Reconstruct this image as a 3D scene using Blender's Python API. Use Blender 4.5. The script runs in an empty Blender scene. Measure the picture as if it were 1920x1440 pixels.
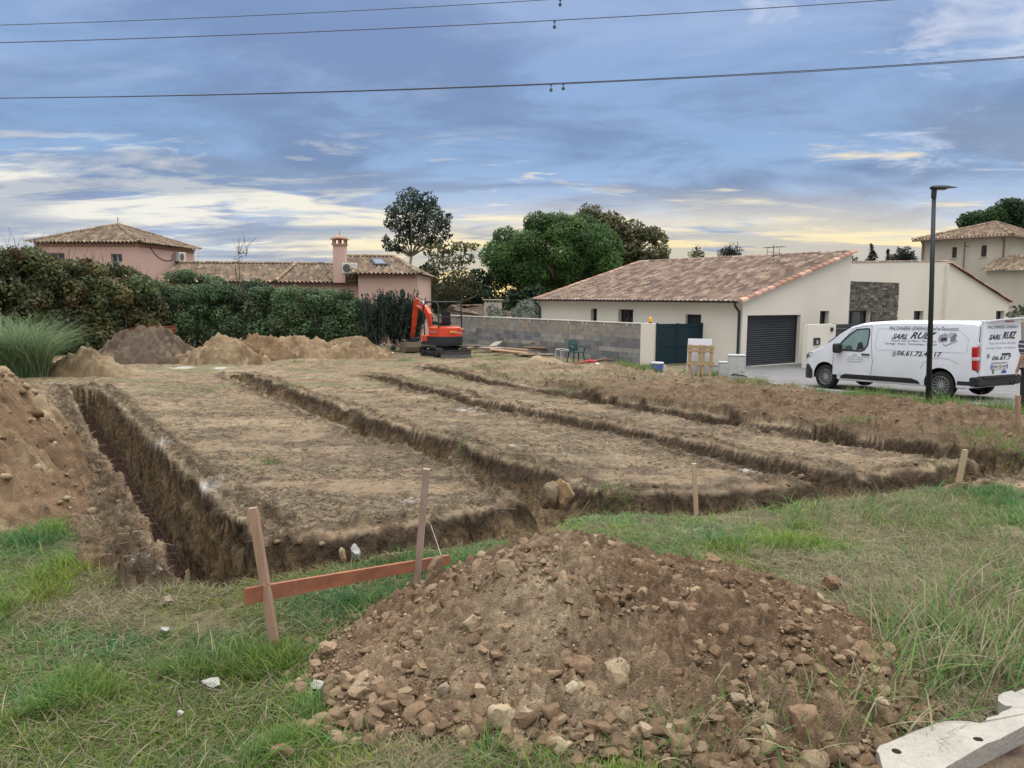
import bpy, bmesh, math, random
import numpy as np
from mathutils import Vector, Matrix
random.seed(7); RNG = np.random.default_rng(7)
SC = bpy.context.scene
COL = SC.collection
R = math.radians
# ------------------------------------------------------------------ camera model
PITCH, ROLL, FPX, CAMZ = R(6.4), R(0.4), 1440.0, 1.7
_f = np.array([0, math.cos(PITCH), -math.sin(PITCH)])
_r0 = np.array([1.0, 0, 0]); _u0 = np.array([0, math.sin(PITCH), math.cos(PITCH)])
_r = math.cos(ROLL)*_r0 + math.sin(ROLL)*_u0
_u = -math.sin(ROLL)*_r0 + math.cos(ROLL)*_u0
CAM = np.array([0, 0, CAMZ])
def ray(px, py):
    return _f + (px-960)/FPX*_r - (py-720)/FPX*_u
def at(px, py, Y):
    d = ray(px, py); return CAM + d*(Y/d[1])
def on_plane(px, py, O, n):
    d = ray(px, py); t = np.dot(np.asarray(O)-CAM, n)/np.dot(d, n); return CAM + d*t
GY = [-50, 0, 4, 10, 18, 22, 30, 36, 3000]
GZ = [0, 0, 0, -.30, -.66, -.80, -.92, -.95, -.95]
_gx = np.linspace(-60, 200, 5201); _gz = np.interp(_gx, GY, GZ)
_k = np.ones(121)/121; _gs = np.convolve(np.pad(_gz, 60, mode='edge'), _k, mode='valid')
def base(x, y):
    return np.interp(y, _gx, _gs) + 0*np.asarray(x)
def gd(px, py, dz=0.0):
    """pixel -> point of the smooth ground"""
    d = ray(px, py); lo, hi = 1.0, 400.0
    for _ in range(60):
        m = (lo+hi)/2; p = CAM + d*m
        if p[2] > base(p[0], p[1])+dz: lo = m
        else: hi = m
    return CAM + d*hi
# ------------------------------------------------------------------ noise
def _hash(ix, iy, seed):
    h = (ix.astype(np.int64)*374761393 + iy.astype(np.int64)*668265263 + seed*1442695041) & 0xffffffff
    h = ((h ^ (h >> 13))*1274126177) & 0xffffffff
    return ((h ^ (h >> 16)) & 0xffff)/65535.0
def vnoise(x, y, seed=0):
    ix = np.floor(x); iy = np.floor(y); fx = x-ix; fy = y-iy
    fx = fx*fx*fx*(fx*(fx*6-15)+10); fy = fy*fy*fy*(fy*(fy*6-15)+10)
    a = _hash(ix, iy, seed); b = _hash(ix+1, iy, seed); c = _hash(ix, iy+1, seed); d = _hash(ix+1, iy+1, seed)
    return (a*(1-fx)+b*fx)*(1-fy) + (c*(1-fx)+d*fx)*fy
def fbm(x, y, octv=4, seed=0, gain=.5):
    s = 0; a = 1; t = 0
    for o in range(octv):
        c, sn = math.cos(o*.7), math.sin(o*.7)
        s = s + a*vnoise((x*c-y*sn)*2**o, (x*sn+y*c)*2**o, seed+o*17); t += a; a *= gain
    return s/t*2-1
def billow(x, y, octv=3, seed=0):
    s = 0; a = 1; t = 0
    for o in range(octv):
        c, sn = math.cos(o*.9+.3), math.sin(o*.9+.3)
        n = vnoise((x*c-y*sn)*2**o, (x*sn+y*c)*2**o, seed+o*31)*2-1
        s = s + a*(1-np.abs(n)); t += a; a *= .5
    return s/t
def clodfield(x, y, cell, seed, prob=.75, bury=.30):
    """half buried irregular lumps, one at most per cell; returns height and a per-lump random number"""
    w1 = vnoise(x/cell*2.3, y/cell*2.3, seed+50)-.5; w2 = vnoise(x/cell*2.3+9, y/cell*2.3+4, seed+51)-.5
    X = x/cell+w1*.55; Y = y/cell+w2*.55; ix = np.floor(X); iy = np.floor(Y); h = np.zeros(x.shape); idn = np.zeros(x.shape)
    for dx in (-1, 0, 1):
        for dy in (-1, 0, 1):
            cx, cy = ix+dx, iy+dy; a = _hash(cx, cy, seed); px = cx+.15+.7*_hash(cx, cy, seed+1); py = cy+.15+.7*_hash(cx, cy, seed+2); r = .20+.48*_hash(cx, cy, seed+3)**1.6
            ex, ey = X-px, Y-py; th = _hash(cx, cy, seed+4)*3.14; c, s_ = np.cos(th), np.sin(th); u = ex*c+ey*s_; v = (-ex*s_+ey*c)*(1+.7*_hash(cx, cy, seed+5)); d = .55*np.hypot(u, v)+.45*np.maximum(np.abs(u), np.abs(v))*1.15
            t = np.where((a < prob) & (d < r), np.sqrt(np.maximum(r*r-d*d, 0))-r*bury, 0); m = t > h; h = np.where(m, t, h); idn = np.where(m, _hash(cx, cy, seed+6), idn)
    return h*cell, idn
def sstep(a, b, x):
    t = np.clip((x-a)/(b-a), 0, 1); return t*t*(3-2*t)
def lerp(a, b, t):
    t = np.asarray(t)[..., None]; return np.asarray(a)*(1-t) + np.asarray(b)*t
# ------------------------------------------------------------------ materials
def srgb(r, g, b):
    f = lambda c: (c/255/12.92) if c/255 <= .04045 else ((c/255+.055)/1.055)**2.4
    return (f(r), f(g), f(b))
_M = {}
def mat(name, color=(.5, .5, .5), rough=.8, metal=0., attr=None, nscale=0., namt=0., bump=0., bscale=40., bdist=.01,
        trans=0., spec=None, coat=0., stretch=None, nscale2=0., namt2=0., alpha=None):
    if name in _M: return _M[name]
    m = bpy.data.materials.new(name); m.use_nodes = True
    nt = m.node_tree; N = nt.nodes; L = nt.links
    b = N['Principled BSDF']; out = N['Material Output']
    b.inputs['Roughness'].default_value = rough; b.inputs['Metallic'].default_value = metal
    if spec is not None: b.inputs['Specular IOR Level'].default_value = spec
    if coat: b.inputs['Coat Weight'].default_value = coat; b.inputs['Coat Roughness'].default_value = .08
    tc = N.new('ShaderNodeTexCoord'); vec = tc.outputs['Object']
    if stretch:
        mp = N.new('ShaderNodeMapping'); mp.inputs['Scale'].default_value = stretch
        L.new(vec, mp.inputs['Vector']); vec = mp.outputs[0]
    if attr:
        a = N.new('ShaderNodeAttribute'); a.attribute_name = attr; src = a.outputs['Color']
    else:
        rgb = N.new('ShaderNodeRGB'); rgb.outputs[0].default_value = (*color, 1); src = rgb.outputs[0]
    for sc_, am in ((nscale, namt), (nscale2, namt2)):
        if am:
            n = N.new('ShaderNodeTexNoise'); n.inputs['Scale'].default_value = sc_; n.inputs['Detail'].default_value = 6
            n.inputs['Roughness'].default_value = .65
            L.new(vec, n.inputs['Vector'])
            mr = N.new('ShaderNodeMapRange'); mr.inputs[1].default_value = .3; mr.inputs[2].default_value = .7
            mr.inputs[3].default_value = 1-am; mr.inputs[4].default_value = 1+am*.8
            L.new(n.outputs[0], mr.inputs[0])
            mx = N.new('ShaderNodeVectorMath'); mx.operation = 'SCALE'
            L.new(src, mx.inputs[0]); L.new(mr.outputs[0], mx.inputs['Scale']); src = mx.outputs[0]
    L.new(src, b.inputs['Base Color'])
    if bump:
        n = N.new('ShaderNodeTexNoise'); n.inputs['Scale'].default_value = bscale; n.inputs['Detail'].default_value = 5
        L.new(vec, n.inputs['Vector'])
        bp = N.new('ShaderNodeBump'); bp.inputs['Strength'].default_value = bump; bp.inputs['Distance'].default_value = bdist
        L.new(n.outputs[0], bp.inputs['Height']); L.new(bp.outputs[0], b.inputs['Normal'])
    if trans:
        t = N.new('ShaderNodeBsdfTranslucent'); L.new(src, t.inputs['Color'])
        ms = N.new('ShaderNodeMixShader'); ms.inputs[0].default_value = trans
        L.new(b.outputs[0], ms.inputs[1]); L.new(t.outputs[0], ms.inputs[2]); L.new(ms.outputs[0], out.inputs['Surface'])
    _M[name] = m; return m
# ------------------------------------------------------------------ objects
def mesh_np(name, V, F, m, parent=None, col=None, smooth=False, uvcol='Col', alpha=None):
    """V (n,3); F an (k,3|4) int array or list of such arrays"""
    me = bpy.data.meshes.new(name)
    V = np.ascontiguousarray(V, dtype=np.float32)
    Fs = F if isinstance(F, list) else [F]
    Fs = [np.asarray(f, dtype=np.int32) for f in Fs if len(f)]
    me.vertices.add(len(V)); me.vertices.foreach_set('co', V.ravel())
    idx = np.concatenate([f.ravel() for f in Fs]); tot = np.concatenate([np.full(len(f), f.shape[1], np.int32) for f in Fs])
    st = np.concatenate([[0], np.cumsum(tot)[:-1]]).astype(np.int32)
    me.loops.add(len(idx)); me.loops.foreach_set('vertex_index', idx)
    me.polygons.add(len(tot)); me.polygons.foreach_set('loop_start', st); me.polygons.foreach_set('loop_total', tot)
    if smooth: me.polygons.foreach_set('use_smooth', np.ones(len(tot), bool))
    if col is not None:
        a = me.attributes.new(uvcol, 'FLOAT_COLOR', 'POINT')
        c = np.ones((len(V), 4), np.float32); c[:, :3] = col; c[:, 3] = 0 if alpha is None else alpha; a.data.foreach_set('color', c.ravel())
    me.update(calc_edges=True)
    if m is not None: me.materials.append(m)
    o = bpy.data.objects.new(name, me); COL.objects.link(o)
    if parent is not None: o.parent = parent
    return o
def tag(o, label=None, cat=None, group=None, kind=None):
    if label: o['label'] = label
    if cat: o['category'] = cat
    if group: o['group'] = group
    if kind: o['kind'] = kind
    return o
def thing(name, label, cat, loc=(0, 0, 0), rz=0., group=None):
    o = bpy.data.objects.new(name, None); COL.objects.link(o); o.empty_display_size = .1
    o.location = loc; o.rotation_euler = (0, 0, rz)
    return tag(o, label, cat, group)
def dup(root, loc=None, rz=None, label=None):
    r = root.copy(); COL.objects.link(r)
    if loc is not None: r.location = loc
    if rz is not None: r.rotation_euler = (0, 0, rz)
    if label: r['label'] = label
    for ch in list(root.children):
        c = ch.copy(); COL.objects.link(c); c.parent = r
        for g in list(ch.children):
            d = g.copy(); COL.objects.link(d); d.parent = c
    return r
class MB:
    """collects shapes into one mesh (local coordinates)"""
    def __init__(s): s.V = []; s.F = []; s.C = []; s.c = None
    def color(s, c): s.c = c; return s
    def add(s, vs, fs):
        o = len(s.V); s.V += [tuple(float(q) for q in v) for v in vs]; s.F += [tuple(i+o for i in f) for f in fs]
        s.C += [s.c if s.c is not None else (1, 1, 1)]*len(vs); return s
    def box(s, c, size, rot=None):
        sx, sy, sz = [q/2 for q in size]
        vs = [Vector((a*sx, b*sy, d*sz)) for d in (-1, 1) for b in (-1, 1) for a in (-1, 1)]
        if rot is not None: vs = [rot @ v for v in vs]
        c = Vector(c); vs = [v+c for v in vs]
        return s.add(vs, [(0, 2, 3, 1), (4, 5, 7, 6), (0, 1, 5, 4), (2, 6, 7, 3), (0, 4, 6, 2), (1, 3, 7, 5)])
    def rbox(s, c, size, bev=.01, rot=None):
        bm = bmesh.new(); bmesh.ops.create_cube(bm, size=1)
        bmesh.ops.scale(bm, vec=size, verts=bm.verts)
        bmesh.ops.bevel(bm, geom=bm.edges[:], offset=min(bev, min(size)*.45), segments=2, affect='EDGES', profile=.5)
        if rot is not None: bmesh.ops.transform(bm, matrix=rot.to_4x4(), verts=bm.verts)
        bmesh.ops.translate(bm, vec=c, verts=bm.verts); bm.verts.index_update()
        s.add([v.co[:] for v in bm.verts], [tuple(v.index for v in f.verts) for f in bm.faces]); bm.free(); return s
    def prism(s, poly, O, ex, ey, n, th):
        """poly in plane (ex,ey) at O, extruded th along n"""
        O, ex, ey, n = [Vector(q) for q in (O, ex, ey, n)]; k = len(poly)
        a = [O+ex*p[0]+ey*p[1] for p in poly]; b = [v+n*th for v in a]
        return s.add(a+b, [tuple(range(k))[::-1], tuple(range(k, 2*k))] + [(i, (i+1) % k, (i+1) % k+k, i+k) for i in range(k)])
    def tube(s, pts, r, seg=8, caps=True):
        pts = [Vector(p) for p in pts]; k = len(pts)
        rs = r if hasattr(r, '__len__') else [r]*k
        vs = []; prev = None
        for i, p in enumerate(pts):
            t = (pts[min(i+1, k-1)]-pts[max(i-1, 0)]).normalized()
            if prev is None:
                a = t.orthogonal().normalized()
            else:
                a = (prev - t*prev.dot(t))
                a = a.normalized() if a.length > 1e-6 else t.orthogonal().normalized()
            prev = a; b = t.cross(a)
            vs += [p + (a*math.cos(2*math.pi*j/seg)+b*math.sin(2*math.pi*j/seg))*rs[i] for j in range(seg)]
        fs = [(i*seg+j, i*seg+(j+1) % seg, (i+1)*seg+(j+1) % seg, (i+1)*seg+j) for i in range(k-1) for j in range(seg)]
        if caps: fs += [tuple(range(seg))[::-1], tuple(range((k-1)*seg, k*seg))]
        return s.add(vs, fs)
    def lathe(s, prof, c, axis=(0, 0, 1), seg=24, caps=True):
        """prof list of (radius, height along axis)"""
        ax = Vector(axis).normalized(); a = ax.orthogonal().normalized(); b = ax.cross(a); c = Vector(c)
        vs = [c + ax*h + (a*math.cos(2*math.pi*j/seg)+b*math.sin(2*math.pi*j/seg))*r for r, h in prof for j in range(seg)]
        k = len(prof)
        fs = [(i*seg+j, i*seg+(j+1) % seg, (i+1)*seg+(j+1) % seg, (i+1)*seg+j) for i in range(k-1) for j in range(seg)]
        if caps: fs += [tuple(range(seg))[::-1], tuple(range((k-1)*seg, k*seg))]
        return s.add(vs, fs)
    def quad(s, a, b, c, d): return s.add([a, b, c, d], [(0, 1, 2, 3)])
    def build(s, name, m, parent=None, smooth=False, colored=False):
        me = bpy.data.meshes.new(name); me.from_pydata(s.V, [], s.F)
        if colored:
            at_ = me.attributes.new('Col', 'FLOAT_COLOR', 'POINT')
            c = np.ones((len(s.V), 4), np.float32); c[:, :3] = s.C; at_.data.foreach_set('color', c.ravel())
        if m is not None: me.materials.append(m)
        if smooth:
            me.polygons.foreach_set('use_smooth', np.ones(len(me.polygons), bool))
        me.update(); o = bpy.data.objects.new(name, me); COL.objects.link(o)
        if parent is not None: o.parent = parent
        return o
def smooth_angle(o, deg=35):
    me = o.data; me.polygons.foreach_set('use_smooth', np.ones(len(me.polygons), bool))
    try: me.set_sharp_from_angle(angle=R(deg))
    except Exception: pass
    return o
EXPOSURE=0.1; SKYK=1.02; DOME=5.8; BACK=1.2; DOMEC=(.462,.457,.452)
M_ = bpy.data.materials
# ------------------------------------------------------------------ camera
cam = bpy.data.cameras.new('camera'); camo = bpy.data.objects.new('camera', cam); COL.objects.link(camo)
Mx = Matrix(((_r[0], _u[0], -_f[0], 0), (_r[1], _u[1], -_f[1], 0), (_r[2], _u[2], -_f[2], CAMZ), (0, 0, 0, 1)))
camo.matrix_world = Mx
cam.sensor_fit = 'HORIZONTAL'; cam.sensor_width = 36; cam.lens = 36*FPX/1920; cam.clip_end = 6000; cam.clip_start = .05
SC.camera = camo
SC.view_settings.view_transform = 'Standard'; SC.view_settings.look = 'None'; SC.view_settings.exposure = EXPOSURE; SC.view_settings.gamma = 1
SC.render.engine = 'CYCLES'; SC.cycles.max_bounces = 5; SC.cycles.diffuse_bounces = 3; SC.cycles.glossy_bounces = 2
SC.cycles.transparent_max_bounces = 6; SC.cycles.transmission_bounces = 3
SC.cycles.use_denoising = True
# ------------------------------------------------------------------ light
SUN_EL, SUN_AZ = 40.0, 28.0     # azimuth measured clockwise from +Y
sun = bpy.data.lights.new('sun', 'SUN'); sun.energy = 1.25; sun.angle = R(30); sun.color = (1, .86, .70)
suno = bpy.data.objects.new('sun', sun); COL.objects.link(suno)
sd = Vector((math.sin(R(SUN_AZ))*math.cos(R(SUN_EL)), math.cos(R(SUN_AZ))*math.cos(R(SUN_EL)), math.sin(R(SUN_EL))))
suno.rotation_euler = sd.to_track_quat('Z', 'Y').to_euler(); suno.location = (0, 0, 30)
W = bpy.data.worlds.new('World'); SC.world = W; W.use_nodes = True
def build_world():
    nt = W.node_tree; N = nt.nodes; L = nt.links; N.clear()
    def math_(op, a, b=None, c=None, clamp=False):
        n = N.new('ShaderNodeMath'); n.operation = op; n.use_clamp = clamp
        for i, v in enumerate((a, b, c)):
            if v is None: continue
            if hasattr(v, 'links'): L.new(v, n.inputs[i])
            else: n.inputs[i].default_value = v
        return n.outputs[0]
    def mr(v, a, b, c=0., d=1., smooth=True):
        n = N.new('ShaderNodeMapRange'); n.interpolation_type = 'SMOOTHSTEP' if smooth else 'LINEAR'
        L.new(v, n.inputs[0])
        for i, q in enumerate((a, b, c, d)): n.inputs[i+1].default_value = q
        return n.outputs[0]
    def mix(f, a, b):
        n = N.new('ShaderNodeMix'); n.data_type = 'RGBA'
        if hasattr(f, 'links'): L.new(f, n.inputs[0])
        else: n.inputs[0].default_value = f
        for i, q in ((6, a), (7, b)):
            if hasattr(q, 'links'): L.new(q, n.inputs[i])
            else: n.inputs[i].default_value = (*q, 1)
        return n.outputs[2]
    def ramp(v, stops):
        n = N.new('ShaderNodeValToRGB'); e = n.color_ramp.elements
        while len(e) < len(stops): e.new(.5)
        for i, (p, c) in enumerate(stops): e[i].position = p; e[i].color = (*c, 1)
        L.new(v, n.inputs[0]); return n.outputs[0]
    def noise(vec, detail=6, rough=.55, dist=0.):
        n = N.new('ShaderNodeTexNoise'); n.inputs['Scale'].default_value = 1; n.inputs['Detail'].default_value = detail
        n.inputs['Roughness'].default_value = rough; n.inputs['Distortion'].default_value = dist
        L.new(vec, n.inputs['Vector']); return n.outputs[0]
    tc = N.new('ShaderNodeTexCoord'); sep = N.new('ShaderNodeSeparateXYZ'); L.new(tc.outputs['Generated'], sep.inputs[0])
    x, y, z = sep.outputs
    zc = math_('MAXIMUM', z, 0.)
    az = math_('ARCTAN2', x, y)                      # radians, 0 ahead, + right
    el = math_('MULTIPLY', math_('ARCSINE', zc), 180/math.pi)
    # a flat cloud deck seen in perspective
    den = math_('ADD', zc, .13); cmb = N.new('ShaderNodeCombineXYZ')
    L.new(math_('DIVIDE', x, den), cmb.inputs[0]); L.new(math_('DIVIDE', y, den), cmb.inputs[1]); cmb.inputs[2].default_value = .37
    def deck(sx, sy, rot=0., off=(0, 0, 0)):
        m = N.new('ShaderNodeMapping'); m.inputs['Scale'].default_value = (sx, sy, 1); m.inputs['Rotation'].default_value = (0, 0, rot)
        m.inputs['Location'].default_value = off; L.new(cmb.outputs[0], m.inputs[0]); return m.outputs[0]
    sky = N.new('ShaderNodeTexSky'); sky.sky_type = 'NISHITA'; sky.sun_disc = False
    sky.sun_elevation = R(SUN_EL); sky.sun_rotation = R(SUN_AZ); sky.air_density = 1.2; sky.dust_density = 1.5
    e01 = mr(el, 0, 30, 0, 1, False); S = srgb
    left = mr(az, .10, -.40); right = mr(az, .10, .50)
    n1 = noise(deck(1.0, 1.25, .2), 8, .6, .35)                     # soft mottled deck
    n2 = noise(deck(1.5, 2.9, .10, (3.1, 1.7, 0)), 8, .58, .5)      # broken streaks
    n3 = noise(deck(.55, 1.5, -.06, (7.3, 4.2, 0)), 7, .56, .4)      # big banks
    n4 = noise(deck(2.2, 2.6, .3, (1.3, 9.2, 0)), 8, .64, .8)       # wisps
    blue = ramp(e01, [(0, S(206, 208, 212)), (.10, S(190, 202, 220)), (.22, S(160, 186, 222)), (.36, S(138, 171, 212)), (.7, S(140, 167, 210)), (1, S(150, 172, 212))])
    grey = ramp(e01, [(0, S(160, 166, 188)), (.14, S(146, 158, 188)), (.30, S(116, 141, 178)), (.6, S(121, 146, 188)), (1, S(146, 168, 206))])
    c = mix(mr(n1, .40, .62), blue, grey)
    # lavender lighter patches high up
    c = mix(math_('MULTIPLY', mr(n2, .46, .70), math_('MULTIPLY', mr(el, 8, 15), .45)), c, S(170, 188, 220))
    # bright gap between deck and horizon
    gap_top = math_('ADD', 6.8, math_('MULTIPLY', left, 4.0))
    gapm = math_('SUBTRACT', 1.0, math_('DIVIDE', el, gap_top))         # >0 inside the gap
    litec = mix(right, mix(left, S(251, 238, 204), S(243, 240, 228)), S(250, 230, 190))
    thr = math_('SUBTRACT', .59, math_('MULTIPLY', math_('MINIMUM', math_('MULTIPLY', math_('MAXIMUM', gapm, 0.), 2.2), 1.), mr(az, -.1, .5, .19, .10)))
    st = math_('MULTIPLY', math_('SUBTRACT', n2, thr), 9., None, True)
    c = mix(math_('MULTIPLY', st, math_('MULTIPLY', mr(el, 12.5, 8.5), .92)), c, litec)
    # wisps in the upper right, small cumulus edges on the right
    wr = math_('MULTIPLY', mr(az, .10, .50), mr(el, 10, 17)); wr = math_('MAXIMUM', wr, math_('MULTIPLY', math_('MULTIPLY', mr(az, .25, .5), math_('MULTIPLY', mr(el, 7, 9), mr(el, 13, 11))), .8))
    ws = math_('MULTIPLY', math_('MULTIPLY', math_('SUBTRACT', n4, math_('SUBTRACT', .66, math_('MULTIPLY', wr, .22))), 6., None, True), .85)
    c = mix(ws, c, S(216, 222, 238))
    # slate banks, flat bottomed, mostly right of centre and low
    bm = math_('MULTIPLY', mr(n3, .50, .60), math_('MULTIPLY', mr(el, 2.4, 4.2), mr(el, 15, 9)))
    c = mix(math_('MULTIPLY', bm, mr(az, -.35, .2, .55, .85)), c, S(130, 148, 178))
    # sunset glow low ahead and to the right
    glow = math_('MULTIPLY', mr(math_('ABSOLUTE', math_('SUBTRACT', az, .17)), .62, .05), mr(el, 8.5, 3.2))
    gn = math_('MULTIPLY', glow, mr(n2, .29, .43))
    c = mix(math_('MULTIPLY', gn, .95), c, ramp(e01, [(0, S(252, 214, 135)), (.08, S(255, 226, 150)), (.14, S(254, 236, 186)), (.22, S(246, 236, 210)), (1, S(230, 230, 225))]))
    low = math_('MULTIPLY', mr(n3, .47, .53), math_('MULTIPLY', mr(el, 1.2, 2.2), mr(el, 5.4, 4.4)))
    c = mix(math_('MULTIPLY', low, .55), c, S(150, 164, 188))
    # the deck overhead and behind is an even pale overcast, brighter than the dusk ahead
    domew = math_('MAXIMUM', mr(el, 22, 34), mr(y, .25, -.15)); c = mix(domew, c, DOMEC)
    up = mr(el, 20, 68, 1.0, DOME, True); back = mr(y, .2, -.5, 1.0, BACK)
    k = math_('MULTIPLY', math_('MULTIPLY', up, back), SKYK)
    vm = N.new('ShaderNodeVectorMath'); vm.operation = 'SCALE'; L.new(c, vm.inputs[0]); L.new(k, vm.inputs['Scale'])
    bg = N.new('ShaderNodeBackground'); L.new(vm.outputs[0], bg.inputs[0]); bg.inputs[1].default_value = 1.0
    bg2 = N.new('ShaderNodeBackground'); L.new(sky.outputs[0], bg2.inputs[0]); bg2.inputs[1].default_value = .05
    ms = N.new('ShaderNodeMixShader'); ms.inputs[0].default_value = .05
    L.new(bg.outputs[0], ms.inputs[1]); L.new(bg2.outputs[0], ms.inputs[2])
    o = N.new('ShaderNodeOutputWorld'); L.new(ms.outputs[0], o.inputs[0])
build_world()
# ------------------------------------------------------------------ terrain
def G2(px, py): p = gd(px, py); return (p[0], p[1])
TR = [  # centre line, half width, depth
    dict(p=[G2(418, 1058), G2(157, 729)], w=.27, d=.95, s=.10, seed=3),
    dict(p=[G2(425, 1060), G2(560, 1046), G2(820, 1003), G2(1050, 953), G2(1300, 934), G2(1560, 916), G2(1780, 895), G2(1990, 872)], w=.25, d=.46, s=.20, seed=5),
    dict(p=[G2(1072, 940), G2(920, 870), G2(674, 789), G2(450, 703)], w=.29, d=.46, s=.20, seed=8),
    dict(p=[G2(1580, 898), G2(1275, 828), G2(1000, 776), G2(690, 704)], w=.26, d=.36, s=.20, seed=11),
    dict(p=[G2(1880, 868), G2(1620, 834), G2(1430, 800), G2(1277, 775), G2(1100, 746), G2(940, 722), G2(800, 688)], w=.28, d=.34, s=.22, seed=14),
]
def segdist(x, y, pts):
    """distance to polyline and side (+ = right of travel)"""
    best = np.full(x.shape, 1e9); side = np.zeros(x.shape)
    for (ax, ay), (bx, by) in zip(pts[:-1], pts[1:]):
        dx, dy = bx-ax, by-ay; L2 = dx*dx+dy*dy
        t = np.clip(((x-ax)*dx+(y-ay)*dy)/L2, 0, 1)
        ex, ey = x-ax-t*dx, y-ay-t*dy; d = np.hypot(ex, ey)
        m = d < best; best = np.where(m, d, best); side = np.where(m, np.sign(ex*dy-ey*dx), side)
    return best, side
def inpoly(x, y, poly):
    c = np.zeros(x.shape, bool); n = len(poly)
    for i in range(n):
        x0, y0 = poly[i]; x1, y1 = poly[(i+1) % n]
        if y0 == y1: continue
        k = ((y0 > y) != (y1 > y)) & (x < (x1-x0)*(y-y0)/(y1-y0)+x0); c ^= k
    return c
GRASS = [G2(*q) for q in [(-600, 965), (60, 975), (160, 1005), (186, 1060), (205, 1106), (345, 1102), (420, 1103), (500, 1088), (640, 1060), (820, 1032), (1000, 988),
         (1083, 964), (1233, 953), (1433, 939), (1567, 930), (1725, 917), (1850, 915), (2100, 925), (2500, 930)]] + [(12, 1), (8, -3), (-8, -3), (-9, 3)]
ROADF = [G2(*q) for q in [(1330, 704), (1400, 716), (1530, 733), (1640, 742), (1780, 757), (1900, 769), (2100, 792), (2500, 850)]]
ROADB = [G2(*q) for q in [(1335, 683), (1400, 683), (1500, 680), (1620, 676), (1760, 672), (1900, 668), (2100, 668), (2500, 668)]]
ROAD = ROADF + ROADB[::-1]
STRIP = [G2(*q) for q in [(1150, 690), (1250, 701), (1330, 704), (1400, 718), (1530, 733), (1640, 742), (1780, 757), (1900, 769), (2200, 805), (2200, 845), (1900, 792), (1780, 770), (1640, 756), (1530, 742), (1400, 730), (1300, 712), (1160, 697)]]
BANK = [G2(*q) for q in [(900, 690), (1150, 693), (1300, 708), (1530, 740), (1900, 785), (2100, 815), (2100, 880), (1900, 862), (1640, 826), (1440, 792), (1280, 765), (1100, 738), (940, 712)]]
HOUSEGND = [G2(*q) for q in [(820, 665), (1040, 672), (1230, 690), (1500, 690), (1950, 690), (1950, 640), (600, 640)]]
def softpoly(x, y, poly, seed, amp=.25, freq=1.1):
    wx = fbm(x*freq, y*freq, 4, seed)*amp; wy = fbm(x*freq+31, y*freq+7, 4, seed+1)*amp
    return inpoly(x+wx, y+wy, poly).astype(float)
def terrain(x, y, full=True):
    z = base(x, y); info = {}
    far = sstep(45, 30, y)
    road = inpoly(x, y, ROAD).astype(float)
    grass = softpoly(x, y, GRASS, 40, .22, 1.6)
    bank = softpoly(x, y, BANK, 50, .5, .7)
    lot = far*(1-road)
    # broad unevenness
    z = z + lot*fbm(x*.35, y*.35, 3, 1)*.05*(1-.5*grass)
    # trenches
    cut = np.zeros(x.shape); lip = np.zeros(x.shape); wallt = np.zeros(x.shape)
    for T in TR:
        if T['seed'] == 3: wob = fbm(x*1.1, y*1.1, 3, 3)*.07 + fbm(x*4.3, y*4.3, 3, 4)*.035
        else: wob = fbm(x*1.2, y*1.2, 3, T['seed'])*.17 + fbm(x*4.2, y*4.2, 3, T['seed']+1)*.09
        d, side = segdist(x, y, T['p'])
        dd = d + wob
        s = T['s']
        c = sstep(T['w']+s, T['w']-s*.6, dd)*T['d']
        if T['seed'] == 3: c = c*np.where(side > 0, 1, 1)
        cut = np.maximum(cut, c)
        lp = sstep(T['w']+.60, T['w']+.2, dd)*sstep(T['w']+s*.9, T['w']+s+.13, dd)
        lip = np.maximum(lip, lp)
    clod = billow(x*5.5, y*5.5, 3, 21)
    clod2 = billow(x*13, y*13, 2, 23)
    rough = np.clip(lip*1.2 + bank*.9, 0, 1)*(1-grass)*lot
    z = z + rough*((clod-.5)*.085 + (clod2-.5)*.05)
    z = z + lot*(1-grass)*((clod2-.5)*.022 + fbm(x*2.2, y*2.2, 3, 25)*.03)
    d0, sd0 = segdist(x, y, TR[0]['p']); strip = sstep(1.7, 1.3, d0)*(sd0 < 0)*sstep(.15, .3, d0)*(1-grass)*lot
    z = z + strip*((clod-.5)*.11+(clod2-.5)*.05)
    rw = np.clip(rough+strip, 0, 1); cid = np.zeros(x.shape)
    i_ = np.where(rw > .05)[0]
    if len(i_) and full:
        xx, yy = x[i_], y[i_]; e_ = np.zeros(len(i_))
        for cell, sd, pr in ((.30, 211, .5), (.14, 217, .65), (.065, 223, .7)):
            hh, idn = clodfield(xx, yy, cell, sd, pr); e_ = e_+hh*.85*sstep(1.8, 4.2, cell/np.clip(yy*yy/1167, .009, .075)); cid[i_] = np.where(hh > .003, idn, cid[i_])
        z[i_] += rw[i_]*e_
    tracks = bank*lot
    z = z + tracks*(.10 + fbm(x*.9, y*.9, 3, 27)*.10)
    # machine ruts and scraped ridges across the far side
    farz = lot*sstep(13, 18, y)*(1-bank)
    z = z + farz*(billow(x*1.1, y*2.6, 3, 33)-.5)*.10
    z = z - cut*(1+fbm(x*3, y*3, 2, 29)*.08) + np.where(cut > .3, (clod-.5)*.05, 0)
    z = z + grass*lot*(fbm(x*2.5, y*2.5, 3, 35)*.03)
    z = z - road*.05
    return z, dict(cid=cid, rw=rw, strip=strip, cut=cut, lip=lip, grass=grass, bank=bank, road=road, clod=clod, clod2=clod2, far=far)
def H(x, y):
    x = np.atleast_1d(np.asarray(x, float)); y = np.atleast_1d(np.asarray(y, float))
    z, _ = terrain(x, y); return z
def h1(x, y): return float(H([x], [y])[0])
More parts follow.
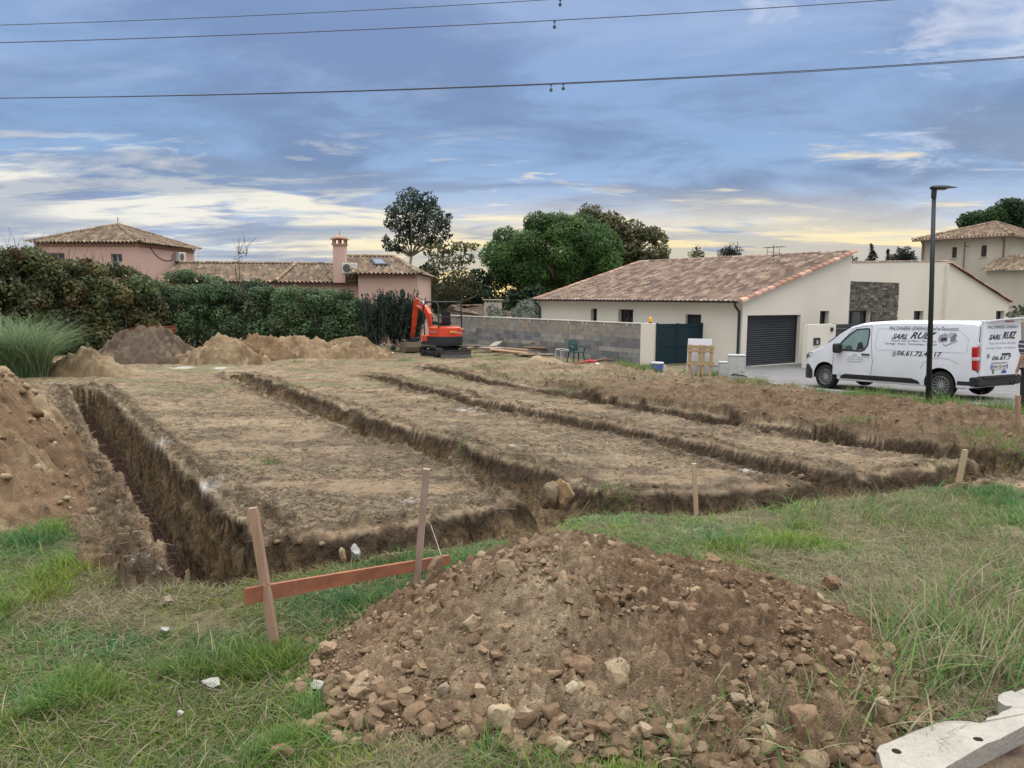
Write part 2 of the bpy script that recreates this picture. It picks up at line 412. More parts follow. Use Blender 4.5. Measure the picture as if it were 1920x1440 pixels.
# soil colours (albedo, dry to damp)
TAN = np.array([.255, .192, .125]); PALE = np.array([.345, .272, .182]); GREY = np.array([.165, .130, .094]); DARK = np.array([.085, .060, .040])
RED = np.array([.22, .15, .095]); CLAY = np.array([.30, .215, .125]); STRAW = np.array([.30, .265, .18]); MOSS = np.array([.15, .165, .085])
KDIRT = [G2(*q) for q in [(1740, 1470), (1800, 1424), (1872, 1386), (1960, 1340), (2300, 1240), (2500, 1500), (1900, 1700)]]
LIME = [(*G2(px, py), r_) for px, py, r_ in ((285, 1082, .16), (262, 1072, .10), (312, 1090, .10), (392, 1106, .20), (425, 1108, .14), (310, 829, .30), (398, 914, .22), (775, 938, .16), (880, 768, .35), (1312, 848, .3), (1425, 880, .25), (225, 1030, .08), (1500, 935, .2), (1370, 940, .2), (340, 690, .5), (415, 690, .5), (95, 722, .35))]
def soil_color(x, y, z, I):
    c = np.broadcast_to(TAN, x.shape+(3,)).copy()
    a = fbm(x*.55, y*.55, 4, 61); b = fbm(x*2.6, y*2.6, 4, 63); e = fbm(x*9, y*9, 3, 65); q = fbm(x*24, y*24, 2, 66)
    c = lerp(c, PALE, sstep(.0, .5, a)*.8)
    c = lerp(c, GREY, sstep(.05, .45, b-a*.5)*.85)
    c = lerp(c, DARK*1.5, sstep(.05, .4, e+.6*b)*.7); c = lerp(c, STRAW, sstep(.1, .4, fbm(x*4+3, y*11, 3, 68))*.4)
    c = lerp(c, PALE*1.05, sstep(.3, .6, q)*.35)
    grn = sstep(16, 21, y)*sstep(.0, .35, fbm(x*.45+9, y*.8, 4, 71)+.08)
    c = lerp(c, MOSS, grn*.55*I['far'])
    c = lerp(c, np.array((.128, .085, .053)), I['bank']*np.clip(.85+.5*b, 0, 1)*sstep(26, 17, y))
    c = lerp(c, CLAY*.75, I['bank']*sstep(.2, .55, q+.6*e)*.5)
    c = lerp(c, lerp(np.array((.185, .125, .08)), np.array((.26, .185, .115)), sstep(-.1, .45, b)), I['strip']*sstep(13, 8, y)*np.clip(.75+e, 0, 1))
    c = c*(1+I['rw']*np.where(I['cid'] > 0, (I['cid']-.45)*.55, 0))[..., None]
    # spilt lime marking
    for lx, ly, lr in LIME:
        d = np.hypot(x-lx, (y-ly)); c = lerp(c, (.62, .62, .60), sstep(lr, lr*.25, d+.5*lr*(e+b)+.5*lr*q)*.62)
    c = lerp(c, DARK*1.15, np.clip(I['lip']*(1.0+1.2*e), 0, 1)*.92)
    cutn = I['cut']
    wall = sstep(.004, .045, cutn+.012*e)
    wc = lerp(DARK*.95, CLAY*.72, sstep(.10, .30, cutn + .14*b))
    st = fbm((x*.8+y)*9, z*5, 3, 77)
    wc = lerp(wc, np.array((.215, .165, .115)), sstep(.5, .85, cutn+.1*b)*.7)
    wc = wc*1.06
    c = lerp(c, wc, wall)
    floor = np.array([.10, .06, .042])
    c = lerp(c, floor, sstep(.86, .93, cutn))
    gc = lerp(np.array([.15, .125, .08]), np.array([.11, .115, .055]), sstep(-.2, .3, b))
    gc = lerp(gc, STRAW, sstep(.1, .5, a+.4*e)*.6)
    c = lerp(c, gc, I['grass']*I['far'])
    dirt = inpoly(x, y, KDIRT).astype(float); c = lerp(c, lerp(np.array([.085, .06, .045]), np.array([.17, .13, .095]), sstep(-.2, .4, e)), dirt)
    meadow = lerp(np.array([.09, .11, .05]), np.array([.16, .14, .09]), sstep(-.2, .4, a))
    c = lerp(c, meadow, 1-I['far'])
    return c
def soil_material(name, bump=.5, sc=1.0):
    m = mat(name, attr='Col', rough=.95, nscale=9*sc, namt=.22, nscale2=60*sc, namt2=.28, bump=bump, bscale=85*sc, bdist=.02, spec=.15)
    return m
M_SOIL = soil_material('soil', .8)
def cut_face_texture(m):
    """crumbly cut-earth texture where the mesh's Col alpha marks a dug face"""
    nt = m.node_tree; N = nt.nodes; L = nt.links; b = N['Principled BSDF']; src = b.inputs['Base Color'].links[0].from_socket
    a = [n for n in N if n.type == 'ATTRIBUTE'][0]; tc = [n for n in N if n.type == 'TEX_COORD'][0]
    def nz(scale, st, det=7, ro=.68):
        mp = N.new('ShaderNodeMapping'); mp.inputs['Scale'].default_value = st; L.new(tc.outputs['Object'], mp.inputs[0])
        n = N.new('ShaderNodeTexNoise'); n.inputs['Scale'].default_value = scale; n.inputs['Detail'].default_value = det; n.inputs['Roughness'].default_value = ro; L.new(mp.outputs[0], n.inputs[0]); return n.outputs[0]
    n1 = nz(7, (1, 1, .8)); n2 = nz(26, (1, 1, .55))
    def mr(v, lo, hi, c, d):
        n = N.new('ShaderNodeMapRange'); L.new(v, n.inputs[0]); n.inputs[1].default_value = lo; n.inputs[2].default_value = hi; n.inputs[3].default_value = c; n.inputs[4].default_value = d; return n.outputs[0]
    mu = N.new('ShaderNodeMath'); mu.operation = 'MULTIPLY'; L.new(mr(n1, .32, .68, .55, 1.35), mu.inputs[0]); L.new(mr(n2, .35, .65, .62, 1.3), mu.inputs[1])
    mx = N.new('ShaderNodeMix'); mx.data_type = 'FLOAT'; L.new(a.outputs['Alpha'], mx.inputs[0]); mx.inputs[2].default_value = 1; L.new(mu.outputs[0], mx.inputs[3])
    vm = N.new('ShaderNodeVectorMath'); vm.operation = 'SCALE'; L.new(src, vm.inputs[0]); L.new(mx.outputs[0], vm.inputs['Scale']); L.new(vm.outputs[0], b.inputs['Base Color'])
    vo = N.new('ShaderNodeTexVoronoi'); vo.inputs['Scale'].default_value = 11; L.new(tc.outputs['Object'], vo.inputs[0])
    ad = N.new('ShaderNodeMath'); ad.operation = 'MULTIPLY_ADD'; L.new(vo.outputs['Distance'], ad.inputs[0]); ad.inputs[1].default_value = -.55; L.new(n1, ad.inputs[2])
    hh = N.new('ShaderNodeMath'); hh.operation = 'MULTIPLY'; L.new(ad.outputs[0], hh.inputs[0]); L.new(a.outputs['Alpha'], hh.inputs[1])
    bp = N.new('ShaderNodeBump'); bp.inputs['Strength'].default_value = 1.0; bp.inputs['Distance'].default_value = .10; L.new(hh.outputs[0], bp.inputs['Height'])
    old = b.inputs['Normal'].links[0].from_node; L.new(bp.outputs[0], old.inputs['Normal'])
cut_face_texture(M_SOIL)
def build_ground():
    ys = [-4.0]
    while ys[-1] < 3000:
        y = ys[-1]
        if y < 1.8: d = .25
        elif y < 35: d = min(max(y*y/(768*1.75)*1.15, .0075), .075)
        else: d = (y-34)*.12+.1
        ys.append(y+d)
    ys = np.array(ys)
    us = np.linspace(-.86, .86, 1300)
    us = np.concatenate([[-1.6, -1.25, -1.0], us, [1.0, 1.25, 1.6]])
    X = us[None, :]*(np.maximum(ys, 0)[:, None]+3.2); Y = np.repeat(ys[:, None], len(us), 1)
    x = X.ravel(); y = Y.ravel()
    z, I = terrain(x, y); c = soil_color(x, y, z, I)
    wm = sstep(.04, .12, I['cut'])*sstep(.97, .80, I['cut']); i_ = np.where(wm > .01)[0]
    x = x.copy(); y = y.copy()
    a_ = x[i_]+y[i_]; b_ = z[i_]*1.0; cr = fbm(a_*5+b_, b_*6+x[i_], 4, 81)*.09+fbm(a_*16, b_*16, 2, 83)*.03
    x[i_] += wm[i_]*cr*.7; y[i_] += wm[i_]*cr*.7
    nr, nc = X.shape; i = np.arange(nr*nc).reshape(nr, nc)
    F = np.stack([i[:-1, :-1], i[:-1, 1:], i[1:, 1:], i[1:, :-1]], -1).reshape(-1, 4)
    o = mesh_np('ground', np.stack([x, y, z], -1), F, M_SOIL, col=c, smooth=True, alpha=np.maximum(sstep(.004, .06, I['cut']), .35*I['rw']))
    tag(o, kind='structure')
build_ground()
def build_road():
    n = len(ROADF); V = []; F = []; K = 24
    def dens(P):
        out = []
        for a, b in zip(P[:-1], P[1:]):
            for t in np.linspace(0, 1, 9)[:-1]: out.append((a[0]*(1-t)+b[0]*t, a[1]*(1-t)+b[1]*t))
        return out+[P[-1]]
    A, B = dens(ROADF), dens(ROADB); n = len(A)
    for a, b in zip(A, B):
        for k in range(K+1):
            t = k/K; x = a[0]*(1-t)+b[0]*t; y = a[1]*(1-t)+b[1]*t; V.append((x, y, float(base(x, y))+.012))
    i = np.arange(n*(K+1)).reshape(n, K+1)
    F = np.stack([i[:-1, :-1], i[1:, :-1], i[1:, 1:], i[:-1, 1:]], -1).reshape(-1, 4)
    o = mesh_np('road', V, F, mat('asphalt', (.17, .17, .175), .85, nscale=1.2, namt=.25, nscale2=140, namt2=.25, bump=.25, bscale=180), smooth=True)
    tag(o, kind='structure')
    # precast edging between verge and road
    mb = MB()
    for (a, b) in zip(A[4:-1], A[5:]):
        for j in range(1):
            p = Vector((*a, 0)); q = Vector((*b, 0)); d = (q-p); L = d.length; d.normalize(); nn = Vector((d.y, -d.x, 0))
            za, zb = float(base(*a)), float(base(*b))
            vs = []
            for w_, h_ in ((-.06, -.06), (-.06, .07), (.06, .07), (.06, -.06)):
                vs.append(p+d*.004+nn*w_+Vector((0, 0, za+h_)));
            for w_, h_ in ((-.06, -.06), (-.06, .07), (.06, .07), (.06, -.06)):
                vs.append(q-d*.004+nn*w_+Vector((0, 0, zb+h_)))
            mb.add(vs, [(0, 1, 2, 3), (7, 6, 5, 4), (0, 4, 5, 1), (1, 5, 6, 2), (2, 6, 7, 3), (3, 7, 4, 0)])
    o = mb.build('road_kerb', mat('kerb_concrete', (.42, .42, .40), .9, nscale=12, namt=.2, bump=.2, bscale=90)); tag(o, kind='structure')
build_road()
# ------------------------------------------------------------------ building helpers
UP = Vector((0, 0, 1))
class Frame:
    """a vertical plane: origin O, unit u along it, n outwards"""
    def __init__(s, O, u, n=None):
        s.O = Vector(O); s.u = Vector(u).normalized(); s.n = Vector(n) if n is not None else Vector((s.u.y, -s.u.x, 0))
    def P(s, a, b, c=0.): return s.O + s.u*a + UP*b + s.n*c
    def ab(s, px, py):
        p = Vector(on_plane(px, py, np.array(s.O), np.array(s.n))); d = p-s.O; return d.dot(s.u), d.z
    def rect(s, x0, x1, y0, y1):
        """pixel box -> (a0,a1,b0,b1)"""
        pts = [s.ab(x, y) for x in (x0, x1) for y in (y0, y1)]
        a = sorted(p[0] for p in pts); 
        b0 = sorted(p[1] for p in pts)
        return ((a[0]+a[1])/2, (a[2]+a[3])/2, (b0[0]+b0[1])/2, (b0[2]+b0[3])/2)
def wall(fr, L, top, holes, reveal=.18, b0=-.3, mb=None):
    """wall sheet with openings and their reveals. top: float or list of (a, z)"""
    mb = mb or MB()
    tp = [(0, top), (L, top)] if not hasattr(top, '__len__') else top
    T = lambda a: float(np.interp(a, [q[0] for q in tp], [q[1] for q in tp]))
    xs = sorted(set([0, L]+[q[0] for q in tp]+[h[i] for h in holes for i in (0, 1)]))
    zs = sorted(set([b0]+[h[i] for h in holes for i in (2, 3)]))
    for i in range(len(xs)-1):
        a0, a1 = xs[i], xs[i+1]
        for j in range(len(zs)):
            z0 = zs[j]; last = j == len(zs)-1
            z1a, z1b = (T(a0), T(a1)) if last else (zs[j+1], zs[j+1])
            am, zm = (a0+a1)/2, (z0+min(z1a, z1b))/2
            if any(h[0]-1e-6 < am < h[1]+1e-6 and h[2]-1e-6 < zm < h[3]+1e-6 for h in holes): continue
            mb.quad(fr.P(a0, z0), fr.P(a1, z0), fr.P(a1, z1b), fr.P(a0, z1a))
    for h in holes:
        a0, a1, z0, z1 = h[:4]; r = -reveal
        mb.quad(fr.P(a0, z0), fr.P(a0, z1), fr.P(a0, z1, r), fr.P(a0, z0, r))
        mb.quad(fr.P(a1, z0), fr.P(a1, z0, r), fr.P(a1, z1, r), fr.P(a1, z1))
        mb.quad(fr.P(a0, z1), fr.P(a1, z1), fr.P(a1, z1, r), fr.P(a0, z1, r))
        mb.quad(fr.P(a0, z0), fr.P(a0, z0, r), fr.P(a1, z0, r), fr.P(a1, z0))
    return mb
def window(fr, h, parent, depth=.16, mframe=None, mglass=None, bars=1, sill=False, fw=.055):
    a0, a1, z0, z1 = h[:4]; mb = MB()
    def bar(x0, x1, y0, y1, c0=-depth-.05, c1=-depth+.01):
        vs = [fr.P(x, y, c) for c in (c0, c1) for y in (y0, y1) for x in (x0, x1)]
        mb.add(vs, [(0, 2, 3, 1), (4, 5, 7, 6), (0, 1, 5, 4), (2, 6, 7, 3), (0, 4, 6, 2), (1, 3, 7, 5)])
    e = .002
    bar(a0+e, a1-e, z0+e, z0+fw); bar(a0+e, a1-e, z1-fw, z1-e); bar(a0+e, a0+fw, z0+fw, z1-fw); bar(a1-fw, a1-e, z0+fw, z1-fw)
    for k in range(bars):
        x = a0+(a1-a0)*(k+1)/(bars+1); bar(x-fw*.8, x+fw*.8, z0+fw, z1-fw)
    w = mb.build('window', mframe, parent)
    g = MB(); g.quad(fr.P(a0+fw, z0+fw, -depth-.03), fr.P(a1-fw, z0+fw, -depth-.03), fr.P(a1-fw, z1-fw, -depth-.03), fr.P(a0+fw, z1-fw, -depth-.03))
    g.build('pane', mglass, w)
    if sill:
        s_ = MB(); vs = [fr.P(x, y, c) for c in (-.02, .06) for y in (z0-.07, z0-.003) for x in (a0-.06, a1+.06)]
        s_.add(vs, [(0, 2, 3, 1), (4, 5, 7, 6), (0, 1, 5, 4), (2, 6, 7, 3), (0, 4, 6, 2), (1, 3, 7, 5)]); s_.build('sill', sill, w)
    return w
TILES = {
 'new': [srgb(148, 126, 113), srgb(166, 146, 130), srgb(130, 111, 102), srgb(141, 124, 116), srgb(156, 134, 120), srgb(121, 105, 98), srgb(175, 157, 141)],
 'old': [srgb(150, 132, 112), srgb(136, 120, 102), srgb(164, 146, 124), srgb(124, 110, 98), srgb(144, 122, 106), srgb(116, 106, 96)],
 'verge': [srgb(182, 146, 128), srgb(166, 130, 114), srgb(192, 160, 140), srgb(156, 120, 106)],
}
def tile_roof(name, P0, U, Vv, poly, pal, parent, period=.24, course=.36, amp=.055, seg=8):
    """corrugated tile field: P0 eave corner, U along eave, Vv up the slope; poly in (u,v) metres"""
    P0 = np.array(P0, float); U = np.array(U, float); U /= np.linalg.norm(U); Vv = np.array(Vv, float); Vv /= np.linalg.norm(Vv)
    n = np.cross(U, Vv); n /= np.linalg.norm(n)
    if n[2] < 0: n = -n
    pu = [p[0] for p in poly]; pv = [p[1] for p in poly]
    us = np.arange(min(pu), max(pu)+1e-6, period/seg)
    nc = int(math.ceil((max(pv)-min(pv))/course)); vs = []; lift = []
    for k in range(nc):
        v0 = min(pv)+k*course
        vs += [v0, min(v0+course-.012, max(pv))]; lift += [.035, 0.0]
    vs = np.array(vs); lift = np.array(lift)
    Ug, Vg = np.meshgrid(us, vs); ph = (Ug/period) % 1
    prof = np.where(ph < .58, np.sin(ph/.58*np.pi), -.55*np.sin((ph-.58)/.42*np.pi))
    Hh = prof*amp + lift[:, None]
    ci = np.floor(Ug/period+1e-6).astype(int); ri = np.repeat(np.arange(nc), 2)[:, None]+0*ci
    rr = _hash(ci, ri, 91); rr2 = _hash(ci, ri, 97)
    pal = np.array(pal); col = pal[(rr*len(pal)).astype(int) % len(pal)]*(.84+.32*rr2[..., None])
    Ppt = P0 + Ug[..., None]*U + Vg[..., None]*Vv + Hh[..., None]*n
    nr, ncol = Ug.shape; i = np.arange(nr*ncol).reshape(nr, ncol)
    F = np.stack([i[:-1, :-1], i[:-1, 1:], i[1:, 1:], i[1:, :-1]], -1).reshape(-1, 4)
    cu = ((Ug[:-1, :-1]+Ug[1:, 1:])/2).ravel(); cv = ((Vg[:-1, :-1]+Vg[1:, 1:])/2).ravel()
    F = F[inpoly(cu, cv, poly)]
    return mesh_np(name, Ppt.reshape(-1, 3), F, M_TILE, parent, col.reshape(-1, 3))
M_TILE = mat('roof_tile', attr='Col', rough=.85, nscale=30, namt=.18, spec=.2)
def ridge(mb, a, b, r, pal, L=.38, lift=.04, up=(0, 0, 1), half=True):
    a = Vector(a); b = Vector(b); d = b-a; n = max(1, int(d.length/L)); d.normalize(); step = (b-a).length/n
    sx = d.cross(Vector(up)).normalized(); uz = sx.cross(d).normalized()
    for k in range(n):
        c = random.choice(pal); f = random.uniform(.85, 1.15); mb.color(tuple(q*f for q in c))
        p = a+d*(k*step); q = a+d*((k+1)*step+.05); vs = []
        for pt, rr, lf in ((p, r*1.08, lift+.012), (q, r*.92, lift)):
            for j in range(9):
                t = math.pi*(j/8); vs.append(pt+sx*math.cos(t)*rr+uz*(math.sin(t)*rr*.8+lf))
        fs = [(j, j+1, j+10, j+9) for j in range(8)]+[tuple(range(9)), tuple(range(9, 18))]
        mb.add(vs, fs)
    return mb
M_WHITE = mat('white_render', (.76, .72, .635), .9, nscale=.5, namt=.05, nscale2=60, namt2=.05, bump=.12, bscale=220, bdist=.004)
M_ANTH = mat('anthracite_metal', (.022, .027, .036), .45, spec=.5)
M_SHUT = mat('anthracite_slats', (.03, .036, .048), .35, spec=.5)
M_GLASS = mat('window_glass', (.02, .025, .03), .06, spec=.8)
M_CURT = mat('net_curtain', (.5, .5, .5), .9)
# ------------------------------------------------------------------ white house
VU = Vector((-.588, .809, 0)).normalized()      # along the long facade, away from the road corner
VG = Vector((.809, .588, 0)).normalized()       # along the gable
GZ0 = -.93
C0 = Vector((8.8, 29.5, 0))
F1 = Frame(C0, VU, (-.809, -.588, 0)); F1.n.normalize()
F2 = Frame(C0, VG, (.588, -.809, 0)); F2.n.normalize()
def white_house():
    t = thing('white_house', 'low white rendered house with a single slope tiled roof and a dark garage shutter', 'house', (C0.x, C0.y, GZ0))
    def loc(o):
        o.matrix_parent_inverse = Matrix.Translation(-t.location); return o
    L1 = 12.6; W2 = 7.35; ze = 1.66; zr = 3.74
    def Fz(F, r): a0, a1, b0, b1 = F.rect(*r); return [a0, a1, b0, b1]
    w1 = Fz(F1, (1107.5, 1119, 578.7, 612)); w2 = Fz(F1, (1159, 1187, 580, 620)); w3 = Fz(F1, (1285, 1314, 589.5, 640))
    for w in (w1, w2, w3): w[2] = min(w[2], 0.2)
    w1[2] = w2[2] = -.15; w3[2] = -.4
    gd_ = Fz(F2, (1400, 1499, 590.8, 681)); gd_[2] = GZ0+.03
    sw = Fz(F2, (1537, 1554, 583, 618)); sw[2] = -.1
    mb = wall(F1, L1, ze, [w1, w2, w3], .2, GZ0-.2)
    wall(F2, W2, [(0, ze), (W2, zr)], [gd_, sw], .22, GZ0-.2, mb)
    B = F1.P(L1, 0)
    fb = Frame(B, VG, (-.588, .809, 0)); wall(fb, W2, [(0, ze), (W2, zr)], [], .1, GZ0-.2, mb)
    fk = Frame(F2.P(W2, 0), VU, (.809, .588, 0)); wall(fk, L1, zr, [], .1, GZ0-.2, mb)
    loc(mb.build('wall', M_WHITE, t))
    for w, b in ((w1, 0), (w2, 1)): loc(window(F1, w, t, .2, M_ANTH, M_GLASS, b))
    c = MB(); x = (w2[0]+w2[1])/2; c.quad(F1.P(x-.35, w2[2], -.26), F1.P(x-.1, w2[2], -.26), F1.P(x-.1, w2[3]-.05, -.26), F1.P(x-.35, w2[3]-.05, -.26))
    def shutter(F, w, dep, nm):
        s = MB(); n = int((w[3]-w[2])/.085); st = (w[3]-w[2])/n
        for k in range(n):
            z = w[2]+k*st
            pts = [(z+.004, -dep-.012), (z+.018, -dep+.01), (z+st-.03, -dep+.012), (z+st-.008, -dep-.004), (z+st+.004, -dep-.012)]
            for (za, ca), (zb, cb) in zip(pts[:-1], pts[1:]):
                s.quad(F.P(w[0]+.03, za, ca), F.P(w[1]-.03, za, ca), F.P(w[1]-.03, zb, cb), F.P(w[0]+.03, zb, cb))
        o = loc(s.build(nm, M_SHUT, t))
        for x0, x1 in ((w[0]+.002, w[0]+.06), (w[1]-.06, w[1]-.002)):
            f = MB(); vs = [F.P(x, z, cc) for cc in (-dep-.03, -dep+.03) for z in (w[2], w[3]-.002) for x in (x0, x1)]
            f.add(vs, [(0, 2, 3, 1), (4, 5, 7, 6), (0, 1, 5, 4), (2, 6, 7, 3), (0, 4, 6, 2), (1, 3, 7, 5)])
            f.build('guide_rail', M_ANTH, o)
        return o
    shutter(F1, w3, .16, 'window_shutter'); shutter(F2, gd_, .18, 'garage_door')
    loc(window(F2, sw, t, .2, M_ANTH, M_GLASS, 0))
    # roof
    slope = Vector((VG.x*W2, VG.y*W2, zr-ze)); sl = slope.length; ev = slope.normalized()
    P0 = F1.P(-.12, ze+.02) - ev*.32
    rf = loc(tile_roof('roof', P0, VU, ev, [(0, 0), (L1+.3, 0), (L1+.3, sl+.32), (0, sl+.32)], TILES['new'], t))
    # soffit slab under the tiles
    n = VU.cross(ev); n = n if n.z > 0 else -n
    s = MB(); a, b = P0-n*.03+VU*.1+ev*.1, P0-n*.03+VU*(L1+.2)+ev*.1; c2, d2 = b+ev*(sl+.15), a+ev*(sl+.15)
    s.add([a, b, c2, d2, a-n*.05, b-n*.05, c2-n*.05, d2-n*.05], [(0, 1, 2, 3), (7, 6, 5, 4), (0, 4, 5, 1), (1, 5, 6, 2), (2, 6, 7, 3), (3, 7, 4, 0)])
    s.build('roof_board', M_WHITE, rf)
    vg = MB(); ridge(vg, P0+VU*.02, P0+VU*.02+ev*(sl+.33), .15, TILES['verge'], .40, .0, n); vg2 = MB(); ridge(vg2, P0+VU*(L1+.3), P0+VU*(L1+.3)+ev*(sl+.33), .13, TILES['verge'], .40, .0, n)
    vg.build('verge_tile', M_TILE, rf, colored=True); vg2.build('verge_tile', M_TILE, rf, colored=True)
    tp = MB(); ridge(tp, P0+ev*(sl+.30), P0+ev*(sl+.30)+VU*(L1+.3), .13, TILES['new'], .4, .0); tp.build('ridge_tile', M_TILE, rf, colored=True)
    # gutter and downpipes
    g = MB(); pr = [(math.cos(k/8*math.pi+math.pi)*.075, math.sin(k/8*math.pi+math.pi)*.075) for k in range(9)]
    ga = F1.P(-.05, ze-.02, .36); vs = []
    for q in (ga, ga+VU*(L1+.1)):
        vs += [q+F1.n*x+UP*z for x, z in pr]+[q+F1.n*x*.88+UP*(z*.88+.0) for x, z in pr[::-1]]
    g.add(vs, [(k, (k+1) % 18, (k+1) % 18+18, k+18) for k in range(18)]+[tuple(range(18))[::-1], tuple(range(18, 36))])
    loc(g.build('gutter', M_ANTH, t))
    for aa, nm in ((.10, 'downpipe'), (L1-.1, 'downpipe')):
        d = MB(); d.tube([F1.P(aa, ze-.07, .34), F1.P(aa, ze-.2, .34), F1.P(aa, ze-.42, .08), F1.P(aa, ze-.6, .07), F1.P(aa, GZ0, .07)], .052, 10)
        loc(smooth_angle(d.build(nm, M_ANTH, t)))
    # rear wing: wall set back, stone cladding, entrance door, sloping wing
    Fw = Frame(F2.P(W2, 0, -1.0), VG, F2.n)
    aL, _ = Fw.ab(1580, 560); a1, zt1 = Fw.ab(1590, 494); a2, zt2 = Fw.ab(1774, 489); a3, _ = Fw.ab(1770, 560)
    O = Fw.P(aL-1.5, 0); Fw = Frame(O, VG, F2.n)
    r = lambda x, y: Fw.ab(x, y)
    Lw = r(1774, 560)[0]
    st = Fw.rect(1585, 1682, 528.5, 625); dr = Fw.rect(1587, 1630, 582, 640); wn = list(Fw.rect(1712, 1730, 583, 640)); wn[2] = -.2
    st = [r(1570, 560)[0], st[1], GZ0, st[3]]; dr = [r(1580, 560)[0], dr[1], GZ0+.05, dr[3]]
    mb = wall(Fw, Lw, [(0, r(1590, 494)[1]), (Lw, r(1774, 489)[1])], [wn, dr], .2, GZ0-.2)
    zt = r(1774, 489)[1]
    bk = Frame(Fw.P(Lw, 0), VU, VG); wall(bk, 7, zt, [], .1, GZ0-.2, mb)
    bk = Frame(Fw.P(0, 0, -7), VG, VU); wall(bk, Lw, zt, [], .1, GZ0-.2, mb)
    mb.quad(Fw.P(0, zt-.35, -.0), Fw.P(Lw, zt-.25, 0), Fw.P(Lw, zt-.25, -7), Fw.P(0, zt-.35, -7))
    wing = loc(mb.build('rear_wing_wall', M_WHITE, t))
    cp = MB(); ridge(cp, Fw.P(0, r(1590, 494)[1], -.06), Fw.P(Lw, zt, -.06), .09, TILES['new'], .4, -.03); cp.build('coping_tile', M_TILE, wing, colored=True)
    stn = MB()
    x0, x1, z0, z1 = st; d0, d1, dz0, dz1 = dr
    rng = random.Random(5); z = z0
    while z < z1-.01:
        hh = min(rng.choice([.09, .12, .15, .11]), z1-z); x = x0
        while x < x1-.01:
            ww = min(rng.uniform(.18, .5), x1-x); zz1 = z+hh
            xs_ = [(x, x+ww)]
            if zz1 > dz0 and z < dz1 and x < d1+.02 and x+ww > d0:
                xs_ = [(d1+.02, x+ww)] if x+ww > d1+.05 else []
            for q0, q1 in xs_:
                c_ = rng.choice([(.16, .145, .12), (.11, .10, .09), (.21, .19, .155), (.075, .072, .068), (.14, .12, .095)]); f = rng.uniform(.8, 1.25)
                stn.color(tuple(k*f for k in c_)); p = rng.uniform(.03, .07)
                vs = [Fw.P(xx, yy, cc) for cc in (.002, p) for yy in (z+.006, zz1-.006) for xx in (q0+.005, q1-.005)]
                stn.add(vs, [(0, 2, 3, 1), (4, 5, 7, 6), (0, 1, 5, 4), (2, 6, 7, 3), (0, 4, 6, 2), (1, 3, 7, 5)])
            x += ww
        z += hh
    loc(stn.build('stone_cladding', mat('stone', attr='Col', rough=.95, nscale=14, namt=.35, bump=.6, bscale=40), t, colored=True))
    loc(window(Fw, wn, t, .2, M_ANTH, M_GLASS, 0))
    d_ = window(Fw, dr, t, .2, M_ANTH, M_GLASS, 1, fw=.09); d_.name = 'entrance_door'; loc(d_)
    cu = MB(); xx = (d0+d1)/2; cu.quad(Fw.P(xx+.1, dz0+.1, -.228), Fw.P(d1-.35, dz0+.1, -.228), Fw.P(d1-.35, dz1-.1, -.228), Fw.P(xx+.1, dz1-.1, -.228))
    # sloping wing further right, 20 cm proud
    Fv = Frame(Fw.P(r(1768, 560)[0], 0, .2), VG, F2.n); q = lambda x, y: Fv.ab(x, y)
    aR, zR = q(1892, 566); zL = q(1770, 494)[1]
    wv = list(Fv.rect(1866, 1881, 583, 640)); wv[2] = -.2
    mb = wall(Fv, aR, [(0, zL), (aR, zR)], [wv], .2, GZ0-.2)
    e_ = Frame(Fv.P(aR, 0), VU, VG); wall(e_, 7, zR, [], .1, GZ0-.2, mb)
    e_ = Frame(Fv.P(0, 0), VU, -VG); wall(e_, 7, zL, [], .1, GZ0-.2, mb)
    loc(mb.build('side_wing_wall', M_WHITE, t)); loc(window(Fv, wv, t, .2, M_ANTH, M_GLASS, 0))
    dv = (Fv.P(aR, zR)-Fv.P(0, zL)); ln = dv.length
    rs = loc(tile_roof('side_wing_roof', Fv.P(aR, zR+.02, .05)+dv.normalized()*.12, VU, -dv, [(0, 0), (7, 0), (7, ln+.1), (0, ln+.1)], TILES['new'], t))
    vv = MB(); ridge(vv, Fv.P(0, zL+.02, .05), Fv.P(aR, zR+.02, .05)+dv.normalized()*.15, .12, TILES['verge'], .38, .0); vv.build('verge_tile', M_TILE, rs, colored=True)
    # tv antenna behind the ridge
    an = MB(); p = Vector(at(1450, 478, 35.5)); an.tube([p-UP*1.2, p+UP*.45], .02, 6)
    for k in range(5): an.tube([p+UP*.35+VU*(-.5+k*.22)+VG*-.28, p+UP*.35+VU*(-.5+k*.22)+VG*.28], .012, 5)
    an.tube([p+UP*.35-VU*.55, p+UP*.35+VU*.5], .014, 5); an.tube([p+UP*.12-VG*.45, p+UP*.12+VG*.45], .012, 5)
    for s_ in (-1, 1): an.tube([p+UP*.12+VG*.45*s_-UP*.14, p+UP*.12+VG*.45*s_+UP*.2], .012, 5)
    loc(an.build('tv_antenna', mat('antenna_metal', (.2, .2, .21), .5, metal=.6), t))
    return Fw, Fv
WFw, WFv = white_house()
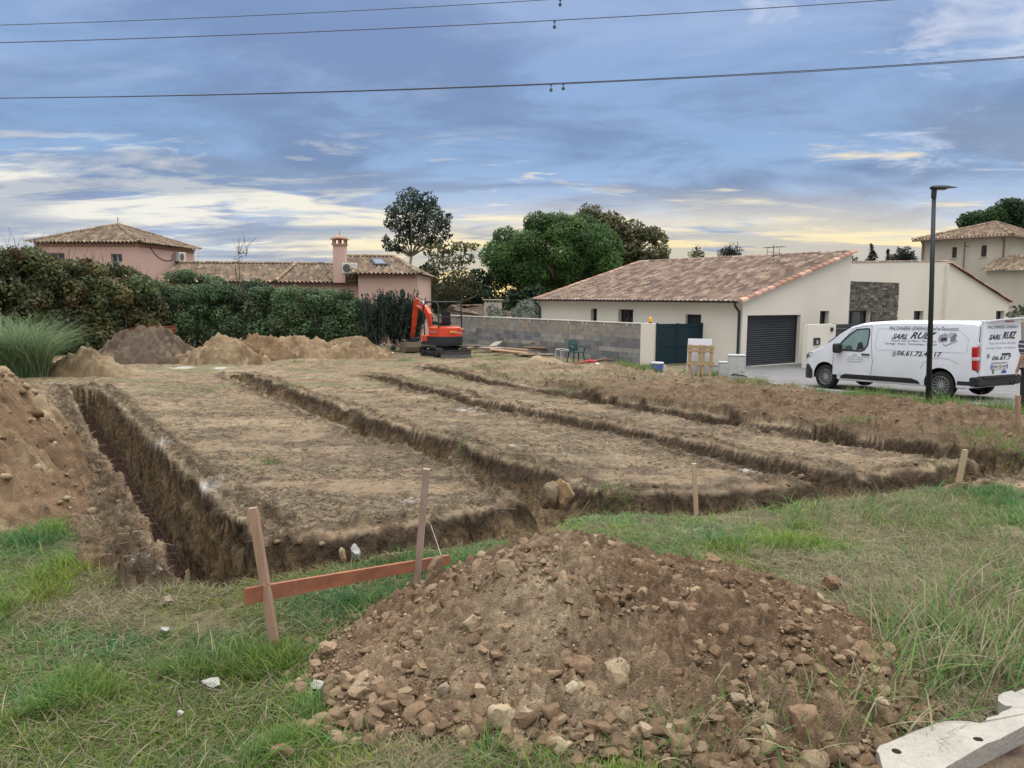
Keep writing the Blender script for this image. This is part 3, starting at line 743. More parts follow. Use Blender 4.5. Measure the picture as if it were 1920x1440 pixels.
# ------------------------------------------------------------------ block wall, gate, entrance wall
def block_wall():
    A = Vector((5.30, 30.45, 0)); L = 16.0
    fr = Frame(A, VU, F1.n); top = A.z; ztop = CAMZ + (-(608.7-561.5)/1440*30.5)
    t = thing('block_wall', 'grey unrendered concrete block wall with pale cement smears in front of the white house', 'wall', (A.x, A.y, GZ0))
    inv = Matrix.Translation(-t.location)
    mb = MB(); rng = random.Random(11); bh = .2; bl = .5; n = int((ztop-GZ0)/bh)+1; z0 = ztop-n*bh
    core = MB(); core.box((0, 0, 0), (1, 1, 1)); core = MB()
    vs = [fr.P(a, z, c) for c in (-.19, -.004) for z in (z0-.1, ztop-.006) for a in (0, L)]
    core.add(vs, [(0, 2, 3, 1), (4, 5, 7, 6), (0, 1, 5, 4), (2, 6, 7, 3), (0, 4, 6, 2), (1, 3, 7, 5)])
    core.build('mortar', mat('mortar', (.30, .295, .275), .95, nscale=8, namt=.25), t).matrix_parent_inverse = inv
    for k in range(n):
        x = -(k % 2)*.25
        while x < L:
            a0, a1 = max(x, 0)+.006, min(x+bl, L)-.006
            if a1 > a0:
                zz = z0+k*bh; top_ = k >= n-3
                blotch = vnoise(np.array([x*.55+3]), np.array([k*.9]), 4)[0]
                dark = (k in range(n-6, n-3) or k in (1, 2)) and blotch > .42
                if dark: c = rng.choice([(.17, .18, .19), (.21, .22, .235), (.15, .155, .165), (.24, .245, .25)])
                elif rng.random() < .05: c = (.33, .28, .21)
                else: c = rng.choice([(.30, .295, .28), (.33, .325, .305), (.28, .27, .25)]) if not top_ else rng.choice([(.27, .26, .235), (.30, .285, .255)])
                f = rng.uniform(.93, 1.07); mb.color(tuple(q*f for q in c))
                p = rng.uniform(.001, .006)
                vs = [fr.P(a, z, cc) for cc in (-.004, p) for z in (zz+.006, zz+bh-.006) for a in (a0, a1)]
                mb.add(vs, [(0, 2, 3, 1), (4, 5, 7, 6), (0, 1, 5, 4), (2, 6, 7, 3), (0, 4, 6, 2), (1, 3, 7, 5)])
            x += bl
    mb.build('block_course', mat('concrete_block', attr='Col', rough=.95, nscale=3, namt=.22, nscale2=50, namt2=.15, bump=.35, bscale=70), t, colored=True).matrix_parent_inverse = inv
    cap = MB(); vs = [fr.P(a, z, c) for c in (-.22, .03) for z in (ztop-.004, ztop+.035) for a in (-.01, L)]
    cap.add(vs, [(0, 2, 3, 1), (4, 5, 7, 6), (0, 1, 5, 4), (2, 6, 7, 3), (0, 4, 6, 2), (1, 3, 7, 5)])
    drip = random.Random(3)
    for k in range(26):
        a = drip.uniform(0, L); w = drip.uniform(.03, .09); h = drip.uniform(.05, .16)
        vs = [fr.P(a+x, ztop-z, .031 if z == 0 else .008) for z in (0, h) for x in (0, w)]
        cap.add(vs, [(0, 1, 3, 2)])
    cap.build('cement_capping', mat('pale_cement', (.6, .6, .57), .9, nscale=10, namt=.15), t).matrix_parent_inverse = inv
    # expansion joints
    j = MB()
    for px in (952, 1065):
        a = fr.ab(px, 620)[0]
        vs = [fr.P(a+x, z, c) for c in (-.004, .009) for z in (z0, ztop-.01) for x in (-.02, .02)]
        j.add(vs, [(0, 2, 3, 1), (4, 5, 7, 6), (0, 1, 5, 4), (2, 6, 7, 3), (0, 4, 6, 2), (1, 3, 7, 5)])
    j.build('movement_joint', mat('joint', (.2, .2, .19), .95), t).matrix_parent_inverse = inv
    # rendered end pier of the wall
    p = MB(); vs = [fr.P(a, z, c) for c in (-.23, .045) for z in (GZ0-.2, ztop+.04) for a in (-.46, .26)]
    p.add(vs, [(0, 2, 3, 1), (4, 5, 7, 6), (0, 1, 5, 4), (2, 6, 7, 3), (0, 4, 6, 2), (1, 3, 7, 5)])
    p.build('rendered_pier', M_WHITE, t).matrix_parent_inverse = inv
    # beacon on the pier
    b = thing('warning_beacon', 'small amber gate beacon on the white pier', 'beacon', fr.P(-.12, ztop+.04, -.09))
    m = MB(); m.lathe([(.055, 0), (.055, .05)], (0, 0, 0), seg=12); m.build('beacon_base', M_ANTH, b)
    m = MB(); m.lathe([(.075, .05), (.08, .08), (.075, .2), (.05, .24), (.01, .25)], (0, 0, 0), seg=14); m.build('beacon_lens', mat('amber', (.75, .42, .03), .25), b, smooth=True)
    # garden gate from the pier to the house
    ga = fr.P(-.50, 0, -.1); gb = Vector(on_plane(1316, 640, np.array(C0), np.array(F1.n))); gb.z = 0
    u = (gb-ga); L = u.length-.05; fg = Frame(ga, u); 
    if fg.n.dot(-ga) < 0: fg.n = -fg.n
    zt = ztop+.03; zb = GZ0+.08
    g = thing('garden_gate', 'tall dark grey two leaf metal gate beside the white pier', 'gate', (ga.x, ga.y, GZ0)); ginv = Matrix.Translation(-g.location)
    def gbox(a0, a1, z0, z1, c0, c1, nm, par=g):
        m = MB(); vs = [fg.P(a, z, c) for c in (c0, c1) for z in (z0, z1) for a in (a0, a1)]
        m.add(vs, [(0, 2, 3, 1), (4, 5, 7, 6), (0, 1, 5, 4), (2, 6, 7, 3), (0, 4, 6, 2), (1, 3, 7, 5)])
        o = m.build(nm, M_GATE, par); 
        if par is g: o.matrix_parent_inverse = ginv
        return o
    md = L*.44
    for a0, a1 in ((.03, md-.012), (md+.012, L-.02)):
        m = MB(); rng2 = random.Random(2); z = zb+.1
        while z < zt-.1:
            h_ = min(.16, zt-.1-z)
            vs = [fg.P(a, zz, c) for c in (-.012, .012) for zz in (z+.0008, z+h_-.0008) for a in (a0+.07, a1-.07)]
            m.add(vs, [(0, 2, 3, 1), (4, 5, 7, 6), (0, 1, 5, 4), (2, 6, 7, 3), (0, 4, 6, 2), (1, 3, 7, 5)]); z += h_
        lf = m.build('gate_leaf', M_GATE, g); lf.matrix_parent_inverse = ginv
        for (b0, b1, z0, z1) in ((a0, a0+.075, zb, zt), (a1-.075, a1, zb, zt), (a0+.076, a1-.076, zb, zb+.11), (a0+.076, a1-.076, zt-.11, zt-.001), (a0+.076, a1-.076, (zb+zt)/2-.12, (zb+zt)/2-.02)):
            gbox(b0, b1, z0, z1, -.03, .03, 'gate_rail', lf)
    gbox(-.04, .028, zb-.06, zt+.03, -.04, .04, 'gate_post'); gbox(L-.018, L+.05, zb-.06, zt+.03, -.04, .04, 'gate_post'); gbox(md-.055, md+.055, zt-.02, zt+.02, .031, .04, 'gate_latch')
    # beige stub against the house
    s = MB(); a0, _ = F1.ab(1318, 640); a1, _ = F1.ab(1334, 640)
    # low entrance wall with letterbox and intercom
    Fe = Frame(F2.P(F2.ab(1512, 640)[0], 0, 1.6), VG, F2.n)
    e0 = Fe.ab(1514, 640)[0]; e1 = Fe.ab(1566, 640)[0]; zt = Fe.ab(1540, 608)[1]
    ew = thing('entrance_wall', 'low white wall stub with letterbox and intercom beside the garage', 'wall', Fe.P(e0, GZ0)); ei = Matrix.Translation(-ew.location)
    def ebox(F, a0, a1, z0, z1, c0, c1, nm, m, par, inv=True):
        q = MB(); vs = [F.P(a, z, c) for c in (c0, c1) for z in (z0, z1) for a in (a0, a1)]
        q.add(vs, [(0, 2, 3, 1), (4, 5, 7, 6), (0, 1, 5, 4), (2, 6, 7, 3), (0, 4, 6, 2), (1, 3, 7, 5)]); o = q.build(nm, m, par)
        o.matrix_parent_inverse = ei; return o
    ebox(Fe, e0, e1, GZ0-.2, zt, -.2, 0, 'wall', M_WHITE, ew)
    rb = Fe.rect(1525, 1536, 633.5, 646.5)
    lb = ebox(Fe, rb[0], rb[1], rb[2], rb[3], .002, .05, 'letterbox', M_ANTH, ew)
    q = MB(); xa = (rb[0]+rb[1])/2; za = (rb[2]+rb[3])/2
    q.quad(*[Fe.P(xa+dx, za+dz, .054) for dx, dz in ((-.06, -.09), (.06, -.09), (.06, .04), (-.06, .04))]); q.build('name_label', mat('paper_label', (.5, .5, .5), .6), lb)
    ri = Fe.rect(1557, 1561, 614, 621); ic = ebox(Fe, ri[0]-.01, ri[1]+.01, ri[2], ri[3], .002, .04, 'intercom', M_ANTH, ew)
    q = MB(); q.lathe([(.02, 0), (.02, .006)], Fe.P((ri[0]+ri[1])/2, ri[3]-.06, .041), Fe.n, 10); q.build('camera_lens', M_GLASS, ic)
    pg = thing('pedestrian_gate', 'dark panel gate between the entrance wall and the parked van', 'gate', Fe.P(e1+.05, GZ0)); ei = Matrix.Translation(-pg.location)
    g1 = Fe.ab(1640, 640)[0]; zt -= .02
    for k in range(9):
        z0 = GZ0+.08+k*(zt-GZ0-.08)/9; ebox(Fe, e1+.09, g1, z0+.004, z0+(zt-GZ0-.08)/9-.004, -.12, -.09, 'gate_slat', M_ANTH, pg)
    ebox(Fe, e1+.01, e1+.085, GZ0-.1, zt+.04, -.16, -.08, 'gate_post', M_ANTH, pg)
M_GATE = mat('gate_paint', (.008, .030, .045), .6, spec=.3)
block_wall()
# ------------------------------------------------------------------ parked van
M_VAN = mat('van_paint', (.75, .79, .87), .28, coat=.6, spec=.5, nscale=1.6, namt=.07, nscale2=14, namt2=.03)
M_BLK = mat('black_plastic', (.018, .019, .022), .55)
M_RUB = mat('rubber', (.014, .014, .015), .8, nscale=30, namt=.2)
M_RIM = mat('rim_alloy', (.42, .43, .45), .35, metal=.7)
M_INK = mat('dark_lettering', (.03, .035, .055), .6)
M_INKG = mat('grey_lettering', (.17, .19, .24), .6)
M_INKD = mat('slate_lettering', (.08, .09, .125), .6)
M_RED = mat('red_lens', (.42, .006, .012), .15, coat=.5)
def text_mesh(name, body, m, parent, M, width=None, height=None, shear=0., bold=0., th=.002):
    cu = bpy.data.curves.new(name, 'FONT'); cu.body = body; cu.size = 1; cu.shear = shear; cu.offset = bold; cu.resolution_u = 2; cu.extrude = 0
    o = bpy.data.objects.new(name, cu); COL.objects.link(o)
    dg = bpy.context.evaluated_depsgraph_get(); me = bpy.data.meshes.new_from_object(o.evaluated_get(dg))
    bpy.data.objects.remove(o); bpy.data.curves.remove(cu)
    co = np.empty(len(me.vertices)*3, np.float32); me.vertices.foreach_get('co', co); co = co.reshape(-1, 3)
    mn, mx = co.min(0), co.max(0); sx = width/(mx[0]-mn[0]) if width else 1; sy = height/(mx[1]-mn[1]) if height else sx
    if not width: sx = sy
    co = (co-[mn[0], mn[1], 0])*[sx, sy, 1]
    co = np.array([M @ Vector(p) for p in co], np.float32); me.vertices.foreach_set('co', co.ravel()); me.update()
    me.name = name; me.materials.clear(); me.materials.append(m)
    ob = bpy.data.objects.new(name, me); COL.objects.link(ob); ob.parent = parent; return ob
def boolean_cut(o, cutters):
    for c in cutters:
        md = o.modifiers.new('b', 'BOOLEAN'); md.operation = 'DIFFERENCE'; md.object = c; md.solver = 'EXACT'
        try: md.material_mode = 'TRANSFER'
        except Exception: pass
    dg = bpy.context.evaluated_depsgraph_get(); me = bpy.data.meshes.new_from_object(o.evaluated_get(dg))
    o.modifiers.clear(); old = o.data; nm = old.name; o.data = me; bpy.data.meshes.remove(old); me.name = nm
    for c in cutters: bpy.data.objects.remove(c)
def van():
    pr = np.array([10.42, 18.5]); pf = np.array([8.75, 21.4]); d = pf-pr; d /= np.linalg.norm(d); lf = np.array([-d[1], d[0]])
    org = pr-lf*.86
    zg = float(base(*((pr+pf)/2)))+.012; zr, zf = float(base(*pr))+.012, float(base(*pf))+.012
    t = thing('delivery_van', 'white builder\'s van with black lettering parked on the road behind the lamp post', 'van', (org[0], org[1], zr), math.atan2(d[1], d[0]))
    t.rotation_euler = (0, -math.atan2(zf-zr, 3.275), math.atan2(d[1], d[0]))
    bpy.context.view_layer.update(); Mw = t.matrix_basis.copy(); Mi = Mw.inverted()
    zt = lambda x: float(np.interp(x, [-.82, -.78, -.6, 1.5, 2.2, 2.55, 2.85, 3.35, 3.62, 3.9, 4.06, 4.13, 4.17], [1.80, 1.86, 1.89, 1.90, 1.86, 1.77, 1.60, 1.24, 1.13, 1.04, .95, .84, .7]))
    ws = lambda x: float(np.interp(x, [-.82, -.7, 0, 2.9, 3.5, 3.85, 4.08, 4.17], [.975, 1, 1, 1, .975, .91, .78, .6]))
    ys = lambda z: float(np.interp(z, [.28, .4, .75, 1.0, 1.2, 1.5, 1.75, 1.9], [.93, .955, .96, .952, .935, .89, .835, .78]))
    ev = []
    xs = [-.82, -.79, -.7, -.4, 0, .5, 1, 1.5, 1.9, 2.2, 2.4, 2.55, 2.7, 2.85, 3.0, 3.2, 3.35, 3.5, 3.62, 3.78, 3.9, 4.0, 4.06, 4.1, 4.13, 4.17]
    m = 13; V = []
    for x in xs:
        h = zt(x); zb = .30 if x > -.75 else .42
        half = []
        for k in range(m):
            f = k/(m-1)
            if f <= .72: z = zb+(h-.10-zb)*(f/.72); y = ys(z)*ws(x)
            else:
                q = (f-.72)/.28*math.pi/2; y0 = ys(h-.10)*ws(x); z = h-.10+.10*math.sin(q); y = y0*(1-(1-math.cos(q))**1.6)
                if k == m-1: y = 0
            half.append((y, z))
        V += [(x, y, z) for y, z in half]+[(x, -y, z) for y, z in half[-2::-1]]
    n = 2*m-1; F = []
    for i in range(len(xs)-1):
        for j in range(n):
            a = i*n+j; b = i*n+(j+1) % n; F.append((a, b, b+n, a+n))
    F += [tuple(range(n))[::-1], tuple(range((len(xs)-1)*n, len(xs)*n))]
    mb = MB(); mb.add(V, F); body = mb.build('body', M_VAN, t)
    bm = bmesh.new(); bm.from_mesh(body.data); bmesh.ops.recalc_face_normals(bm, faces=bm.faces); bm.to_mesh(body.data); bm.free()
    cut = []
    for xc in (0, 3.275):
        for s in (-1, 1):
            c = MB(); c.lathe([(.395, -.32), (.395, .32)], (xc, s*.86, .36), (0, 1, 0), 40); cut.append(c.build('cutter', M_BLK, t))
    bpy.context.view_layer.update(); boolean_cut(body, cut); smooth_angle(body, 32)
    # wheels
    def wheel(x, y, s):
        w = bpy.data.objects.new('wheel', None); COL.objects.link(w); w.parent = t; w.location = (x, y, .335)
        a = MB(); a.lathe([(.22, -.10), (.30, -.108), (.325, -.085), (.335, -.05), (.335, .05), (.325, .085), (.30, .108), (.22, .10)], (0, 0, 0), (0, 1, 0), 40, False); a.build('tyre', M_RUB, w, smooth=True)
        r = MB(); r.lathe([(.225, -.09), (.225, .09), (.205, .095), (.198, .06), (.198, -.09)], (0, 0, 0), (0, s, 0), 40, False)
        r.lathe([(0.001, .062), (.045, .072), (.055, .06), (.055, .03)], (0, 0, 0), (0, s, 0), 20)
        for k in range(15):
            an = 2*math.pi*k/15; rot = Matrix.Rotation(an, 3, 'Y'); r.box(rot @ Vector((.125, s*.055, 0)), (.165, .022, .022), rot)
        r.build('rim', M_RIM, w)
        b = MB(); b.lathe([(.0, .02), (.197, .02)], (0, 0, 0), (0, s, 0), 30, False); b.build('brake_disc', M_BLK, w)
    for x in (0, 3.275):
        for s in (1, -1): wheel(x, s*.82, s)
    # side helpers: pixel -> (x, z) on the left flank
    def side(px, py):
        o = Vector(Mi @ Vector(CAM)); q = Mi.to_3x3() @ Vector(ray(px, py)); tt = (.93-o.y)/q.y; p = o+q*tt; return p.x, p.z
    def flank(pts, off): return [(x, ys(z)*ws(x)+off, z) for x, z in pts]
    def panel(nm, pts, off, m, par, thick=.01):
        q = MB(); a = flank(pts, off); b = flank(pts, off-thick); k = len(pts)
        q.add(a+b, [tuple(range(k)), tuple(range(k, 2*k))[::-1]]+[(i, i+k, (i+1) % k+k, (i+1) % k) for i in range(k)]); return q.build(nm, m, par)
    # front door, its window, handle, mirror
    dp = [(3.02, .42), (3.0, .95), (2.95, 1.14), (2.42, 1.70), (1.93, 1.76), (1.86, 1.2), (1.80, .8), (1.86, .42)]
    door = panel('front_door', dp, .003, M_VAN, t, .012)
    def outline(nm, pts, par, off=.0035, w=.011):
        q = MB(); k = len(pts)
        for i in range(k):
            a, b = Vector((*pts[i], 0)), Vector((*pts[(i+1) % k], 0)); d_ = (b-a).normalized(); nn = Vector((-d_.y, d_.x, 0))*w/2
            for s0 in range(3):
                p, r_ = a.lerp(b, s0/3), a.lerp(b, (s0+1)/3)
                f4 = flank([(p.x+nn.x, p.y+nn.y), (r_.x+nn.x, r_.y+nn.y), (r_.x-nn.x, r_.y-nn.y), (p.x-nn.x, p.y-nn.y)], off); q.quad(*f4)
        return q.build(nm, M_INKG, par)
    outline('door_gap', dp, door, .005, .012)
    gl = [(2.93, 1.10), (2.80, 1.26), (2.56, 1.50), (2.36, 1.655), (1.99, 1.68), (1.96, 1.52), (1.98, 1.25), (2.06, 1.13), (2.16, 1.085)]
    wi = panel('side_window', gl, .007, mat('lit_through_glass', (.20, .31, .285), .05, spec=.8, coat=.5, nscale=1.6, namt=.25), door)  # opaque pane; light seen through the cab is put into its green colour
    outline('window_seal', gl, wi, .009, .04).data.materials[0] = M_BLK
    seat = [(2.30, 1.11), (2.26, 1.30), (2.16, 1.33), (2.12, 1.26), (2.07, 1.14)]
    panel('seat_back', seat, .0085, M_BLK, wi, .001)
    panel('steering_wheel', [(2.66, 1.10), (2.62, 1.19), (2.54, 1.23), (2.45, 1.22), (2.40, 1.11)], .0085, mat('dashboard', (.05, .07, .07), .6), wi, .001)
    q = MB(); q.rbox((2.00, .985, 1.0), (.24, .03, .045), .014); q.build('door_handle', M_BLK, door)
    q = MB(); q.rbox((2.80, 1.07, 1.15), (.19, .22, .27), .06); q.tube([(2.82, .94, 1.06), (2.80, 1.02, 1.08)], .04, 8); q.build('wing_mirror', M_BLK, door)
    q = MB(); q.quad(*[(2.712, 1.06+a, 1.14+b) for a, b in ((-.08, -.1), (.08, -.1), (.08, .1), (-.08, .1))]); 
    q = MB(); q.rbox((2.78, -1.06, 1.14), (.16, .20, .24), .05); q.build('wing_mirror', M_BLK, t)
    # windscreen
    q = MB(); pts = []
    for x in (3.28, 3.0, 2.8, 2.6):
        for f in (-1, -.5, 0, .5, 1):
            h = zt(x); y0 = ys(h-.10)*ws(x)*.93; pts.append((x+.012, f*y0, h-.004-.03*abs(f)**3+.012))
    q.add(pts, [(i*5+j, i*5+j+1, (i+1)*5+j+1, (i+1)*5+j) for i in range(3) for j in range(4)]); q.build('windscreen', M_GLASS, t)
    # sliding door panel press line, lower black strip, arch lines
    sp = [(1.74, 1.68), (.3, 1.70), (-.42, 1.64), (-.62, 1.46), (-.62, 1.20), (-.60, 1.13), (1.68, 1.13), (1.76, 1.2)]
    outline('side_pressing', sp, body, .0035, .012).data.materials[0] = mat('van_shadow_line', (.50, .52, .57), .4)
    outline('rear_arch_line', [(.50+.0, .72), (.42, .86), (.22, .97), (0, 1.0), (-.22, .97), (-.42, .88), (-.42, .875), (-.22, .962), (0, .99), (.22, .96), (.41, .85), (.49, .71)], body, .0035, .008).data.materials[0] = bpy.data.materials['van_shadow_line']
    panel('side_moulding', [(2.78, .33), (2.74, .40), (2.62, .455), (.72, .455), (.55, .40), (.50, .33)], .012, M_BLK, t, .03)
    q = MB(); q.rbox((1.64, .93, .29), (2.1, .03, .03), .01); q.build('side_step', mat('step_alloy', (.4, .4, .4), .5), t)
    # front bumper, headlamp
    q = MB(); xs2 = [3.72, 3.86, 4.0, 4.1, 4.17, 4.2]
    Vf = []
    for x in xs2:
        w = ws(min(x, 4.17))*1.0; Vf += [(x, .965*w, .26), (x, .975*w, .5), (x, .96*w, .66 if x > 3.75 else .50)]
    Vr = [(x, -y, z) for x, y, z in Vf]; k = len(xs2)
    q.add(Vf, [(i*3+j, (i+1)*3+j, (i+1)*3+j+1, i*3+j+1) for i in range(k-1) for j in range(2)])
    q.add(Vr, [(i*3+j, i*3+j+1, (i+1)*3+j+1, (i+1)*3+j) for i in range(k-1) for j in range(2)])
    e = (k-1)*3; q.add([Vf[e], Vf[e+1], Vf[e+2], Vr[e], Vr[e+1], Vr[e+2]], [(0, 3, 4, 1), (1, 4, 5, 2)])
    q.build('front_bumper', M_BLK, t)
    for s in (1, -1):
        q = MB(); hp = [(4.10, .80), (4.04, .93), (3.86, 1.0), (3.72, 1.0), (3.84, .88), (3.98, .80)]
        vs = [(x, s*(ys(z)*ws(x)+.008), z) for x, z in hp]; q.add(vs, [tuple(range(6))]); hl = q.build('headlight', mat('lamp_glass', (.35, .37, .4), .1, coat=.5), t)
        q = MB(); vs = [(x, s*(ys(z)*ws(x)+.011), z) for x, z in [(4.02, .83), (3.98, .91), (3.88, .95), (3.88, .88)]]; q.add(vs, [(0, 1, 2, 3)]); q.build('headlight_reflector', M_BLK, hl)
    # rear: bumper, lamps, doors
    q = MB(); q.rbox((-.83, 0, .46), (.16, 1.84, .24), .05); q.rbox((-.62, .92, .47), (.44, .07, .22), .03); q.rbox((-.62, -.92, .47), (.44, .07, .22), .03); q.rbox((-.90, 0, .56), (.10, 1.5, .04), .01)
    q.build('rear_bumper', M_BLK, t)
    q = MB(); q.tube([(-.7, -.45, .34), (-.95, -.5, .36), (-.98, -.5, .45)], .025, 8); q.build('tow_hook', M_BLK, t)
    q = MB(); q.box((1.6, 0, .33), (4.2, 1.5, .12)); q.build('underbody', M_BLK, t)
    for s in (1, -1):
        q = MB(); q.rbox((-.79, s*.885, 1.0), (.14, .13, .56), .03); lm = q.build('tail_light', M_RED, t)
        q = MB(); q.rbox((-.81, s*.893, 1.0), (.125, .128, .08), .01); q.build('indicator_lens', mat('clear_lens', (.6, .55, .55), .2), lm)
    def leaf(y0, y1, z1a, z1b, nm, ang):
        h = bpy.data.objects.new(nm, None)
        q = MB(); a = [(0, y0-y0, .60), (0, y1-y0, .60), (0, y1-y0, .85), (0, (y1-y0)*.985, 1.3), (0, (y1-y0)*.93, z1b), (0, -abs(0) - .07*(1 if y0 > 0 else -1), z1a), (0, -.03*(1 if y0 > 0 else -1), 1.3)]
        b = [(-.055, y*.985-.005*(1 if y0 > 0 else -1), z-.004) for x, y, z in a]; k = len(a)
        q.add(a+b, [tuple(range(k)), tuple(range(k, 2*k))[::-1]]+[(i, i+k, (i+1) % k+k, (i+1) % k) for i in range(k)])
        o = q.build(nm, M_VAN, t); o.location = (-.825, y0, 0); o.rotation_euler = (0, 0, ang)
        bm = bmesh.new(); bm.from_mesh(o.data); bmesh.ops.recalc_face_normals(bm, faces=bm.faces); bm.to_mesh(o.data); bm.free(); return o
    rd = leaf(.83, -.80, 1.86, 1.93, 'rear_door', R(-2.5))
    q = MB(); q.add([(-.17, -.55, 1.915), (-.17, -1.50, 1.965), (.02, -1.50, 1.955), (.02, -.05, 1.875), (-.05, -.05, 1.87), (-.17, -.55, 1.895), (-.17, -1.50, 1.935), (.02, -1.50, 1.90), (.02, -.05, 1.84), (-.05, -.05, 1.84)], [(0, 4, 3, 2, 1), (5, 6, 7, 8, 9), (0, 1, 6, 5), (1, 2, 7, 6), (2, 3, 8, 7), (3, 4, 9, 8), (4, 0, 5, 9)]); q.build('roof_spoiler', M_VAN, rd)
    q = MB(); q.rbox((-.062, -1.06, 1.86), (.02, .34, .035), .008); q.build('brake_light', M_RED, rd)
    TM = lambda y, z, off=-.063: Matrix(((0, 0, -1, off), (-1, 0, 0, y), (0, 1, 0, z), (0, 0, 0, 1)))
    text_mesh('lettering', 'MAÇONNERIE GENERALE', M_INKG, rd, TM(-.20, 1.68), 1.22, .09, .25, .0)
    text_mesh('lettering', 'SARL', M_INK, rd, TM(-.27, 1.44), .46, .12, .5, .03); text_mesh('lettering', 'RUIZ', M_INK, rd, TM(-.80, 1.45), .58, .17, .5, .03)
    text_mesh('lettering', 'Maison Clés en Mains - Placoplatre', M_INKG, rd, TM(-.30, 1.32), 1.05, .055, .1); text_mesh('lettering', 'Carrelage - Piscine - Terrassement', M_INKG, rd, TM(-.19, 1.21), 1.15, .055, .1)
    text_mesh('lettering', '06.61.7', M_INK, rd, TM(-.44, .955), .76, .10, .25, .02)
    q = MB(); q.rbox((-.066, -.98, 1.09), (.02, .34, .045), .012); q.build('rear_handle', M_BLK, rd)
    q = MB(); q.lathe([(.035, 0), (.045, .003), (.055, 0)], (-.062, -.28, 1.06), (-1, 0, 0), 20, False); q.lathe([(.012, 0), (.018, .003), (.024, 0)], (-.062, -.28, 1.06), (-1, 0, 0), 14, False); q.build('maker_badge', mat('badge_chrome', (.35, .36, .38), .3, metal=.6), rd)
    pl = MB(); pl.rbox((-.068, -.72, .80), (.012, .66, .105), .006); plo = pl.build('number_plate', mat('plate_white', (.72, .72, .68), .5), rd)
    for yy, cc in ((-.415, (.03, .10, .50)), (-1.025, (.10, .16, .50))):
        q = MB(); q.box((-.0755, yy, .80), (.004, .05, .10)); q.build('plate_band', mat('plate_blue%d' % (yy < -.5), cc, .5), plo)
    text_mesh('plate_lettering', 'EW-727-RP', mat('plate_ink', (.015, .015, .015), .6), plo, TM(-.46, .768, -.0785), .52, .066, 0, .01)
    q = MB(); q.rbox((-.064, -.72, .89), (.014, .62, .035), .006); q.build('plate_lamp_bar', mat('bar_grey', (.33, .34, .37), .5), rd)
    q = MB(); q.add([(-.0635, -.82, .64), (-.0635, -1.02, .64), (-.0635, -1.02, .68), (-.0635, -.92, .73), (-.0635, -.82, .68)], [(0, 1, 2, 3, 4)]); q.build('sticker', mat('sticker_blue', (.05, .10, .42), .5), rd)
    q = MB(); q.quad(*[(-.0635, y, z) for y, z in ((-.46, .64), (-.53, .64), (-.53, .73), (-.46, .73))]); q.build('sticker', mat('sticker_green', (.12, .2, .05), .5), rd)
    q = MB()
    for z_ in (.50+.62-.5, 1.33): q.rbox((-.82, .865, z_), (.07, .05, .09), .012)
    q.build('door_hinge', M_VAN, t)
    q = MB(); q.quad((-.824, .86, .6), (-.824, .825, .6), (-.824, .79, 1.82), (-.824, .80, 1.82)); q.build('door_gap', M_BLK, t)
    # flank lettering
    def line(txt, x0, x1, y0, y1, m, shear=0., bold=0., par=None):
        a = side(x0, (y0+y1)/2); b = side(x1, (y0+y1)/2); za = side((x0+x1)/2, y1)[1]; zb = side((x0+x1)/2, y0)[1]
        zc = (za+zb)/2; sl = (ys(zc+.05)-ys(zc-.05))/.1
        up = Vector((0, sl, 1)).normalized(); X = Vector((-1, 0, 0)); Z = X.cross(up)
        M = Matrix(((X.x, up.x, Z.x, a[0]), (X.y, up.y, Z.y, ys(za)+.006), (X.z, up.z, Z.z, za), (0, 0, 0, 1)))
        return text_mesh('lettering', txt, m, par or body, M, a[0]-b[0], zb-za, shear, bold)
    line('MAÇONNERIE GENERALE Neuf et Renovation', 1664, 1794, 612.0, 621.5, M_INKD, .2, .0)
    line('SARL', 1671, 1700, 626, 635.5, M_INK, .5, .03); line('RUIZ', 1705, 1755, 622.5, 635.5, M_INK, .5, .03)
    line('Maison Clés en Mains - Placoplatre', 1670, 1755, 637.2, 642, M_INKD, .1); line('Carrelage - Piscine - Terrassement - Isolation', 1659, 1756, 642.8, 648, M_INKD, .1)
    line('06.61.72.40.17', 1683, 1767, 658.5, 668, M_INK, .25, .02)
    for k, s_ in enumerate(('SARL', 'Tel. 04.67.11.48.11', 'maconnerie generale', 'neuf et renovation')):
        ln = (.3, .85, 1, .92)[k]; line(s_, 1604-15*ln, 1604+15*ln, 664+k*4, 667+k*4, M_INKG, 0, 0, door)
    def poly(pts, m, off=.007):
        q = MB(); vs = flank([side(*p) for p in pts], off); q.add(vs, [tuple(range(len(pts)))]); q.build('house_emblem', m, body)
    poly([(1757.5, 636), (1759, 629), (1771, 624), (1775, 628), (1775, 640), (1760, 642)], mat('emblem_grey', (.32, .33, .38), .6))
    poly([(1774, 628), (1779, 623.5), (1789, 624), (1783, 632), (1775, 631)], mat('emblem_pale', (.42, .43, .47), .6), .008)
    poly([(1781, 633), (1789.5, 624.5), (1793, 630), (1790.5, 631), (1791, 638), (1781, 641)], M_INKG, .009)
    poly([(1763, 634), (1774, 633), (1774, 638), (1763, 640)], M_INK, .009)
    poly([(1765, 641.5), (1770, 646), (1772, 647.5), (1795, 638.5), (1795, 639.6), (1772, 649), (1769, 647)], M_INKG, .009)
    poly([(1675, 659), (1681, 658.5), (1680, 667.5), (1674, 668)], mat('emblem_grey', (.32, .33, .38), .6))
    return t
van()
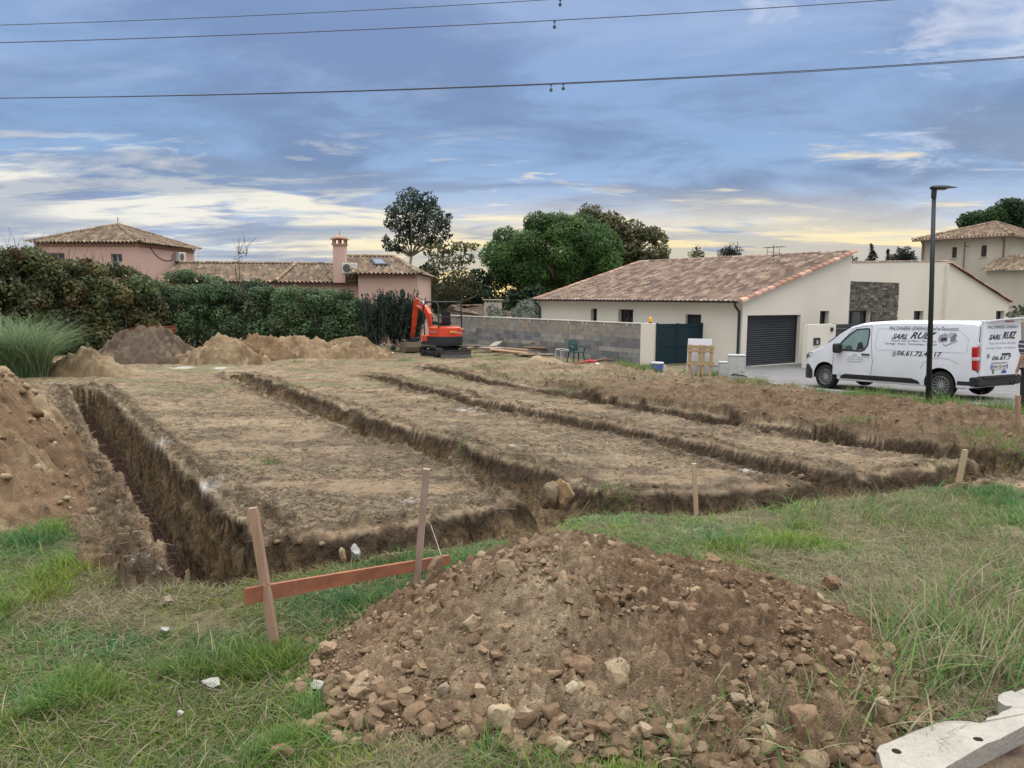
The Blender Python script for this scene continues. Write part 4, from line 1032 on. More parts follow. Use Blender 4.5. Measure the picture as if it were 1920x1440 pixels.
# ------------------------------------------------------------------ lamp post
def lamp():
    p = gd(1741, 757); p[2] = float(base(p[0], p[1]))
    t = thing('street_lamp', 'slim black street lamp with a flat head standing in front of the white van', 'street lamp', p)
    hgt = at(1750, 352, p[1])[2]-p[2]; lean = (at(1749.5, 360, p[1])[0]-p[0])*.9
    m = mat('lamp_black', (.014, .016, .02), .45)
    q = MB(); pts = [(0, 0, -.3), (lean*.5, 0, hgt*.5), (lean, 0, hgt-.1)]; q.tube(pts, [.062, .052, .042], 16); q.build('pole', m, t, smooth=True)
    q = MB(); q.lathe([(.10, 0), (.10, .03), (.068, .05), (.068, .3)], (0, 0, .0), seg=16); q.build('base_collar', m, t, smooth=False)
    q = MB(); q.tube([(lean, 0, hgt-.22), (lean, 0, hgt+.0)], .055, 14); q.build('head_bracket', m, t)
    q = MB(); prof = [(-.08, .03, -.01, .02), (-.06, .09, -.035, .035), (.06, .12, -.045, .045), (.2, .12, -.04, .045), (.33, .09, -.01, .035), (.44, .05, .0, .022), (.50, .03, .004, .016)]
    V = []
    for x, w, z0, z1 in prof: V += [(lean+x, -w, z0*.3+z1*.3), (lean+x, -w*.7, z1), (lean+x, w*.7, z1), (lean+x, w, z0*.3+z1*.3), (lean+x, w*.6, z0), (lean+x, -w*.6, z0)]
    V = [(x, y, z+hgt) for x, y, z in V]; k = len(prof)
    q.add(V, [(i*6+j, i*6+(j+1) % 6, (i+1)*6+(j+1) % 6, (i+1)*6+j) for i in range(k-1) for j in range(6)]+[tuple(range(6))[::-1], tuple(range((k-1)*6, k*6))])
    hd = q.build('lamp_head', m, t); q = MB(); q.box((lean+.14, 0, hgt-.046), (.22, .14, .006)); q.build('led_panel', mat('led_panel', (.3, .3, .28), .3), hd)
lamp()
# ------------------------------------------------------------------ mini excavator
def excavator():
    Y0 = 34.6; c = at(832, 660, Y0); zg = float(base(c[0], Y0))
    t = thing('mini_excavator', 'orange mini excavator with black canopy parked by the block wall, arm down', 'excavator', (c[0], Y0, zg))
    OR = mat('digger_orange', (.66, .062, .02), .4, coat=.2, nscale=3, namt=.12); DK = mat('digger_dark', (.022, .026, .036), .5); DIRT = mat('dirty_steel', (.16, .12, .085), .8, nscale=8, namt=.3)
    TR_ = mat('track_rubber', (.035, .034, .033), .85, nscale=8, namt=.35)
    def frame(fx, fy): return Matrix(((fx, -fy, 0, 0), (fy, fx, 0, 0), (0, 0, 1, 0), (0, 0, 0, 1)))
    Mu = frame(.515, -.857); Mt = frame(-.60, .80)
    def put(o, M): o.matrix_local = M; return o
    # undercarriage
    for s in (-1, 1):
        q = MB(); y = s*.62; w = .15; path = []
        for k in range(10):
            a = math.pi/2+math.pi*k/9; path.append((-.72+.2*math.cos(a), .22+.21*math.sin(a)))
        for k in range(10):
            a = -math.pi/2+math.pi*k/9; path.append((.72+.2*math.cos(a), .22+.21*math.sin(a)))
        n = len(path); vs = []
        for x, z in path: vs += [(x, y-w, z), (x, y+w, z)]
        inn = []
        for x, z in path: 
            cx = -.72 if x < 0 else .72; inn += [(cx+(x-cx)*.82, y-w, .22+(z-.22)*.82), (cx+(x-cx)*.82, y+w, .22+(z-.22)*.82)]
        q.add(vs+inn, [(2*i, 2*i+1, 2*((i+1) % n)+1, 2*((i+1) % n)) for i in range(n)]+[(2*n+2*i, 2*n+2*((i+1) % n), 2*n+2*((i+1) % n)+1, 2*n+2*i+1) for i in range(n)]
              + [(2*i, 2*((i+1) % n), 2*n+2*((i+1) % n), 2*n+2*i) for i in range(n)]+[(2*i+1, 2*n+2*i+1, 2*n+2*((i+1) % n)+1, 2*((i+1) % n)+1) for i in range(n)])
        # lugs
        P = [Vector((x, 0, z)) for x, z in path]+[Vector((path[0][0], 0, path[0][1]))]; acc = 0
        for a, b in zip(P[:-1], P[1:]):
            d = b-a; L = d.length; k = int(round(L/.09)) or 1
            for j in range(k):
                c_ = a+d*((j+.5)/k); ang = math.atan2(d.z, d.x); q.box((c_.x, y, c_.z), (.04, w*2, .05), Matrix.Rotation(-ang, 3, 'Y'))
        tr = put(q.build('track', TR_, t), Mu)
        q = MB()
        for xx, rr in ((-.72, .15), (.72, .15), (-.38, .075), (-.12, .075), (.14, .075), (.40, .075)): q.lathe([(rr, -.10), (rr, .10)], (xx, y, .22 if rr > .1 else .13), (0, 1, 0), 18)
        q.box((0, y, .25), (1.2, .14, .12)); q.build('track_roller', DK, tr)
    q = MB(); q.box((0, 0, .32), (1.0, 1.0, .16)); q.lathe([(.36, .38), (.36, .52)], (0, 0, 0), seg=24); put(q.build('undercarriage', DK, t), Mu)
    q = MB(); pr = [(1.30, .02), (1.24, .14), (1.24, .26), (1.29, .36)]
    vs = [(x, y, z) for y in (-.74, .74) for x, z in pr]+[(x-.03, y, z) for y in (-.74, .74) for x, z in pr]
    q.add(vs, [(i, i+1, i+5, i+4) for i in range(3)]+[(8+i, 12+i, 13+i, 9+i) for i in range(3)]+[(3, 11, 15, 7), (0, 4, 12, 8), (0, 8, 9, 1), (1, 9, 10, 2), (2, 10, 11, 3), (4, 5, 13, 12), (5, 6, 14, 13), (6, 7, 15, 14)])
    for s in (-1, 1): q.box((1.0, s*.35, .22), (.52, .09, .11))
    put(q.build('dozer_blade', mat('blade_steel', (.075, .072, .075), .6, nscale=5, namt=.3), t), Mu)
    # upper structure: plan outline with rounded tail
    def plan(r, x1, w, n=12):
        pts = []
        for k in range(n+1):
            a = math.pi/2+math.pi*k/n; pts.append((r*math.cos(a)*.95-.12, w*math.copysign(abs(math.sin(a))**.7, math.sin(a))))
        return pts+[(x1, -w), (x1, w)]
    def slab(q, pl, z0, z1, sh=1.0):
        k = len(pl); q.add([(x, y, z0) for x, y in pl]+[(x*sh, y*sh, z1) for x, y in pl], [tuple(range(k))[::-1], tuple(range(k, 2*k))]+[(i, (i+1) % k, (i+1) % k+k, i+k) for i in range(k)])
    q = MB(); slab(q, plan(.78, .72, .74), .52, .66, 1.02); slab(q, plan(.80, .20, .755), .66, .92, 1.0); ub = put(smooth_angle(q.build('counterweight', DK, t)), Mt)
    q = MB(); slab(q, plan(.77, .10, .73), .92, 1.30, .97); slab(q, plan(.745, .05, .70), 1.30, 1.36, .90); bd = put(smooth_angle(q.build('engine_hood', OR, t)), Mt)
    q = MB(); q.rbox((.42, .45, .80), (.62, .55, .30), .05); q.rbox((.66, -.1, .74), (.3, 1.2, .2), .03); put(q.build('front_deck', OR, t), Mt)
    q = MB(); q.rbox((-.885, .05, 1.13), (.02, .34, .08), .008); q.rbox((-.83, -.42, 1.26), (.05, .18, .04), .008); put(q.build('rear_lamp', mat('digger_lamp', (.75, .4, .06), .3), t), Mt)
    text_mesh('lettering', 'Kubota', mat('digger_white', (.7, .7, .7), .5), bd, Matrix(((0, 0, -1, -.868), (-1, 0, 0, -.05), (0, 1, 0, 1.06), (0, 0, 0, 1))), .36, .09)
    # seat, consoles
    q = MB(); q.rbox((.02, .0, 1.45), (.46, .46, .12), .04); q.rbox((-.2, 0, 1.74), (.12, .44, .56), .05); put(q.build('seat', mat('seat_black', (.012, .013, .016), .7), t), Mt)
    q = MB(); 
    for s in (-1, 1): q.rbox((.18, s*.36, 1.5), (.34, .12, .16), .03); q.tube([(.32, s*.36, 1.55), (.36, s*.36, 1.8)], .018, 6)
    put(q.build('control_levers', DK, t), Mt)
    q = MB()
    for s in (-1, 1):
        q.tube([(-.55, s*.60, 1.30), (-.52, s*.60, 2.25), (-.42, s*.58, 2.40), (.0, s*.58, 2.45), (.55, s*.58, 2.42), (.74, s*.58, 2.30), (.80, s*.58, 2.1)], .035, 8)
        q.tube([(.66, s*.60, .95), (.80, s*.58, 2.12)], .03, 8) if s > 0 else None
        q.tube([(-.54, s*.60, 1.75), (-.1, s*.60, 1.72)], .02, 6)
    q.tube([(-.54, -.6, 1.78), (-.54, .6, 1.78)], .02, 6)
    cf = put(smooth_angle(q.build('canopy_frame', mat('canopy_paint', (.018, .02, .026), .4), t)), Mt)
    q = MB(); q.rbox((.12, 0, 2.44), (1.2, 1.16, .055), .025); put(q.build('canopy_roof', mat('canopy_paint', (.018, .02, .026), .4), t), Mt)
    # boom, arm, bucket (side profiles extruded)
    def prof(pts, w, y=0): 
        q = MB(); q.prism(pts, (0, y-w/2, 0), (1, 0, 0), (0, 0, 1), (0, 1, 0), w); return q
    y0 = .0
    q = prof([(.70, .70), (.95, .70), (1.02, 1.15), (.72, 1.15)], .34, y0); q.build('swing_post', DK, t).matrix_local = Mt
    q = prof([(.74, .98), (1.0, .98), (1.34, 1.72), (1.58, 1.98), (2.42, 2.20), (2.48, 2.32), (2.36, 2.42), (1.50, 2.24), (1.14, 1.90)], .19, y0); bo = put(q.build('boom', OR, t), Mt)
    q = MB(); q.tube([(1.15, y0, 1.1), (1.52, y0, 1.86)], .055, 10); q.tube([(1.28, y0, 1.98), (1.9, y0, 2.46)], .045, 10); q.tube([(1.9, y0, 2.46), (2.42, y0, 2.55)], .028, 8)
    q.build('hydraulic_ram', mat('ram_steel', (.3, .3, .31), .3, metal=.5), bo)
    q = prof([(2.30, 2.56), (2.44, 2.60), (2.58, 2.36), (2.86, 1.0), (2.90, .72), (2.80, .70), (2.64, 1.05), (2.38, 2.16)], .15, y0); ar = put(q.build('dipper_arm', OR, t), Mt)
    q = MB(); q.tube([(2.62, y0, 2.42), (2.90, y0, 1.55)], .045, 10); q.tube([(2.90, y0, 1.55), (2.98, y0, 1.02)], .028, 8); q.build('bucket_ram', DK, ar)
    q = MB(); q.rbox((2.78, 0, .62), (.34, .34, .22), .03); q.tube([(2.84, -.1, .74), (3.0, -.1, 1.0)], .03, 6); q.tube([(2.84, .1, .74), (3.0, .1, 1.0)], .03, 6); put(q.build('quick_hitch', DK, t), Mt)
    q = MB()
    for sy in (-.07, .07): q.tube([(.85, sy, 1.1), (1.12, sy, 1.72), (1.45, sy, 2.18), (1.95, sy, 2.36), (2.45, sy, 2.42), (2.66, sy, 2.0)], .014, 5)
    put(q.build('hydraulic_hose', M_BLK, t), Mt)
    q = MB(); q.box((2.02, -.097, 2.21), (.42, .004, .05), Matrix.Rotation(R(-14), 3, 'Y')); q.box((2.02, .097, 2.21), (.42, .004, .05), Matrix.Rotation(R(-14), 3, 'Y')); put(q.build('boom_decal', mat('digger_white', (.7, .7, .7), .5), t), Mt)
    q = MB(); q.box((-.35, .742, 1.12), (.5, .006, .09)); q.box((-.35, -.742, 1.12), (.5, .006, .09)); put(q.build('side_decal', mat('decal_grey', (.35, .2, .18), .5), t), Mt)
    bp = [(2.56, .52), (3.0, .52), (3.14, .36), (3.16, .2), (3.06, .06), (2.74, .0), (2.50, .06), (2.46, .28)]
    q = MB(); q.prism(bp, (0, -.55, 0), (1, 0, 0), (0, 0, 1), (0, 1, 0), 1.1); put(q.build('bucket', DIRT, t), Mt)
excavator()
# ------------------------------------------------------------------ neighbouring houses
def roof_plane(name, pts, pal, parent, **k):
    """pts: eave a, eave b, then the rest of the outline, 3-D"""
    P = [np.array(p, float) for p in pts]; U = P[1]-P[0]; U /= np.linalg.norm(U)
    c = P[2]-P[0]; V = c-U*np.dot(c, U); V /= np.linalg.norm(V)
    poly = [(np.dot(p-P[0], U), np.dot(p-P[0], V)) for p in P]
    return tile_roof(name, P[0], U, V, poly, pal, parent, **k)
def off(o, t): o.matrix_parent_inverse = Matrix.Translation(-t.location); return o
M_PINK = mat('pink_render', (.62, .43, .37), .92, nscale=.7, namt=.08, nscale2=40, namt2=.05, bump=.1, bscale=150)
M_BEIGE = mat('beige_render', (.52, .48, .42), .92, nscale=.35, namt=.2, nscale2=30, namt2=.07, stretch=(1, 1, .5))
M_TERRA = mat('terracotta', (.42, .25, .18), .85, nscale=14, namt=.2)
M_ACW = mat('ac_white', (.62, .62, .6), .5); M_ACG = mat('ac_grille', (.10, .10, .11), .6)
def genoise(fr, a0, a1, z, mb):
    """little rows of tiles under the eave"""
    n = int((a1-a0)/.22)
    for r_, (dz, out) in enumerate(((-.10, .16), (-.22, .08))):
        for k in range(n):
            a = a0+(k+.5)*(a1-a0)/n; vs = []
            for j in range(7):
                t = math.pi*j/6; vs += [fr.P(a+.095*math.cos(t), z+dz+.085*math.sin(t)-.04, 0.002), fr.P(a+.095*math.cos(t), z+dz+.085*math.sin(t)-.04, out)]
            mb.add(vs, [(2*j, 2*j+1, 2*j+3, 2*j+2) for j in range(6)])
    return mb
def ac_unit(parent, M, t, nm='air_conditioner'):
    q = MB(); q.rbox((0, 0, 0), (.8, .3, .58), .03); o = q.build(nm, M_ACW, parent); o.matrix_local = M
    q = MB(); q.lathe([(.22, 0), (.22, .02)], (-.12, -.151, 0), (0, -1, 0), 20); q.build('fan_grille', M_ACG, o)
    q = MB(); q.box((0, .05, -.34), (.7, .34, .05)); q.build('bracket', M_ACG, o); return o
def pink_house():
    C = Vector(at(258, 455, 44.)); zg = -.95
    t = thing('pink_house', 'pink two storey house with a shallow tiled hip roof above the russet hedge', 'house', (C.x, C.y, zg))
    u1 = Vector((-.995, .1, 0)); u2 = Vector((.1, .995, 0)); w1 = 6.2; w2 = 6.2; ze = at(258, 455, 44.)[2]
    fl = Frame(C+u1*w1, -u1, (-.1, -.995, 0)); fr_ = Frame(C, u2, (.995, -.1, 0)); fl.O.z = 0; fr_.O.z = 0
    wa = list(fl.rect(92, 121, 474, 500)); wb = list(fl.rect(208, 229, 476, 492))
    mb = wall(fl, w1, ze, [wa, wb], .15, zg-.2); wall(fr_, w2, ze, [], .1, zg-.2, mb)
    for A_, B_, n_ in ((C+u2*w2, u1, u2), (C+u1*w1+u2*w2, -u2, u1)):
        f = Frame((A_.x, A_.y, 0), B_, n_); wall(f, w1, ze, [], .1, zg-.2, mb)
    off(mb.build('wall', M_PINK, t), t)
    for w in (wa, wb): off(window(fl, w, t, .15, mat('shutter_grey', (.30, .33, .38), .6), M_GLASS, 1), t)
    g = MB(); genoise(fl, 0, w1, ze+.02, g); genoise(fr_, 0, w2, ze+.02, g); off(g.build('eave_tile', M_TERRA, t), t)
    o_ = .32; A = C-u1*o_-u2*o_; B = C+u1*(w1+o_)-u2*o_; Cc = C+u1*(w1+o_)+u2*(w2+o_); D = C-u1*o_+u2*(w2+o_)
    for p in (A, B, Cc, D): p.z = ze
    ap = (A+Cc)/2; ap.z = at(219, 421.5, ap.y)[2]
    h = MB()
    r1 = roof_plane('roof', [B, A, ap], TILES['old'], t); off(r1, t)
    for a_, b_ in ((A, D), (D, Cc), (Cc, B)): off(roof_plane('roof', [a_, b_, ap], TILES['old'], t), t)
    for p in (A, B, Cc, D): ridge(h, p, ap, .13, TILES['old'], .4, .03)
    off(h.build('hip_tile', M_TILE, t, colored=True), t)
    q = MB(); q.tube([ap+UP*0, ap+UP*.45], .03, 6); off(q.build('roof_finial', M_TERRA, t), t)
    p = Vector(on_plane(333, 482, np.array(fr_.O), np.array(fr_.n)))+fr_.n*.2
    M = Matrix.Translation(p-t.location) @ Matrix.Rotation(math.atan2(u2.y, u2.x), 4, 'Z'); ac_unit(t, M, t)
    q = MB(); a = p+fr_.n*-.18; pts = [a+Vector((0, -.3, .1))+u2*-.4]+[a+u2*(-.6-.5*k)+UP*(-.5*math.sin(k/6*math.pi)*1.0+.18*k-.2) for k in range(7)]
    q.tube(pts, .02, 5); off(q.build('cable', M_BLK, t), t)
pink_house()
def low_house():
    """single storey range with chimney joined to the right-hand block"""
    zg = -.95; Y = 44.0
    L = Vector(at(300, 530, Y)); Rr = Vector(at(676, 533, Y)); ze = at(600, 530, Y)[2]; zrid = at(600, 495.5, 47.5)[2]
    t = thing('pink_low_house', 'low pink house with ochre tiled roofs, chimney and roof window behind the green shrubs', 'house', (Rr.x, Y, zg))
    fr = Frame((L.x, Y, 0), (1, 0, 0), (0, -1, 0)); W = Rr.x-L.x
    mb = wall(fr, W+.3, ze, [], .1, zg-.2); off(mb.build('wall', M_PINK, t), t)
    g = MB(); genoise(fr, 0, W+.2, ze+.02, g)
    a = Vector((L.x-.3, Y-.35, ze)); b = Vector((Rr.x+.25, Y-.35, ze)); c = Vector((at(622, 496, 47.5)[0], 47.5, zrid)); d = Vector((L.x-.3, 47.5, zrid))
    r = off(roof_plane('roof', [a, b, c, d], TILES['old'], t), t)
    a2 = Vector((Rr.x+.25, 51.4, ze)); off(roof_plane('roof', [a2, Vector((L.x-.3, 51.4, ze)), d, c], TILES['old'], t), t)
    h = MB(); ridge(h, d, c, .13, TILES['old'], .4, .03); m = Vector(at(517, 526, Y-.3)); ridge(h, Vector((m.x, Y-.35, ze+.03)), Vector((m.x+.1, 47.5, zrid)), .13, TILES['old'], .4, .06)
    off(h.build('ridge_tile', M_TILE, t, colored=True), t)
    # right-hand block, a little taller
    X0 = at(672, 540, 42.5)[0]; X1 = at(783, 540, 42.5)[0]; z2 = at(730, 514, 42.5)[2]; zr2 = at(690, 481, 46)[2]
    f2 = Frame((X0, 42.5, 0), (1, 0, 0), (0, -1, 0)); mb = wall(f2, X1-X0, z2, [], .1, zg-.2)
    f3 = Frame((X1, 42.5, 0), (0, 1, 0), (1, 0, 0)); wall(f3, 7, z2, [], .1, zg-.2, mb); f4 = Frame((X0, 42.5, 0), (0, 1, 0), (-1, 0, 0)); wall(f4, 7, [(0, z2), (3.5, zr2-.1), (7, z2)], [], .1, zg-.2, mb)
    off(mb.build('wall', M_PINK, t), t)
    genoise(f2, 0, X1-X0, z2+.02, g); off(g.build('eave_tile', M_TERRA, t), t)
    a = Vector((X0-.1, 42.1, z2)); b = Vector((X1+.25, 42.1, z2)); c = Vector((at(737, 482, 46)[0], 46, zr2)); d = Vector((at(646, 480, 46)[0]-.2, 46, zr2))
    r = off(roof_plane('roof', [a, b, c, d], TILES['old'], t), t)
    off(roof_plane('roof', [Vector((X1+.25, 42.1, z2)), Vector((X1+.25, 49.9, z2)), c], TILES['old'], t), t)
    off(roof_plane('roof', [Vector((X1+.25, 49.9, z2)), Vector((X0-.1, 49.9, z2)), d, c], TILES['old'], t), t)
    h = MB(); ridge(h, d, c, .12, TILES['old'], .4, .03); ridge(h, b, c, .12, TILES['old'], .4, .03); ridge(h, a+Vector((0, 0, .0)), d, .12, TILES['old'], .4, .03); off(h.build('ridge_tile', M_TILE, t, colored=True), t)
    # roof window
    vdir = (Vector((0, 3.9, zr2-z2))).normalized(); n = Vector((1, 0, 0)).cross(vdir)
    def onroof(px, py): p = Vector(on_plane(px, py, np.array(a), np.array(n))); return p+n*.09
    ps = [onroof(*q) for q in ((694, 488), (717, 488), (728, 499), (703, 499))]
    q = MB(); cc = sum(ps, Vector())/4; q.add([p+n*.02 for p in ps]+[p-n*.12 for p in ps], [(0, 1, 2, 3), (0, 4, 5, 1), (1, 5, 6, 2), (2, 6, 7, 3), (3, 7, 4, 0)]); sk = q.build('roof_window', M_ANTH, r)
    sk.matrix_parent_inverse = Matrix.Identity(4)
    q = MB(); q.add([cc+(p-cc)*.74+n*.03 for p in ps], [(0, 1, 2, 3)]); q.build('pane', mat('sky_glass', (.5, .55, .6), .05, metal=.9), sk)
    # chimney
    Yc = 43.6; x0, x1 = at(624, 480, Yc)[0], at(646.5, 480, Yc)[0]; xm = (x0+x1)/2; w = x1-x0; zb, zt = ze, at(635, 459, Yc)[2]
    q = MB(); q.box((xm, Yc+.3, (zb+zt)/2), (w, w*.8, zt-zb)); ch = off(q.build('chimney', M_PINK, t), t)
    q = MB(); zc = zt; k = w*.62
    q.box((xm, Yc+.3, zc+.03), (w+.14, w*.8+.14, .07))
    for sx in (-1, 0, 1):
        for sy in (-1, 1): q.box((xm+sx*w*.47, Yc+.3+sy*w*.38, zc+.18), (.09, .09, .24))
    q.box((xm, Yc+.3, zc+.33), (w+.22, w*.8+.22, .06)); q.lathe([(w*.68, .36), (w*.55, .46), (w*.12, .54)], (xm, Yc+.3, zc), seg=12)
    q.tube([(xm, Yc+.3, zc+.5), (xm, Yc+.3, zc+.85)], .025, 6); q.build('chimney_cap', M_TERRA, ch).matrix_parent_inverse = Matrix.Identity(4)
    p = Vector(at(656, 503, 43.1)); M = Matrix.Translation(p-t.location) @ Matrix.Rotation(R(-12), 4, 'Z'); ac_unit(t, M, t)
low_house()
def right_house():
    zg = -.95; C = Vector(at(1888, 441, 55.)); D = Vector(at(1729, 450, 59.5)); ze = C.z-.05
    t = thing('beige_house', 'weathered beige two storey house with small windows and brown gutters behind the lamp post', 'house', (C.x, C.y, zg))
    u1 = (D-C); u1.z = 0; w1 = u1.length; u1.normalize(); u2 = Vector((u1.y, -u1.x, 0)); w2 = 9.0
    f1 = Frame((C.x, C.y, 0), u1, -u2); f2 = Frame((C.x, C.y, 0), u2, -u1)
    wa = list(f1.rect(1785, 1794, 463.5, 483.5)); wb = list(f1.rect(1839.5, 1850, 460, 481.5))
    mb = wall(f1, w1, ze, [wa, wb], .14, zg-.2); wall(f2, w2, ze, [], .1, zg-.2, mb)
    f3 = Frame((D.x, D.y, 0), u2, u1); wall(f3, w2, ze, [], .1, zg-.2, mb); off(mb.build('wall', M_BEIGE, t), t)
    for w in (wa, wb): off(window(f1, w, t, .14, mat('brown_frame', (.10, .07, .06), .6), M_GLASS, 1, sill=M_BEIGE, fw=.04), t)
    q = MB()
    for w in (wa, wb):
        for k in range(3):
            a = w[0]+(w[1]-w[0])*(k+1)/4; q.tube([f1.P(a, w[2], -.06), f1.P(a, w[3], -.06)], .012, 5)
    off(q.build('window_bars', M_BLK, t), t)
    o_ = .5; A = C-u1*o_-u2*o_; B = C+u1*(w1+o_)-u2*o_; E = C-u1*o_+u2*(w2+o_); G = C+u1*(w1+o_)+u2*(w2+o_)
    for p in (A, B, E, G): p.z = ze+.02
    ap = C+u1*(w1/2)+u2*5.0; ap = Vector(at(1866, 417, ap.y)); 
    r1 = off(roof_plane('roof', [B, A, ap], TILES['old'], t), t)
    for a_, b_ in ((A, E), (E, G), (G, B)): off(roof_plane('roof', [a_, b_, ap], TILES['old'], t), t)
    h = MB(); 
    for p in (A, B, E, G): ridge(h, p, ap, .14, TILES['old'], .4, .03)
    off(h.build('hip_tile', M_TILE, t, colored=True), t)
    M_BR = mat('brown_gutter', (.20, .12, .09), .6)
    q = MB(); q.tube([A+UP*-.06, B+UP*-.06], .075, 8); off(q.build('gutter', M_BR, t), t)
    q = MB(); q.tube([A+UP*-.06, E+UP*-.06], .075, 8); off(q.build('gutter', M_BR, t), t)
    for aa in (.12, w1-.15):
        q = MB(); q.tube([f1.P(aa, ze-.1, .45), f1.P(aa, ze-.4, .08), f1.P(aa, zg, .08)], .06, 8); off(q.build('downpipe', M_BR, t), t)
    q = MB(); a = f1.ab(1808, 480)[0]; q.tube([f1.P(a, ze-.25, .05), f1.P(a, zg+1, .05)], .035, 6); q.tube([f1.P(a-.3, ze-.6, .06), f1.P(a, ze-.6, .06)], .02, 5); off(q.build('vent_pipe', mat('dull_grey', (.16, .15, .15), .7), t), t)
    # lean-to on the right
    p0 = f1.P(.35, 0, 2.2); fr = Frame((p0.x, p0.y, 0), u2, -u1); Y = p0.y
    zl = at(1882, 508, Y)[2]; zh = at(1920, 478, Y+3)[2]
    mb = wall(fr, 7, zl, [], .1, zg-.2); fq = Frame((p0.x, p0.y, 0), -u1, -u2); wall(fq, 4, zl, [], .1, zg-.2, mb); off(mb.build('annex_wall', M_BEIGE, t), t)
    # annex roof rises away from us (towards +u2 along the house side)
    e0 = fr.P(-.3, zl+.02)-(-u1)*0; a_ = p0-u2*.35+u1*.3; a_.z = zl; b_ = a_-u1*5.0; c_ = b_+u2*3.2; c_.z = zl+1.15; d_ = a_+u2*3.2; d_.z = zl+1.15
    off(roof_plane('annex_roof', [a_, b_, c_, d_], TILES['old'], t), t)
    q = MB(); p = Vector(at(1902, 545, p0.y-.3)); q.tube([p-Vector((.5, 0, 0)), p], .05, 6); q.lathe([(.16, -.1), (.2, .12)], p+Vector((.15, 0, .02)), (1, 0, .1), 14); off(q.build('flood_light', M_BLK, t), t)
right_house()
def far_low_house():
    zg = -.95; Y = 50.; t = thing('far_bungalow', 'grey roofed bungalow with square pale chimney half hidden behind the block wall', 'house', (at(900, 600, Y)[0], Y, zg))
    gx0, gx1, gm = at(822, 590, Y)[0], at(903, 590, Y)[0], at(848, 576, Y)[0]
    ze, zr = at(900, 594, Y)[2], at(848, 575, Y)[2]
    q = MB(); q.add([(gx0, Y, zg), (gx1, Y, zg), (gx1, Y, ze), (gm, Y, zr), (gx0, Y, ze)], [(0, 1, 2, 3, 4)])
    q.quad((gx1, Y, zg), (gx1+4, Y+6, zg), (gx1+4, Y+6, ze), (gx1, Y, ze)); off(q.build('wall', M_BEIGE, t), t)
    far = Vector((at(1000, 590, Y+7)[0], Y+7, ze)); rr = Vector((at(905, 574, Y+7)[0], Y+7, zr))
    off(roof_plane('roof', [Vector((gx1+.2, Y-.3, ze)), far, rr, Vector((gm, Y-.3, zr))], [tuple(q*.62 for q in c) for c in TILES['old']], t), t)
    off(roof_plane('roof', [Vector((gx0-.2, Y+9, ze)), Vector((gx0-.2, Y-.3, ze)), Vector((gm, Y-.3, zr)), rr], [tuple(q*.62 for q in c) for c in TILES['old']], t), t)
    h = MB(); ridge(h, Vector((gm, Y-.3, zr)), Vector((gx1+.2, Y-.3, ze)), .12, TILES['old'], .4, .02); ridge(h, Vector((gm, Y-.3, zr)), rr, .12, TILES['old'], .4, .02); off(h.build('verge_tile', M_TILE, t, colored=True), t)
    Yc = 48.5; x0, x1 = at(908, 570, Yc)[0], at(941, 570, Yc)[0]; zt = at(925, 567, Yc)[2]
    q = MB(); q.box(((x0+x1)/2, Yc, (zg+zt)/2), (x1-x0, .8, zt-zg)); ch = off(q.build('chimney', M_BEIGE, t), t)
    q = MB(); 
    for k in range(5): q.box((x0+(x1-x0)*(k+.5)/5, Yc-.3, zt+.07), (.08, .1, .14)); q.box((x0+(x1-x0)*(k+.5)/5, Yc+.3, zt+.07), (.08, .1, .14))
    q.box(((x0+x1)/2, Yc, zt+.17), (x1-x0+.16, .95, .06)); q.build('chimney_cap', M_BEIGE, ch).matrix_parent_inverse = Matrix.Identity(4)
far_low_house()
# boundary wall right of the van, under the beige house
def far_right_wall():
    Y = 30.; p = Vector(at(1895, 603, Y)); zt = p.z
    t = thing('grey_boundary_wall', 'plain grey concrete block wall behind the rear of the van', 'wall', (p.x, Y, -.93))
    fr = Frame((p.x, Y, 0), (.9, -.43, 0)); 
    if fr.n.y > 0: fr.n = -fr.n
    q = MB(); rng = random.Random(4)
    for k in range(9):
        x = -(k % 2)*.25
        while x < 9:
            f = rng.uniform(.9, 1.08); c = (.33*f, .31*f, .27*f); q.color(c); a0, a1 = max(x, 0)+.005, x+.495; z = zt-.2*(k+1)
            vs = [fr.P(a, zz, cc) for cc in (-.2, 0) for zz in (z+.005, z+.195) for a in (a0, a1)]; q.add(vs, [(0, 2, 3, 1), (4, 5, 7, 6), (0, 1, 5, 4), (2, 6, 7, 3), (0, 4, 6, 2), (1, 3, 7, 5)]); x += .5
    off(q.build('block_course', mat('concrete_block', attr='Col'), t, colored=True), t)
far_right_wall()
